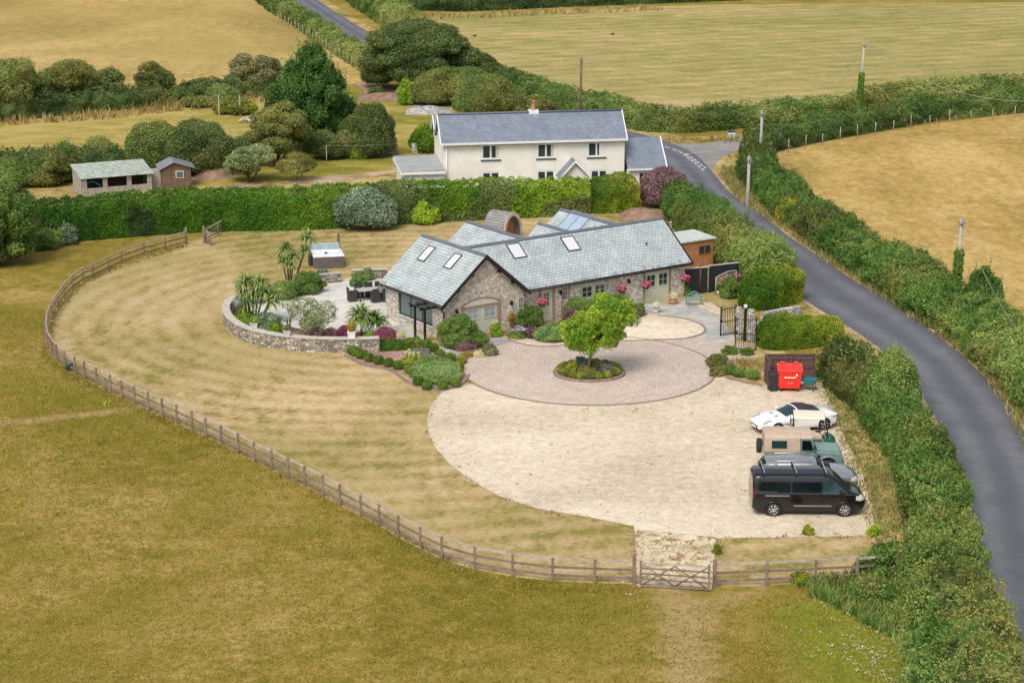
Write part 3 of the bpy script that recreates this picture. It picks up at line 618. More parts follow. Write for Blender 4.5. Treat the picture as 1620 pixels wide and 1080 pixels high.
sheet('soil', px2([(30, 300), (130, 288), (330, 282), (620, 262), (640, 300), (300, 320), (30, 330)]), .03, 'verge')
sheet('soil', px2([(300, 284), (345, 274), (400, 280), (420, 292), (330, 300)]), .034, 'dirt', .8); sheet('soil', px2([(470, 283), (560, 262), (622, 252), (640, 268), (560, 285), (480, 294)]), .034, 'dirt', .8)
sheet('soil', px2([(330, 268), (400, 262), (520, 262), (620, 250), (620, 270), (400, 290), (300, 300)]), .036, 'gardengrass')
sheet('soil', px2([(560, 130), (600, 135), (660, 155), (700, 170), (690, 182), (640, 165), (580, 148)]), .034, 'barkchip')
# the rough paddock in front, with its worn tracks and the wetter green corner held as per-point wear
def paddock():
    x0, x1, y0, y1, st = -45., 26., 58., 118., .4
    X, Y = np.meshgrid(np.arange(x0, x1, st), np.arange(y0, y1, st), indexing='ij'); P = np.stack([X.ravel(), Y.ravel()], 1)
    def dist(path):
        Q = catmull(px2(path), .6)[:, :2]; d = np.full(len(P), 99.)
        for q in Q: d = np.minimum(d, np.hypot(P[:, 0] - q[0], (P[:, 1] - q[1])))
        return d
    worn = np.clip(1.05 - dist([(1065, 930), (1075, 960), (1080, 1000), (1095, 1060), (1085, 1110), (1090, 1250)]) / 1.9, 0, 1) * .9
    worn = np.maximum(worn, np.clip(.9 - dist([(-120, 672), (20, 668), (130, 656), (215, 645)]) / 1.3, 0, 1))
    worn = np.maximum(worn, np.clip(.75 - dist([(1190, 935), (1130, 960), (1120, 1010)]) / 1.8, 0, 1))
    damp = np.clip(1.25 - dist([(1330, 990), (1360, 1040), (1400, 1100), (1440, 1200)]) / 3.6, 0, 1)
    V = np.concatenate([P, np.full((len(P), 1), .006)], 1); I = np.arange(len(P)).reshape(X.shape); F = np.stack([I[:-1, :-1], I[1:, :-1], I[1:, 1:], I[:-1, 1:]], -1).reshape(-1, 4)
    me = npmesh('paddock', V, F)
    for nm, a in (('worn', worn), ('damp', damp)): at = me.attributes.new(nm, 'FLOAT', 'POINT'); at.data.foreach_set('value', a.astype(np.float32))
    return tag(link('paddock', me, 'paddock'), kind='structure')
paddock()
sheet('verge', px2([(1300, 600), (1330, 640), (1350, 700), (1375, 770), (1392, 840), (1410, 900), (1480, 900), (1450, 760), (1400, 660), (1350, 590)]), .022, 'verge')
# ---- roads
rd = px2([(960, 208), (1010, 221), (1062, 243), (1092, 270), (1122, 305), (1165, 338), (1215, 380), (1260, 412), (1300, 450), (1360, 487), (1415, 525), (1462, 562), (1508, 610), (1545, 665), (1578, 730), (1597, 800), (1612, 880), (1630, 980), (1650, 1100), (1670, 1260)])
rw = [3.6, 3.6, 3.9, 3.6, 3.4, 3.6, 3.7, 3.9, 5.0, 5.4, 4.6, 4.3, 4.3, 4.2, 4.2, 4.2, 4.2, 4.2, 4.2, 4.2]
RD = catmull([(*p, q) for p, q in zip(rd, rw)], 1.)
ribbon('verge', RD, RD[:, 2] + 5.5, .028, 'verge'); ribbon('verge', RD, RD[:, 2] + .55, .034, 'dirt')
ribbon('road', RD, RD[:, 2], .042, 'asphalt')
rd2 = catmull(px2([(430, -60), (470, -12), (500, 12), (530, 32), (575, 60), (640, 100), (700, 128), (800, 163), (900, 192), (960, 208)]), 2.)
ribbon('verge', rd2, 6.5, .026, 'verge'); ribbon('road', rd2, 3.6, .040, 'asphalt')
sheet('road', px2([(1045, 229), (1120, 227), (1200, 215), (1350, 198), (1500, 182), (1900, 152), (1900, 157), (1500, 189), (1350, 206), (1200, 226), (1140, 250), (1126, 272), (1112, 275), (1090, 258), (1068, 240)]), .038, 'asphalt_old')
sheet('verge', px2([(1040, 218), (1200, 214), (1350, 200), (1500, 182), (1900, 150), (1900, 152), (1500, 182), (1350, 198), (1200, 215), (1045, 228)]), .03, 'verge')
def dash(pts, n, w, duty=.6, z=.05):
    P = catmull(px2(pts), .3); D = np.concatenate([[0], np.cumsum(np.linalg.norm(np.diff(P, axis=0), axis=1))]); L = D[-1]; mb = MB()
    for k in range(n):
        a, b = L * k / n, L * (k + duty) / n; A = np.array([np.interp(a, D, P[:, i]) for i in (0, 1)]); B = np.array([np.interp(b, D, P[:, i]) for i in (0, 1)])
        t = (B - A) / np.linalg.norm(B - A); q = np.array([-t[1], t[0]]) * w / 2
        mb.face([(*(A - q), z), (*(B - q), z), (*(B + q), z), (*(A + q), z)])
    o = mb.build('road_marking', 'paintline'); o['kind'] = 'structure'
dash([(1052, 233), (1075, 241), (1088, 250), (1100, 259), (1115, 272)], 9, .16, .62); dash([(1085, 245), (1094, 250), (1106, 259), (1119, 269)], 6, .16, .6)
dash([(1083, 245), (1105, 242), (1126, 239)], 1, .09, 1.)
# ---- drive
c0 = G(933, 590)
GRAVEL = px2([(735, 610), (700, 620), (682, 640), (675, 662), (678, 684), (690, 710), (712, 735), (745, 760), (790, 785), (850, 805), (930, 818), (1003, 833), (1006, 860), (1008, 928), (1125, 934), (1130, 900), (1132, 852), (1385, 848), (1378, 800), (1362, 740), (1340, 700), (1318, 650), (1300, 606), (1240, 600), (1150, 590), (1100, 560)])
sheet('gravel', GRAVEL, .03, 'gravel')
sheet('gravel', px2([(1004, 838), (1132, 850), (1130, 900), (1126, 932), (1008, 926)]), .037, 'gravel_weedy')

sheet('path', px2([(1000, 486), (1085, 476), (1136, 490), (1162, 540), (1140, 545), (1115, 540), (1112, 520), (1040, 500), (1010, 505)]), .060, 'flagstone')
sheet('path', px2([(610, 520), (640, 512), (690, 545), (730, 558), (790, 530), (850, 548), (810, 560), (770, 566), (738, 592), (715, 575), (650, 552)]), .04, 'flagstone')
# block-paved circle round the tree, laid in rings
PC = (float(c0.x) , float(c0.y) + .9); PR = 7.15
mb = MB()
nr, ns = 12, 96
for i in range(nr):
    r0, r1 = PR * i / nr, PR * (i + 1) / nr
    for k in range(ns):
        a, b = 2 * math.pi * k / ns, 2 * math.pi * (k + 1) / ns
        P = lambda r, q: (PC[0] + r * math.cos(q), PC[1] + r * math.sin(q) * 1.0, .058)
        if i == 0: mb.face([P(0, 0), P(r1, a), P(r1, b)], [(0, 0), (a * PR * .6, r1), (b * PR * .6, r1)])
        else: mb.face([P(r0, a), P(r1, a), P(r1, b), P(r0, b)], [(a * PR * .6, r0), (a * PR * .6, r1), (b * PR * .6, r1), (b * PR * .6, r0)])
mb.build('paving', 'blockpave', weld=True)['kind'] = 'structure'
sheet('paving', px2([(1085, 545), (1140, 540), (1190, 548), (1200, 566), (1140, 580), (1120, 600), (1080, 570)]), .052, 'blockpave')
ang = np.linspace(0, 2 * math.pi, 97)
ribbon('kerb', np.stack([PC[0] + (PR + .07) * np.cos(ang), PC[1] + (PR + .07) * np.sin(ang)], 1), .14, .02, 'kerbstone', h=.045)
CRES = [(803, 537), (820, 544), (845, 548.5), (875, 549), (905, 546), (960, 542), (1030, 539), (1080, 537), (1106, 531), (1116, 523), (1106, 513), (1080, 505), (1040, 500)]
sheet('gravel', px2(CRES + [(1010, 497), (970, 503), (900, 510), (850, 514), (815, 525)]), .064, 'gravel', .6)
sheet('paving', px2([(1000, 505), (1110, 498), (1160, 530), (1168, 556), (1100, 570), (1000, 560)]), .048, 'blockpave')
ribbon('kerb', catmull(px2(CRES), .3), .15, .03, 'kerbstone', h=.055)
# planted ring in the middle
tr = G(932, 592)
RING = np.stack([tr.x + 1.95 * np.cos(ang), tr.y + 1.75 * np.sin(ang)], 1)
def cyl_sheet(name, pts, z, mat): return sheet(name, [tuple(p) for p in pts[:-1]], z, mat)
cyl_sheet('soil', RING, .14, 'soil'); ribbon('kerb', RING, .2, .05, 'kerbstone', h=.14)
# beds
BED1 = px2([(552, 560), (575, 575), (610, 582), (640, 592), (652, 605), (680, 616), (705, 615), (733, 602), (742, 585), (735, 568), (700, 556), (668, 545), (600, 540), (560, 545)])
sheet('soil', BED1, .045, 'barkchip', .5); ribbon('kerb', catmull(px2([(545, 562), (575, 578), (620, 588), (640, 602), (665, 614), (700, 618), (730, 608), (742, 594)]), .3), .16, .01, 'kerbstone', h=.09)
BED2 = px2([(1128, 580), (1122, 570), (1135, 560), (1165, 552), (1205, 558), (1212, 610), (1190, 606), (1150, 600)])
sheet('soil', BED2, .045, 'verge', .5); ribbon('kerb', catmull(px2([(1205, 611), (1170, 604), (1140, 594), (1124, 580), (1122, 570)]), .3), .16, .01, 'kerbstone', h=.09)
sheet('soil', px2([(700, 548), (740, 560), (770, 562), (772, 540), (800, 525), (835, 515), (700, 520)]), .05, 'soil', .5)
sheet('soil', px2([(800, 530), (870, 535), (1010, 505), (1020, 495), (980, 492), (880, 508), (830, 515)]), .068, 'soil', .5)
sheet('gravel', px2([(1090, 478), (1125, 480), (1142, 492), (1138, 502), (1110, 488)]), .074, 'gravel')
# terrace behind the curved wall
sheet('patio', px2([(365, 505), (385, 485), (440, 470), (500, 448), (560, 440), (612, 438), (640, 520), (605, 545), (500, 540), (400, 525)]), .03, 'palestone')
sheet('soil', px2([(365, 510), (400, 500), (450, 515), (500, 525), (600, 528), (600, 542), (500, 542), (400, 528)]), .05, 'soil', .5)
# blades of grass: rough tussocks in the paddock, long dry grass on the verges
pad = px2([(-60, 480), (60, 500), (75, 560), (300, 690), (600, 850), (800, 925), (1120, 940), (1300, 940), (1480, 1000), (1560, 1180), (-60, 1180)])
q = scatter_poly(pad, 70, 11); tufts('grass', 'rough drying paddock grass, green and straw mixed', q, 0, .1, 'rush', 3, .05, 2, 1.1, spread=.12)
# ================================================================== THE BARN HOUSE
def slope_slab(mb, pts, uvs, t=.09):
    """a roof plane: four corners, thickness below"""
    P = [Vector(p) for p in pts]; n = (P[1] - P[0]).cross(P[3] - P[0]).normalized()
    if n.z < 0: n = -n
    Q = [p - n * t for p in P]; mb.face(P, uvs); mb.face(Q[::-1])
    for i in range(len(P)):
        j = (i + 1) % len(P); mb.face([P[i], Q[i], Q[j], P[j]])
def gable_roof(mb, x0, x1, y0, y1, zr, ze, axis='x', t=.09):
    """two slopes; eaves at y0 and y1 (axis x) or at x0 and x1 (axis y)"""
    if axis == 'x':
        ym = (y0 + y1) / 2; L = math.hypot(ym - y0, zr - ze)
        slope_slab(mb, [(x0, y0, ze), (x1, y0, ze), (x1, ym, zr), (x0, ym, zr)], [(x0, 0), (x1, 0), (x1, L), (x0, L)], t)
        slope_slab(mb, [(x1, y1, ze), (x0, y1, ze), (x0, ym, zr), (x1, ym, zr)], [(x1, 0), (x0, 0), (x0, L), (x1, L)], t)
    else:
        xm = (x0 + x1) / 2; L = math.hypot(xm - x0, zr - ze)
        slope_slab(mb, [(x0, y1, ze), (x0, y0, ze), (xm, y0, zr), (xm, y1, zr)], [(y1, 0), (y0, 0), (y0, L), (y1, L)], t)
        slope_slab(mb, [(x1, y0, ze), (x1, y1, ze), (xm, y1, zr), (xm, y0, zr)], [(y0, 0), (y1, 0), (y1, L), (y0, L)], t)
def wall(mb, fn, L, H, holes, t):
    """flat wall in local (a,z); holes are (a0,z0,a1,z1); fn(a,z,depth) gives the point"""
    A = sorted({0, L, *[h[0] for h in holes], *[h[2] for h in holes]}); Z = sorted({0, H, *[h[1] for h in holes], *[h[3] for h in holes]})
    inh = lambda a, z: any(h[0] < a < h[2] and h[1] < z < h[3] for h in holes)
    S = [[not inh((A[i] + A[i + 1]) / 2, (Z[j] + Z[j + 1]) / 2) for j in range(len(Z) - 1)] for i in range(len(A) - 1)]
    for i in range(len(A) - 1):
        for j in range(len(Z) - 1):
            a0, a1, z0, z1 = A[i], A[i + 1], Z[j], Z[j + 1]
            if S[i][j]: mb.face([fn(a0, z0, 0), fn(a1, z0, 0), fn(a1, z1, 0), fn(a0, z1, 0)]); mb.face([fn(a0, z1, t), fn(a1, z1, t), fn(a1, z0, t), fn(a0, z0, t)])
            else:
                for (di, dj, q) in ((-1, 0, [(a0, z0), (a0, z1)]), (1, 0, [(a1, z1), (a1, z0)]), (0, -1, [(a1, z0), (a0, z0)]), (0, 1, [(a0, z1), (a1, z1)])):
                    ii, jj = i + di, j + dj
                    if 0 <= ii < len(A) - 1 and 0 <= jj < len(Z) - 1 and S[ii][jj] or jj < 0:
                        (pa, pz), (qa, qz) = q; mb.face([fn(pa, pz, 0), fn(pa, pz, t), fn(qa, qz, t), fn(qa, qz, 0)])
def bars(parent, fn, a0, z0, a1, z1, cols, rows, mat='sagepaint', dep=.1, fr=.055, gl='glassdark', name='window', bar=.028, solid=None):
    """a paned window or a glazed leaf set `dep` behind the wall face"""
    mb = MB()
    def bx(p, q, r, s, d0=dep - .03, d1=dep + .03):
        c = [fn(x, y, d) for x in (p, r) for y in (q, s) for d in (d0, d1)]
        vs = [mb.bm.verts.new(v) for v in c]
        for f in ((0, 1, 3, 2), (4, 6, 7, 5), (0, 4, 5, 1), (2, 3, 7, 6), (0, 2, 6, 4), (1, 5, 7, 3)): mb.bm.faces.new([vs[k] for k in f])
    bx(a0, z0, a1, z0 + fr); bx(a0, z1 - fr, a1, z1); bx(a0, z0 + fr, a0 + fr, z1 - fr); bx(a1 - fr, z0 + fr, a1, z1 - fr)
    for k in range(1, cols): x = a0 + (a1 - a0) * k / cols; bx(x - bar / 2, z0 + fr, x + bar / 2, z1 - fr, dep - .02, dep + .02)
    for k in range(1, rows): y = z0 + (z1 - z0) * k / rows; bx(a0 + fr, y - bar / 2, a1 - fr, y + bar / 2, dep - .017, dep + .023)
    bmesh.ops.recalc_face_normals(mb.bm, faces=mb.bm.faces[:])
    w_ = mb.build(name, mat, parent)
    g = MB(); g.face([fn(a0 + fr * .5, z0 + fr * .5, dep + .008), fn(a1 - fr * .5, z0 + fr * .5, dep + .008), fn(a1 - fr * .5, z1 - fr * .5, dep + .008), fn(a0 + fr * .5, z1 - fr * .5, dep + .008)])
    g.build('pane', gl, w_); return w_
def panel(parent, fn, a0, z0, a1, z1, mat, name, d0, d1, arch=0.):
    mb = MB()
    pts = [(a0, z0), (a1, z0), (a1, z1)]
    if arch:
        for k in range(1, 12): t = k / 12; pts.append((a1 + (a0 - a1) * t, z1 + arch * 4 * t * (1 - t)))
    pts.append((a0, z1))
    F = [mb.bm.verts.new(fn(p[0], p[1], d0)) for p in pts]; Bk = [mb.bm.verts.new(fn(p[0], p[1], d1)) for p in pts]; n = len(pts)
    mb.bm.faces.new(F); mb.bm.faces.new(Bk[::-1])
    for i in range(n): mb.bm.faces.new((F[i], Bk[i], Bk[(i + 1) % n], F[(i + 1) % n]))
    bmesh.ops.recalc_face_normals(mb.bm, faces=mb.bm.faces[:]); return mb.build(name, mat, parent)
HO = Vector((-4.13, 114.71, 0)); HA = R(35)
house = thing('barn_house', 'long rubble stone barn house under green grey slate roofs, with a gabled front wing', 'house', HO, HA)
HM = Matrix.Translation(HO) @ Matrix.Rotation(HA, 4, 'Z')
def hpt(p): return HM @ Vector(p)
ZE = 2.3; ZW = 4.97; ZM = 4.72
gF = lambda a, z, d: (.3 + a, .3 + d, z)          # gable wall, facing the drive
mF = lambda a, z, d: (6.1 + a, .6 + d, z)         # long front wall
lF = lambda a, z, d: (.3 + d, 7.0 - a, z)         # wing's left wall (a runs to the front)
mb = MB()
wall(mb, gF, 5.8, 2.36, [(1.42, 0, 3.92, 1.95), ], .3)
for s, (p, q) in ((0, (.3, .6)),):
    mb.face([(.3, .3, 2.36), (6.1, .3, 2.36), (3.2, .3, 4.78)]); mb.face([(6.1, .6, 2.36), (.3, .6, 2.36), (3.2, .6, 4.78)])
mb.face([(.3, 6.98, 0), (.3, 6.98, 2.36), (3.2, 6.98, 4.78), (6.1, 6.98, 2.36), (6.1, 6.98, 0)])
wall(mb, lF, 6.7, 2.46, [(1.5, .62, 5.4, 2.02)], .3)
wall(mb, lambda a, z, d: (6.1 - d, .6 + a, z), .3, 2.46, [], .3)
wall(mb, mF, 13.1, 2.42, [(1.55, 0, 2.5, 2.08), (3.24, 1.15, 3.66, 2.02), (4.66, 1.0, 6.72, 2.06), (9.8, 0, 11.82, 2.12)], .3)
mb.face([(19.2, .6, 0), (19.2, 6.3, 0), (19.2, 6.3, 2.3), (19.2, 3.45, 4.6), (19.2, .6, 2.3)])
mb.face([(19.2, 6.3, 0), (6.1, 6.3, 0), (6.1, 6.3, 2.4), (19.2, 6.3, 2.4)])
for uc in (8.5, 15.85):
    for dx in (-2.8, 2.8): mb.face([(uc + dx, 6.3, 0), (uc + dx, 9.6, 0), (uc + dx, 9.6, 2.5), (uc + dx, 6.3, 2.5)])
    mb.face([(uc + 2.8, 9.6, 0), (uc - 2.8, 9.6, 0), (uc - 2.8, 9.6, 2.4), (uc, 9.6, 4.5), (uc + 2.8, 9.6, 2.4)])
mb.build('wall', 'rubble', house)
mb = MB(); gable_roof(mb, 0, 6.4, 0, 7.25, ZW, ZE, 'y'); mb.build('roof', 'greenslate', house)['label'] = 'slate roof of the front wing with stained lower courses'
mb = MB(); gable_roof(mb, 3.35, 19.55, .35, 6.55, ZM, ZE, 'x'); mb.build('roof', 'greenslate', house)['label'] = 'long slate roof of the main range'
mb = MB(); gable_roof(mb, 5.4, 11.6, 3.5, 10.1, 4.69, ZE - .05, 'y'); rr_ = mb.build('roof', 'greenslate', house); rr_['label'] = 'slate roof of the rear wing nearest the terrace'
mb = MB(); gable_roof(mb, 12.75, 18.95, 3.5, 9.75, 4.69, ZE - .05, 'y'); mb.build('roof', 'greenslate', house)['label'] = 'slate roof of the rear wing with the large glazed panel'
mb = MB(); gable_roof(mb, 10.9, 13.5, 3.5, 7.2, 4.62, 3.4, 'y'); mb.build('roof', 'greenslate', house)['label'] = 'small low slate roof between the rear wings'
def ridge(p, q, name='ridge_tiles'):
    mb = MB(); P, Q = Vector(p), Vector(q); L = (Q - P).length; n = max(2, int(L / .42)); d = (Q - P) / n; s = d.normalized().cross(Vector((0, 0, 1)))
    for i in range(n):
        a, b = P + d * i, P + d * (i + .985); r = .15 if i % 2 else .145
        for m1, m2, z1, z2 in ((-1, 0, -.09, .045), (0, 1, .045, -.09)):
            mb.face([a + s * r * m1 + Vector((0, 0, z1)), b + s * r * m1 + Vector((0, 0, z1)), b + s * r * m2 + Vector((0, 0, z2)), a + s * r * m2 + Vector((0, 0, z2))])
        for c in (a, b): mb.face([c + s * r * -1 + Vector((0, 0, -.09)), c + Vector((0, 0, .045)), c + s * r + Vector((0, 0, -.09))])
    bmesh.ops.recalc_face_normals(mb.bm, faces=mb.bm.faces[:]); return mb.build(name, 'ridge', house)
ridge((3.2, -.02, ZW + .03), (3.2, 7.25, ZW + .03)); ridge((3.5, 3.45, ZM + .035), (19.55, 3.45, ZM + .035)); ridge((8.5, 3.6, 4.74), (8.5, 10.1, 4.74)); ridge((15.85, 3.6, 4.74), (15.85, 9.75, 4.74)); ridge((12.2, 3.6, 4.66), (12.2, 7.2, 4.66))
# bargeboards, eaves, gutter, brackets
def board(p, q, h, t, name='bargeboard', mat='blacktimber'):
    mb = MB(); P, Q = Vector(p), Vector(q); d = Q - P
    n = Vector((d.y, -d.x, 0)).normalized() * t if d.xy.length > 1e-4 else Vector((t, 0, 0)); u = Vector((0, 0, h))
    c = [P, Q, Q - u, P - u]; F = [mb.bm.verts.new(x) for x in c]; B = [mb.bm.verts.new(x + n) for x in c]
    mb.bm.faces.new(F); mb.bm.faces.new(B[::-1])
    for i in range(4): mb.bm.faces.new((F[i], B[i], B[(i + 1) % 4], F[(i + 1) % 4]))
    bmesh.ops.recalc_face_normals(mb.bm, faces=mb.bm.faces[:]); return mb.build(name, mat, house)
board((-.04, -.003, ZE + .0), (3.2, -.003, ZW + .04), .24, .05); board((3.2, -.003, ZW + .04), (6.44, -.003, ZE), .24, .05)
board((19.6, .3, ZE + .02), (19.6, 3.45, ZM + .03), .2, .05)
mb = MB(); mb.tube([(-.06, -.05, 2.2), (-.06, 7.25, 2.2)], .06); mb.build('gutter', 'blacktimber', house)
mb = MB(); mb.tube([(6.45, .3, 2.19), (19.6, .3, 2.19)], .06); mb.build('gutter', 'blacktimber', house)
mb = MB(); mb.tube([(-.06, .12, 2.18), (.1, .2, 1.95), (.24, .24, 1.8), (.24, .24, .0)], .045); mb.build('downpipe', 'blacktimber', house)
mb = MB(); mb.tube([(6.2, .5, 2.15), (6.2, .5, 0.)], .045); mb.build('downpipe', 'blacktimber', house)
for u in (1.2, 2.2, 4.2, 5.2): zz = ZE + min(u, 6.4 - u) * .834 - .3; mb = MB(); mb.box((u - .05, .02, zz - .08), (u + .05, .32, zz + .08)); mb.build('rafter_end', 'blacktimber', house)
for k in range(22): u = 6.9 + k * .57; mb = MB(); mb.box((u - .04, .38, 2.14), (u + .04, .62, 2.25)); mb.build('rafter_end', 'blacktimber', house)
# garage doors (arched) and brick surround
panel(house, gF, 1.2, 1.78, 4.14, 2.0, 'brickred', 'arch_surround', -.03, .05, .36)
panel(house, gF, 1.22, 0., 1.44, 1.78, 'brickred', 'brick_jamb', -.028, .05); panel(house, gF, 3.9, 0., 4.12, 1.78, 'brickred', 'brick_jamb', -.028, .05)
for i, (a0, a1) in enumerate(((1.42, 2.665), (2.675, 3.92))):
    d = panel(house, gF, a0, .03, a1, 1.95, 'sagepaint', 'garage_door', .06, .11); bars(d, gF, a0 + .2, 1.0, a1 - .14, 1.68, 2, 2, dep=.045, name='glazing', gl='glasslight', fr=.04)
panel(house, gF, 1.44, 1.9, 3.9, 1.95, 'sagepaint', 'door_arch', -.045, .0, .28)
def lamp(fn, a, z):
    mb = MB(); mb.box((-.05, -.02, -.12), (.05, .02, .12), .01); mb.box((-.02, -.14, .08), (.02, 0, .11)); mb.lathe([(.03, -.16), (.075, -.12), (.085, .04), (.09, .05), (.02, .14)], c=(0, -.14, 0), n=10)
    p = fn(a, z, 0); o = mb.build('wall_lantern', 'blackiron', house, p); return o
lamp(gF, .85, 1.75); lamp(gF, 4.85, 1.72); lamp(mF, 3.0, 1.75); lamp(mF, 8.4, 1.72)
# small window in the return, doors and windows of the long wall
bars(house, gF, 5.42, 1.2, 5.78, 1.95, 2, 2, dep=-.02, fr=.04)
def doorway(a0, a1, z1, leaf): panel(house, mF, a0 - .13, 0, a0, z1 + .1, 'brickred', 'brick_jamb', -.02, .05); panel(house, mF, a1, 0, a1 + .13, z1 + .1, 'brickred', 'brick_jamb', -.02, .05)
doorway(1.55, 2.5, 2.0, 1); doorway(3.24, 3.66, 1.95, 0); doorway(9.8, 11.82, 2.05, 1)
d = panel(house, mF, 1.57, 0.02, 2.48, 2.06, 'sagepaint', 'front_door', .1, .15); bars(d, mF, 1.78, .95, 2.28, 1.85, 2, 3, dep=.085, name='glazing', fr=.04)
bars(house, mF, 3.24, 1.15, 3.66, 2.02, 2, 3, dep=.06)
d = panel(house, mF, 4.67, 1.0, 6.71, 2.05, 'sagepaint', 'window_panel', .1, .14)
bars(d, mF, 4.76, 1.06, 5.6, 1.8, 2, 2, dep=.085, fr=.05, name='glazing'); bars(d, mF, 5.78, 1.06, 6.62, 1.8, 2, 2, dep=.085, fr=.05, name='glazing')
for a0, a1 in ((9.81, 10.8), (10.815, 11.81)):
    d = panel(house, mF, a0, .02, a1, 2.1, 'sagepaint', 'garage_door', .08, .13); bars(d, mF, a0 + .12, 1.0, a1 - .1, 1.85, 2, 2, dep=.065, name='glazing', fr=.05)
# big picture window and dark timber porch on the left wall
bars(house, lF, 1.5, .62, 5.4, 2.02, 3, 1, mat='trim', dep=.12, fr=.07, gl='glassgreen', bar=.06)
panel(house, lF, 1.4, .54, 5.5, .615, 'concrete', 'window_sill', -.05, .1)
p = thing('timber_porch', 'black painted open timber pergola porch against the left wall of the barn', 'porch', hpt((-.75, 1.35, 0)), HA)
for v in (-.55, .55):
    mb = MB(); mb.box((-.06, v - .06, 0), (.06, v + .06, 2.0), .01); mb.build('post', 'blacktimber', p)
    mb = MB(); mb.box((-.35, v - .05, 2.0), (.98, v + .05, 2.13), .01); mb.build('rafter', 'blacktimber', p)
for u in (-.28, .25, .8): mb = MB(); mb.box((u - .04, -.8, 2.135), (u + .04, .8, 2.22), .008); mb.build('crossbeam', 'blacktimber', p)
# skylights
def skylight(corners, name, mat, pane, slope_n, p0, parts=1):
    pass
def sky_on(px, py, p0, p1, p2, w_, h_, t=.06, mat='trim', pane='skyglass', div=1, nm='skylight'):
    """window lying on the roof plane through local points p0,p1,p2; centred where the photo shows it"""
    a, b, c = hpt(p0), hpt(p1), hpt(p2); n = (b - a).cross(c - a).normalized(); n = n if n.z > 0 else -n
    o = HM.inverted() @ hit(px, py, a, n); nl = (HM.to_3x3().inverted() @ n).normalized()
    e = Vector((0, 0, 1)).cross(nl).normalized(); up = nl.cross(e)
    M = Matrix((( *e, 0), (*up, 0), (*nl, 0), (0, 0, 0, 1))).transposed(); M.translation = o
    mb = MB(); f = .055
    for q in (((-w_ / 2, -h_ / 2, .0), (w_ / 2, -h_ / 2 + f, t)), ((-w_ / 2, h_ / 2 - f, .0), (w_ / 2, h_ / 2, t)), ((-w_ / 2, -h_ / 2 + f, .0), (-w_ / 2 + f, h_ / 2 - f, t)), ((w_ / 2 - f, -h_ / 2 + f, .0), (w_ / 2, h_ / 2 - f, t))): mb.box(*q, mtx=M)
    for k in range(1, div): x = -w_ / 2 + w_ * k / div; mb.box((x - .03, -h_ / 2 + f, 0), (x + .03, h_ / 2 - f, t), mtx=M)
    s = mb.build(nm, mat, house); g = MB(); g.box((-w_ / 2 + .02, -h_ / 2 + .02, -.02), (w_ / 2 - .02, h_ / 2 - .02, t * .5), mtx=M); g.build('pane', pane, s)
LW = ((0, 0, ZE), (0, 7, ZE), (3.2, 0, ZW)); MN = ((6, .35, ZE), (19, .35, ZE), (6, 3.45, ZM)); RW = ((12.75, 4, ZE - .05), (12.75, 9, ZE - .05), (15.85, 4, 4.69))
sky_on(675, 401.5, *LW, .8, 1.2); sky_on(716.5, 413.5, *LW, .8, 1.2); sky_on(817, 397, *MN, 1.0, 1.2); sky_on(902.5, 385.5, *MN, 1.0, 1.2)
sky_on(903, 358, *RW, 2.2, 2.5, .05, 'leadgrey', 'glassroof', 2, 'roof_glazing')
mb = MB(); mb.tube([(17.0, 1.9, 3.5), (17.0, 1.9, 3.68)], .05); mb.build('roof_vent', 'trim', house)
dish = thing('satellite_dish', 'small dark grey satellite dish fixed by the rear left corner of the barn', 'dish', hpt((-.12, 7.1, 2.0)), R(120))
mb = MB(); mb.lathe([(.01, .0), (.15, -.02), (.28, -.09), (.33, -.15), (.3, -.12), (.15, -.05), (.01, -.03)], 'y', n=18); mb.build('reflector', 'leadgrey', dish)
mb = MB(); mb.tube([(0, .02, 0), (0, -.3, -.12)], .015); mb.tube([(0, .0, 0), (0, .25, -.1)], .02); mb.build('arm', 'blackiron', dish)
# ================================================================== THE WHITE COTTAGE
CO = Vector((-5.54, 157.14, 0)); CA = R(9.4)
cot = thing('white_cottage', 'white rendered two storey cottage with a blue grey slate roof, behind the tall clipped hedge', 'house', CO, CA)
cF = lambda a, z, d: (.1 + a, .2 + d, z)
mb = MB()
WIN = [(3.1, 3.42, 4.55, 4.6), (7.6, 3.4, 9.05, 4.58), (11.75, 3.38, 13.2, 4.58), (3.1, 1.1, 4.55, 2.4), (7.6, 1.1, 9.05, 2.38), (12.0, 1.1, 13.4, 2.3)]
wall(mb, cF, 14.8, 4.9, [(a, b, c, d) for a, b, c, d in WIN], .25)
mb.face([(.1, .2, 0), (.1, .2, 4.9), (.1, 2.1, 6.62), (.1, 4.0, 5.2), (.1, 5.0, 6.2), (.1, 5.9, 5.2), (.1, 5.9, 0)][::-1])
mb.face([(14.9, .2, 0), (14.9, 4.0, 0), (14.9, 4.0, 4.9), (14.9, 2.1, 6.62), (14.9, .2, 4.9)])
mb.face([(14.9, 4.0, 0), (14.9, 5.9, 0), (14.9, 5.9, 5.0), (14.9, 5.0, 6.1), (14.9, 4.0, 5.0)])
mb.build('wall', 'render', cot)
mb = MB(); gable_roof(mb, -.12, 15.05, -.12, 4.35, 6.8, 4.86, 'x', .1); mb.build('roof', 'blueslate', cot)
mb = MB(); gable_roof(mb, -.12, 15.05, 3.85, 6.1, 6.3, 5.25, 'x', .1); mb.build('roof', 'blueslate', cot)['label'] = 'narrow rear roof of the cottage'
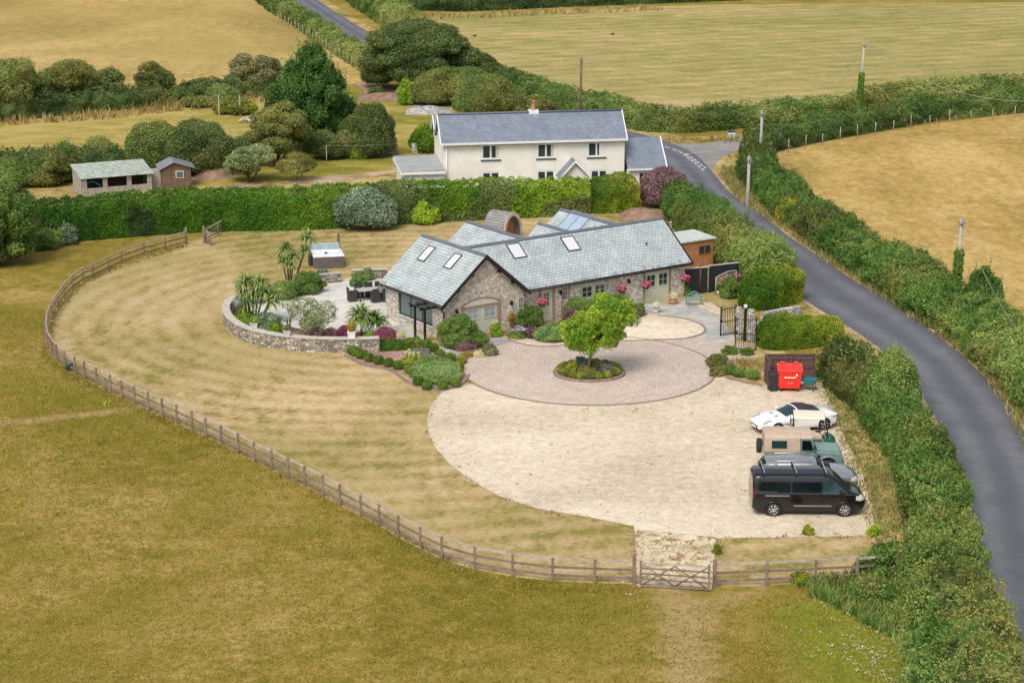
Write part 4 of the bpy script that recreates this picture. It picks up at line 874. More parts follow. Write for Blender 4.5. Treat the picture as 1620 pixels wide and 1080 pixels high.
for x in (-.15, 15.05):
    for (y0, z0, y1, z1) in ((-.16, 4.84, 2.115, 6.86), (4.39, 4.84, 2.115, 6.86), (3.85, 5.23, 4.975, 6.36), (6.1, 5.23, 4.975, 6.36)):
        mb = MB(); mb.prism([(y0, z0), (y1, z1), (y1, z1 - .2), (y0, z0 - .2)], 'x', x - .04, x + .04); mb.build('bargeboard', 'whitepaint', cot)
mb = MB(); mb.tube([(-.1, 2.115, 6.85), (15.0, 2.115, 6.85)], .09, 6); mb.build('ridge_tiles', 'ridge', cot)
mb = MB(); mb.box((-.15, -.24, 4.7), (15.07, -.14, 4.86)); mb.build('gutter', 'whitepaint', cot)
mb = MB(); mb.tube([(.35, .1, 4.7), (.35, .12, 0)], .05); mb.build('downpipe', 'whitepaint', cot)
ch = MB(); ch.box((7.35, 2.0, 6.3), (8.15, 2.6, 7.0), .02); ch = ch.build('chimney', 'whitepaint', cot)
mb = MB(); mb.lathe([(.17, 7.0), (.2, 7.05), (.15, 7.1), (.13, 7.62), (.17, 7.68), (.17, 7.74), (.12, 7.76)], c=(7.75, 2.3, 0), n=14); mb.build('chimney_pot', 'terracotta', ch)
for i, (a, b, c, d) in enumerate(WIN):
    w_ = MB(); w_.box(cF(a - .09, b - .13, -.08), cF(c + .09, b - .02, .1)); w_.build('window_sill', 'darksill', cot)
    f = bars(cot, cF, a, b, c, d, 2, 1, mat='whitepaint', dep=.05, fr=.11, bar=.14)
    s = -1 if i in (0, 2) else 1
    if i < 3:
        x0 = c - .32 if i != 2 else c - .5
        mb = MB(); mb.box(cF(x0, b + .12, .025), cF(c - .12, d - .12, .056)); mb.build('curtain', 'sagepaint' if i < 2 else 'whitepaint', f)
# porch gable
pr_ = MB(); pr_.prism([(9.45, 0.), (11.65, 0.), (11.65, 2.0), (10.55, 3.1), (9.45, 2.0)], 'y', -1.1, .19); pr_.build('porch', 'render', cot)
mb = MB()
slope_slab(mb, [(9.25, .2, 2.02), (9.25, -1.35, 2.02), (10.55, -1.35, 3.4), (10.55, .2, 3.4)], [(0, 0), (1.5, 0), (1.5, 1.8), (0, 1.8)]); slope_slab(mb, [(11.85, -1.35, 2.02), (11.85, .2, 2.02), (10.55, .2, 3.4), (10.55, -1.35, 3.4)], [(0, 0), (1.5, 0), (1.5, 1.8), (0, 1.8)])
mb.build('porch_roof', 'blueslate', cot)
for s in (-1, 1): mb = MB(); mb.prism([(10.55, 3.42), (10.55 + 1.33 * s, 2.0), (10.55 + 1.33 * s, 1.84), (10.55, 3.2)], 'y', -1.41, -1.355); mb.build('bargeboard', 'whitepaint', cot)
# right-hand lean wing
ax = MB(); ax.face([(15.05, 0, 0), (18.1, 0, 0), (18.1, 0, 2.35), (15.05, 0, 2.35)]); ax.face([(18.1, 0, 0), (18.1, 4.9, 0), (18.1, 4.9, 2.3), (18.1, 2.45, 4.35), (18.1, 0, 2.3)]); ax.face([(18.1, 4.9, 0), (15.05, 4.9, 0), (15.05, 4.9, 2.3), (18.1, 4.9, 2.3)])
ax.build('side_wing', 'render', cot)
mb = MB(); gable_roof(mb, 15.1, 18.35, -.25, 5.1, 4.5, 2.38, 'x', .1); mb.build('roof', 'blueslate', cot)['label'] = 'lower slate roof of the side wing'
for (y0, z0, y1, z1) in ((-.3, 2.36, 2.42, 4.56), (5.15, 2.36, 2.42, 4.56)): mb = MB(); mb.prism([(y0, z0), (y1, z1), (y1, z1 - .2), (y0, z0 - .2)], 'x', 18.33, 18.42); mb.build('bargeboard', 'whitepaint', cot)
mb = MB(); mb.box((15.07, -.36, 2.24), (18.4, -.26, 2.38)); mb.build('gutter', 'whitepaint', cot)
bars(cot, lambda a, z, d: (15.05 + a, d, z), 1.0, 1.1, 2.4, 2.05, 2, 1, mat='whitepaint', dep=-.02, fr=.07)
# flat roofed annexe on the left
mb = MB(); mb.prism([(-3.2, -.7), (0.08, -.7), (0.08, 4.7), (-3.2, 4.7)], 'z', 0, 2.72); mb.build('annexe', 'whitepaint', cot)
mb = MB(); P_ = [(-3.45, -.95, 2.88), (.1, -.95, 2.88), (.1, 4.7, 3.12), (-3.45, 4.7, 3.12)]; slope_slab(mb, P_, [(0, 0), (3, 0), (3, 5), (0, 5)], .07); mb.build('annexe_roof', 'feltroof', cot)
mb = MB(); mb.prism([(-.95, 2.8), (4.7, 3.04), (4.7, 2.8), (-.95, 2.56)], 'x', -3.5, -3.38); mb.build('fascia', 'whitepaint', cot); mb = MB(); mb.box((-3.45, -1.0, 2.56), (.1, -.92, 2.79)); mb.build('fascia', 'whitepaint', cot)
# ================================================================== SHEDS
hp = G(130, 311); sh = thing('field_shelter', 'open fronted grey timber shelter with a pale green corrugated roof, behind the tall hedge', 'shed', hp, R(25.4))
L_, D_ = 5.85, 2.9
mb = MB(); mb.box((0, -.03, .0), (L_, .03, .62)); mb.build('front_boards', 'oldwood', sh)
for x in (0.05, 1.75, 3.75, L_ - .4): mb = MB(); mb.box((x, -.07, .0), (x + .38, .0, 1.5)); mb.build('post', 'oldwood', sh)
mb = MB(); mb.prism([(0, 0), (D_, 0), (D_, 2.05), (0, 1.5)], 'x', -.03, .03); mb.build('side_wall', 'oldwood', sh); mb = MB(); mb.prism([(0, 0), (D_, 0), (D_, 2.05), (0, 1.5)], 'x', L_ - .03, L_ + .03); mb.build('side_wall', 'oldwood', sh)
mb = MB(); mb.box((0, D_ - .03, 0), (L_, D_ + .03, 2.05)); mb.build('back_wall', 'brownwood', sh)
mb = MB(); mb.prism([(-.3, 1.47), (D_ + .2, 2.12), (D_ + .2, 2.17), (-.3, 1.52)], 'x', -.15, L_ + .15); mb.build('roof', 'corrugated', sh)
bo = thing('toy_arch', 'blue curved plastic play arch inside the open shelter', 'toy', sh.matrix_basis @ Vector((1.0, .6, 0)), R(25.4))
mb = MB(); mb.tube([(-.75 + 1.5 * k / 12, 0, .55 + .5 * math.sin(math.pi * k / 12)) for k in range(13)], .07); mb.tube([(-.75, 0, .55), (-.75, 0, 0)], .05); mb.tube([(.75, 0, .55), (.75, 0, 0)], .05); mb.build('arch', 'blue', bo)
hp = G(256, 299); s2 = thing('garden_shed', 'old brown timber shed with a grey tin gable roof, beside the field shelter', 'shed', hp, R(16))
mb = MB(); mb.prism([(0, 0), (2.45, 0), (2.45, 1.75), (1.05, 2.15), (0, 1.72)], 'y', 0, 2.4); mb.build('wall', 'brownwood', s2)
mb = MB(); slope_slab(mb, [(-.2, 2.6, 1.62), (-.2, -.25, 1.62), (1.05, -.25, 2.24), (1.05, 2.6, 2.24)], [(0, 0)] * 4, .04); slope_slab(mb, [(2.85, -.25, 1.66), (2.85, 2.6, 1.66), (1.05, 2.6, 2.24), (1.05, -.25, 2.24)], [(0, 0)] * 4, .04); mb.build('roof', 'leadgrey', s2)
mb = MB(); mb.box((.05, -.03, .05), (.85, .0, 1.7)); mb.build('door', 'brownwood', s2); mb = MB(); mb.box((1.2, -.04, .85), (1.85, .0, 1.45)); w_ = mb.build('window', 'whitepaint', s2); mb = MB(); mb.box((1.25, -.055, .9), (1.8, -.03, 1.4)); mb.build('pane', 'glassgreen', w_)
mb = MB(); mb.box((-.95, .2, 0), (-.02, 1.8, 1.45)); mb.build('lean_to', 'oldwood', s2)
# orange timber workshop with pale flat roof, right of the barn
q0 = G(1080, 437); ws = thing('timber_workshop', 'orange brown timber workshop with a pale mint flat roof, beyond the barn', 'shed', G(1129, 376, 2.05) - Vector((3.45 * math.cos(R(33)), 3.45 * math.sin(R(33)), 2.05)), R(33))
mb = MB(); mb.box((-2.2, 0, 0), (3.45, 2.2, 1.95)); mb.build('wall', 'orangewood', ws)
mb = MB(); mb.prism([(-.15, 2.0), (2.4, 2.12), (2.4, 2.2), (-.15, 2.08)], 'x', -2.4, 3.6); mb.build('roof', 'mintroof', ws)
mb = MB(); mb.box((2.1, -.04, 1.0), (3.2, .0, 1.65)); w_ = mb.build('window', 'orangewood', ws)
for x in (2.16, 2.68): mb = MB(); mb.box((x, -.055, 1.06), (x + .46, -.02, 1.6)); mb.build('pane', 'glassdark', w_)
for x in (.2, .95): mb = MB(); mb.box((x, -.025, .05), (x + .7, .0, 1.85)); mb.build('door', 'orangewood', ws)
# barrel sauna pod on the rear lawn
pod = thing('glamping_pod', 'small timber pod with curved grey shingle roof, on the lawn behind the barn', 'pod', G(811, 377), R(-38))
prof = [(1.12 * math.cos(t), 1.95 * math.sin(t) ** .8) for t in np.linspace(0.02, math.pi - .02, 19)]
mb = MB(); Ls = [0]
for a, b in zip(prof, prof[1:]): Ls.append(Ls[-1] + math.hypot(b[0] - a[0], b[1] - a[1]))
for i in range(18): mb.face([(-1.9, prof[i][0], prof[i][1]), (0, prof[i][0], prof[i][1]), (0, prof[i + 1][0], prof[i + 1][1]), (-1.9, prof[i + 1][0], prof[i + 1][1])], [(0, Ls[i]), (2.6, Ls[i]), (2.6, Ls[i + 1]), (0, Ls[i + 1])])
bmesh.ops.recalc_face_normals(mb.bm, faces=mb.bm.faces[:]); mb.build('roof', 'shingle', pod)
inner = [(p[0] * .8, p[1] * .86) for p in prof]
mb = MB()
for i in range(18):
    for x in (.0, .06): mb.face([(x, *prof[i]), (x, *prof[i + 1]), (x, *inner[i + 1]), (x, *inner[i])])
    mb.face([(0, *prof[i]), (0, *prof[i + 1]), (.06, *prof[i + 1]), (.06, *prof[i])])
mb.build('front_arch', 'coping', pod)
mb = MB(); mb.prism(inner, 'x', -.6, -.55); mb.build('inner_wall', 'orangewood', pod)
# black gates and fence closing the side yard
bf = thing('yard_gate', 'tall black boarded double gate between the barn end and the yard fence', 'gate', hpt((19.25, 1.0, 0)), R(20))
for i, (x0, x1) in enumerate(((.05, 1.35), (1.38, 1.9))):
    mb = MB(); mb.box((x0, 0, .05), (x1, .05, 1.72)); mb.build('leaf', 'blackfence', bf)
mb = MB(); mb.tube([(1.36, -.02, 0), (1.36, -.02, 1.8)], .05); mb.build('post', 'purplewood', bf); mb = MB(); mb.box((0, -.03, 1.725), (2.0, .09, 1.8)); mb.build('top_rail', 'coping', bf)
fp = Vector((13.0, 127.0, 0))
bf2 = thing('yard_fence', 'black boarded fence behind the rose trellis, right of the black gate', 'fence', bf.matrix_basis @ Vector((2.0, 0, 0)), R(24))
mb = MB(); mb.box((0, 0, .05), (2.2, .05, 1.8)); mb.build('boards', 'blackfence', bf2); mb = MB(); mb.box((0, -.03, 1.805), (2.2, .08, 1.86)); mb.build('top_rail', 'coping', bf2)
for x in (.05, 1.1, 2.15): mb = MB(); mb.box((x - .05, -.06, 0), (x + .05, -.005, 1.8)); mb.build('post', 'blackfence', bf2)
tr_ = thing('rose_trellis', 'arched tan lattice trellis panel with climbing roses against the black fence', 'trellis', G(1132, 466), R(22))
mb = MB()
top = lambda x: 1.15 + .35 * math.sin(math.pi * min(1, max(0, x / 2.4)))
mb.tube([(0, 0, 0), (0, 0, top(0))], .035, 5); mb.tube([(1.5, 0, 0), (1.5, 0, top(1.5))], .035, 5); mb.tube([(x, 0, top(x)) for x in np.linspace(0, 1.5, 9)], .04, 5); mb.build('frame', 'fencetop', tr_)
mb = MB()
for k in range(-9, 12):
    for s in (1, -1):
        pts = [(x, .01 * s, .25 + k * .17 + s * x) for x in np.linspace(0, 1.5, 16)]; pts = [p for p in pts if .25 < p[2] < top(p[0])]
        if len(pts) > 1: mb.tube([pts[0], pts[-1]], .014, 4)
mb.build('lattice', 'fencetop', tr_)
# ================================================================== HEDGES AND TREES
def up(pts, dx=0., dy=0.): return [(x + dx, y + dy) for x, y in px2(pts)]
SH = 3                                         # general seed
hedge('clipped_hedge', 'long tall clipped laurel hedge along the back of the barn lawn', up([(25, 388), (150, 380), (300, 369), (440, 366), (540, 362), (700, 352), (850, 345), (935, 340)], 0, 1.2), 2.3, [2.95, 2.95, 3.0, 3.0, 3.1, 2.95, 2.8, 2.7], ('laurel', 'dark', 1.0, .12), .15, 21, .32, .16, .45, 1.6, asp=.6)
hedge('clipped_hedge', 'golden green clipped hedge end between the laurel hedge and the purple shrub', up([(930, 340), (970, 338), (1010, 335)], 0, 1.2), 2.4, 2.65, 'yew', .14, 22, .4, .15, .45, 1.6)
shrub('shrub', 'large silvery leaved rounded shrub standing against the laurel hedge', G(577, 362), 4.1, 3.0, 'silver', .17, 31, 16, d=3.0)
shrub('shrub', 'bright yellow green shrub in front of the laurel hedge, right of the silvery one', G(668, 354), 2.2, 2.1, 'lime', .14, 32, 9)
shrub('shrub', 'smaller yellow green shrub set in the middle of the laurel hedge', G(378, 362), 2.0, 2.6, 'lime', .14, 33, 8)
shrub('shrub', 'purple leaved shrub at the right hand end of the tall hedge', G(1047, 325), 4.7, 3.0, 'purple', .15, 34, 14, shoot=60)
shrub('shrub', 'bright green low shrub at the foot of the laurel hedge near its left end', G(70, 392), 2.6, 1.2, 'wild', .13, 35, 8)
shrub('shrub', 'blue green shrub at the foot of the laurel hedge', G(105, 386), 2.0, 1.6, 'silver', .14, 36, 8)
shrub('shrub', 'small brownish leaved shrub on the lawn edge behind the rear wing', G(915, 335), 1.6, 1.1, 'thorn', .12, 37, 7)
tree('tree', 'dark bushy tree cut by the left edge of the picture, beside the laurel hedge', G(-2, 418), 6.4, 4.8, ('wild', 'thorn', .5, .15), .15, 41, 60, .2, .03, cover=1.3, puff=.2, sprays=2., lobe=.12)
# far left hedgerow with its trees
hedge('hedgerow', 'dark unclipped field hedge running below the golden stubble field', up([(-90, 196), (0, 190), (150, 175), (300, 160), (420, 150), (480, 146)]), 3.2, [2.6, 2.4, 2.0, 1.9, 1.7, 1.7], ('dark', 'thorn', .6, .06), .2, 51, .6, .4, .3, 1.4, .8, (.3, .9), step=1.)
for i, (x, y, w_, h_, mt, lb) in enumerate([(5, 188, 5.6, 6.4, 'wild_far', 'green loose crowned tree in the field hedge at the left edge of the picture'), (42, 182, 4.2, 4.6, 'wild_far', 'small green tree just right of the one on the left edge'),
        (107, 173, 6.6, 5.3, 'thorn', 'broad olive brown hawthorn in the field hedge'), (176, 164, 3.8, 4.2, 'thorn', 'slim yellowing hawthorn beside the broad olive brown one'),
        (253, 160, 4.1, 4.0, 'thorn', 'compact olive tree standing alone in the field hedge'), (405, 148, 5.4, 4.1, 'bronze', 'grey brown thorn tree left of the tall cypress')]):
    tree('hedge_tree', lb, G(x, y), h_, w_, (mt, 'thorn' if mt != 'thorn' else 'wild_far', .6, .15), .16, 60 + i, 34, .12, .16, group='trees along the field hedge', cover=.85, puff=.2, stems=3, core=.42, shape='dome', sprays=2.)
shrub('shrub', 'low dark bush in the field hedge between the lone olive tree and the grey thorn', G(322, 158), 5.0, 2.5, 'dark', .2, 70, 10)
# bushes behind the sheds
BS = [(18, 296, 5.2, 2.7, 'wild_far', 'mixed green bush at the far left behind the laurel hedge'), (72, 292, 4.9, 3.2, 'thorn', 'olive green bush left of the field shelter'), (108, 286, 2.6, 3.0, 'wild_far', 'green bush tight against the left of the field shelter'),
      (160, 268, 3.7, 3.6, 'wild_far', 'upright green bush behind the field shelter roof'), (205, 270, 2.8, 2.1, 'dark', 'low dark bush behind the right of the field shelter roof'), (250, 272, 4.6, 4.2, 'wild_far', 'large green bush behind the brown shed'),
      (318, 276, 5.8, 4.9, 'dark', 'largest dark bush, right of the brown shed'), (355, 262, 2.4, 2.6, 'dark', 'small dark bush between the largest bush and the clipped dome')]
for i, (x, y, w_, h_, mt, lb) in enumerate(BS): shrub('bush', lb, G(x, y), w_ * .95, h_ * .88, (mt, 'thorn' if mt != 'thorn' else 'wild_far', .6, .2), .145, 80 + i, 20, group='bushes behind the sheds', shoot=190, sh=(.3, .95))
shrub('topiary', 'dark green smoothly clipped dome in front of the olive thorn tree', G(388, 262), 3.1, 2.5, 'dark', .1, 90, round_=True, jit=.4, cover=2.2)
def cypress(name, label, loc, h, w, seed=95):
    rg = np.random.default_rng(seed); root = thing(name, label, 'tree', loc); P = []; n = 230
    for i in range(n):
        z = (i + .5) / n * .92 + .04; q = np.interp(z, [0, .1, .28, .48, .68, .84, 1.], [.4, .85, 1., .86, .6, .36, .08]) * rg.uniform(.62, 1.1); a = 2.399 * i + rg.uniform(-.5, .5)
        r_ = rg.uniform(.32, .85) * (1.15 - .5 * z); P.append((math.cos(a) * q * w * .43 + .4 * z, math.sin(a) * q * w * .38, h * (.1 + .84 * z), r_, r_, r_ * rg.uniform(.9, 1.6)))
    for z in np.linspace(.12, .85, 14): P.append((.3 * z, 0, h * z, w * .27 * (1.1 - z), w * .27 * (1.1 - z), h * .09))
    P = np.array(P); lv = Leaves(seed); lv.puffs(P, .24, 1.15, .6, .38, 1.4, core=.72, squash=.3)
    ii = rg.integers(0, 230, 1500); dd = rg.normal(size=(1500, 3)); dd[:, 2] = np.abs(dd[:, 2]) + .8; dd /= np.linalg.norm(dd, axis=1)[:, None]; shoots(lv, P[ii, :3] + dd * P[ii, 3:] * .9, dd, .45, 1.25, .24, 7, .35, .7)
    lv.build('crown', 'cypress', (0, 0, 0), root, True); mb = MB(); mb.tube([(0, 0, -.1), (.1, 0, 2), (.3, 0, h * .8)], [.38, .3, .06], 9); [mb.tube([(0, 0, .4 + k * .2), (math.cos(k * 1.7) * 1.6, math.sin(k * 1.7) * 1.4, 1.4 + k * .25)], [.14, .05], 6) for k in range(6)]; mb.build('trunk', 'bark', root)
cypress('cypress_tree', 'tall dark green conifer with plumed branches, left of the white cottage', G(490, 236), 9.9, 8.8)
hedge('hedgerow', 'continuous dark hedge linking the bushes behind the sheds', up([(-40, 292), (60, 288), (130, 282), (215, 276), (300, 272), (360, 268)], 0, 1.5), 2.6, [2.4, 2.6, 2.2, 1.6, 2.0, 1.6], 'dark', .18, 144, .6, .4, .35, 1.4, .8, (.3, .8), step=.8)
tree('tree', 'olive brown thorn tree in front of the tall conifer', G(440, 262), 5.0, 5.2, ('thorn', 'wild_far', .4, .2), .15, 96, 36, .16, .12, cover=1.1, puff=.18, stems=3, sprays=2.)
tree('apple_tree', 'small grey green apple tree just behind the laurel hedge', G(396, 288), 2.9, 4.2, 'olive_leaf', .12, 97, 34, .1, .22, cover=.8, puff=.17, stems=3, core=.4, sprays=2.)
tree('apple_tree', 'thin half bare little tree right of the grey green apple tree', G(470, 287), 2.2, 3.3, 'thorn', .13, 98, 18, .07, .25, cover=.5, stems=3, core=0, bark='greybark')
BS = [(515, 252, 3.2, 2.6, 'dark', 'dark low bush under the right side of the tall conifer'), (548, 250, 3.0, 3.0, 'dark', 'dark bush behind the washing line'), (590, 247, 4.2, 4.0, 'dark', 'glossy dark green bush beside the left stone gate pier of the cottage garden'), (567, 250, 1.8, 2.2, 'lime', 'yellow green bush between two dark bushes behind the washing line'), (530, 225, 4., 2.6, 'bronze', 'thin brownish bush behind the washing line')]
for i, (x, y, w_, h_, mt, lb) in enumerate(BS): shrub('bush', lb, G(x, y), w_, h_, (mt, 'thorn' if mt != 'thorn' else 'dark', .6, .25), .14, 100 + i, 15, group='bushes beside the tall conifer', shoot=110, sh=(.25, .7))
shrub('bush', 'dark bush at the left gable of the white cottage', G(673, 241), 2.6, 2.4, 'laurel', .16, 110, 10)
tree('tree', 'great dark round crowned tree behind the cottage garden', G(662, 146), 8.0, 10.4, ('dark', 'thorn', .95, .12), .2, 111, 90, .45, .05, lobe=.22, cover=1.3, puff=.16, lean=(.3, 0), shape='dome')
shrub('bush', 'dark bush left of the great round tree', G(596, 138), 4.6, 3.6, 'dark', .2, 112, 12, shoot=50)
shrub('bush', 'small lime green upright bush at the foot of the great round tree', G(646, 166), 1.9, 2.3, 'lime', .15, 113, 7)
shrub('bush', 'broad mid green bush right of the great round tree', G(705, 166), 7.6, 4.0, ('wild_far', 'thorn', .6, .12), .16, 114, 22, shoot=120, d=6, sh=(.2, .6))
shrub('bush', 'rounded willow bush behind the left end of the cottage roof', G(772, 184), 6.4, 4.0, ('wild_far', 'thorn', .4, .12), .15, 115, 20, shoot=200, d=6, sh=(.3, .9))
shrub('bush', 'yellowish bush behind the cottage chimney', G(845, 186), 5.2, 2.6, 'thorn', .19, 116, 14, shoot=60)
shrub('bush', 'small dark bush on the bark heap left of the small lime green bush', G(598, 150), 1.8, .9, 'dark', .14, 117, 6)
hedge('hedgerow', 'thick green hedge along the near edge of the mown olive field', up([(690, 104), (740, 122), (800, 144), (900, 178), (1000, 202), (1060, 211), (1150, 205), (1300, 188), (1450, 171), (1640, 155), (1900, 140)], 0, 1.5), [4.4, 3.6, 3.4, 3.4, 3.4, 3.2, 3.2, 3.2, 3.4, 3.4, 3.4], [2.6, 2.3, 2.1, 2.1, 2.2, 2.0, 1.9, 1.9, 2.2, 2.4, 2.4], ('wild_far', 'thorn', .7, .05), .21, 121, .5, .35, .28, 1.5, .5, (.3, .8), step=1.)
hedge('hedgerow', 'hedge between the side lane and the golden field, with thin stakes at its foot', up([(1190, 247), (1300, 222), (1400, 204), (1500, 189), (1700, 172), (1900, 160)], 0, 1.3), 2.8, [1.9, 1.9, 1.9, 2.0, 2.2, 2.2], ('wild_far', 'thorn', .7, .05), .2, 122, .5, .3, .3, 1.5, .6, (.2, .6), step=1.)
hedge('hedgerow', 'long wild hedge on the right hand bank of the lane beside the golden field', up([(1148, 262), (1150, 285), (1172, 312), (1205, 345), (1250, 380), (1300, 416), (1400, 486), (1500, 556), (1560, 612), (1615, 690), (1660, 780), (1700, 900)], 2.75, .3), [2.8, 3.2, 3.4, 3.5, 3.5, 3.6, 3.8, 3.8, 4., 4., 4., 4.], [2.0, 2.0, 1.9, 1.9, 1.9, 1.9, 2.0, 2.1, 2.3, 2.4, 2.4, 2.4], ('wild', 'thorn', .62, .12), .16, 123, .55, .38, .33, 1.5, 1.8, (.35, 1.1))
shrub('bush', 'bright yellow flowering bush on top of the right hand lane hedge', G(1253, 352), 2.6, 2.25, 'yellow', .14, 124, 12)
shrub('bush', 'tall dark sprays at the foot of the ivy clad telegraph pole', G(1550, 500), 2.6, 3.0, 'wild', .16, 125, 8, shoot=90, sh=(.5, 1.))
hedge('hedgerow', 'tangled green hedge between the barn side yard and the lane', up([(1062, 326), (1085, 350), (1110, 375), (1150, 408), (1190, 440), (1222, 462)], .3, .8), [2.4, 3.4, 3.6, 3.6, 3.6, 2.4], [1.9, 2.3, 2.3, 2.4, 2.4, 1.8], ('wild', 'thorn', .62, .12), .15, 126, .55, .42, .4, 1.5, 2.4, (.35, 1.15))
hedge('hedgerow', 'large wild hedge between the parked vehicles and the lane, running to the bottom right corner', up([(1322, 590), (1358, 622), (1412, 680), (1455, 755), (1482, 850), (1497, 950), (1512, 1060), (1530, 1200)]), [2.5, 2.8, 2.6, 2.4, 2.7, 3.2, 3.7, 4.2], [2.0, 2.2, 2.3, 2.2, 2.2, 2.2, 2.2, 2.3], ('wild', 'thorn', .62, .12), .14, 127, .6, .46, .38, 1.5, 3.6, (.35, 1.15))
shrub('bush', 'upright fresh green bush rising from the big lane hedge', G(1418, 655), 2.6, 3.0, 'wild', .13, 128, 12, shoot=260, sh=(.4, .9))
shrub('bush', 'yellow green bush on the lane side of the big hedge', G(1497, 800), 2.0, 1.9, 'yellow', .12, 129, 9)
wp = px2([(1262, 926), (1330, 915), (1425, 895), (1450, 985), (1470, 1060), (1420, 1020), (1350, 975), (1290, 945)])
tufts('weeds', 'tangled green weeds and tall grass over the end of the post and rail fence', scatter_poly(wp, 26, 130, .8), 0, .5, 'wild', 130, .085, 6, .55, cat='weeds', spread=.12)
tufts('weeds', 'bleached seed heads standing among the green weeds by the fence end', scatter_poly(wp, 6, 131, .8), 0, .55, 'straw', 131, .05, 5, .4, cat='weeds', spread=.15)
shrub('bush', 'bramble bush among the weeds at the fence end', G(1372, 950), 2.2, .9, ('wild', 'straw', .8, .5), .1, 130, 12, shoot=120, d=1.6, sh=(.25, .6))
shrub('bush', 'dark bramble bush where the weeds meet the big lane hedge', G(1432, 985), 1.8, 1.0, 'wild', .1, 131, 12, shoot=90, sh=(.25, .6))
shrub('bush', 'low green growth over the fence corner by the big hedge', G(1405, 905), 2.2, 1.3, 'wild', .12, 132, 8, shoot=50)
hedge('yew_hedge', 'golden green clipped hedge block beside the lane, above the low stone wall', up([(1187, 496), (1215, 486), (1262, 474)], 0, .9), [2.2, 2.9, 2.6], [1.5, 1.95, 2.15], 'yew', .11, 133, .42, .14, .5, 1.9)
hedge('yew_hedge', 'golden green clipped hedge mound directly behind the bin screen', up([(1203, 556), (1250, 551), (1290, 548), (1335, 545)], 0, .9), [1.9, 2.4, 2.2, 1.8], [1.45, 1.75, 1.5, 1.3], 'yew', .1, 134, .42, .14, .55, 1.9)
# far road hedges
hedge('hedgerow', 'hedge on the near side of the distant road above the stubble field', up([(395, -20), (432, 14), (482, 44), (532, 78), (572, 104), (604, 128)], 0, 1.), 3., 2.0, ('wild_far', 'thorn', .7, .05), .24, 141, .55, .3, .25, 1.4, .5, step=1.)
hedge('hedgerow', 'hedge on the far side of the distant road', up([(505, -30), (548, 10), (590, 38), (632, 72), (668, 96)], 2.5, 2.), [3.5, 4, 4.5, 4.5, 4], [2.6, 2.8, 3.0, 2.8, 2.4], ('wild_far', 'thorn', .7, .05), .25, 142, .6, .4, .22, 1.4, .5, step=1.)
hedge('hedgerow', 'farthest hedge along the top of the mown olive field', up([(560, 10), (700, 19), (850, 14), (1000, 8), (1100, 4), (1300, -4), (1620, -12)], 0, 2.), 3.5, [2.6, 2.2, 2.0, 2.2, 2.2, 2.4, 2.4], 'dark', .26, 143, .6, .4, .2, 1.4, .4, step=1.5)
# ================================================================== GARDEN PLANTING
T0 = G(932, 592)
tree('maple_tree', 'bright lime green round headed tree in the planted ring of the turning circle', (T0.x, T0.y, .1), 3.95, 3.5, 'lime', .115, 153, 50, .09, .33, lean=(1.4, 0), puff=.15, cover=.8, bark='greybark', core=.42, sprays=2., rough_=.3, lobe=.2)
ORD = ['first', 'second', 'third', 'fourth', 'fifth', 'sixth', 'seventh', 'eighth', 'ninth', 'tenth', 'eleventh', 'twelfth', 'thirteenth', 'fourteenth', 'fifteenth', 'sixteenth', 'seventeenth', 'eighteenth', 'nineteenth', 'twentieth']
rng = random.Random(4)
for i in range(20):
    a = 2 * math.pi * i / 20; r = 1.62
    shrub('edging_plant', ORD[i] + ' low cushion plant edging the tree ring, counted anticlockwise from the rightmost', (T0.x + r * math.cos(a), T0.y + r * .9 * math.sin(a), .13), .5, .38, 'boxgold' if i % 3 else 'thorn', .07, 160 + i, round_=True, group='cushion plants edging the tree ring')
for i, (dx, dy, w_, h_, mt, lb) in enumerate([(-.95, -.1, .9, .7, 'boxgold', 'tall golden plant at the left of the tree ring'), (-.5, .5, .8, .7, 'silver', 'grey green plant behind the trunk in the tree ring'), (.6, .2, 1.0, .6, 'bronze', 'brown seeding plant right of the trunk in the tree ring'), (.1, -.75, .9, .4, 'thorn', 'brownish low plant in front of the trunk in the tree ring'), (1.05, -.2, .8, .5, 'lavender', 'grey lavender at the right of the tree ring'), (-.3, -.3, .8, .45, 'straw', 'dried tuft beside the trunk in the tree ring'), (.35, .8, .8, .6, 'boxgold', 'golden plant at the back of the tree ring')]):
    shrub('plant', lb, (T0.x + dx, T0.y + dy, .13), w_, h_, mt, .07, 190 + i, 5, shoot=20, sh=(.1, .3))
for i, (x, y) in enumerate([(557, 561), (564, 564), (571, 568), (584, 573), (599, 577), (615, 581), (630, 585)]):
    shrub('box_ball', ORD[i] + ' clipped box ball from the left, between the dry lawn and front bed', G(x, y), .6, .55, 'box', .055, 200 + i, round_=True, group='box balls in a row by the lawn', jit=.45, cover=2.)
for i, (x, y) in enumerate([(675, 551), (686, 557), (696, 567), (713, 573)]):
    shrub('box_ball', ORD[i] + ' clipped box ball from the left beside the slate path by the gable', G(x, y), .62, .55, 'box', .055, 210 + i, round_=True, group='box balls beside the slate path', jit=.45, cover=2.)
for i, (x, y) in enumerate([(730, 576), (726, 586), (724, 595), (721, 613), (700, 617), (676, 617), (662, 611), (656, 598), (648, 591)]):
    shrub('box_ball', ORD[i] + ' box ball clockwise round the sage green mound, from the slate path', G(x, y), .6, .55, 'box' if i > 2 else 'boxgold', .055, 220 + i, round_=True, group='box balls round the sage green mound', jit=.45, cover=2.)
hedge('box_hedge', 'low clipped box hedge at the foot of the terrace wall', up([(594, 555), (630, 553), (668, 550)]), .75, .6, 'box', .06, 230, .4, .07, 1., 2., step=.2)
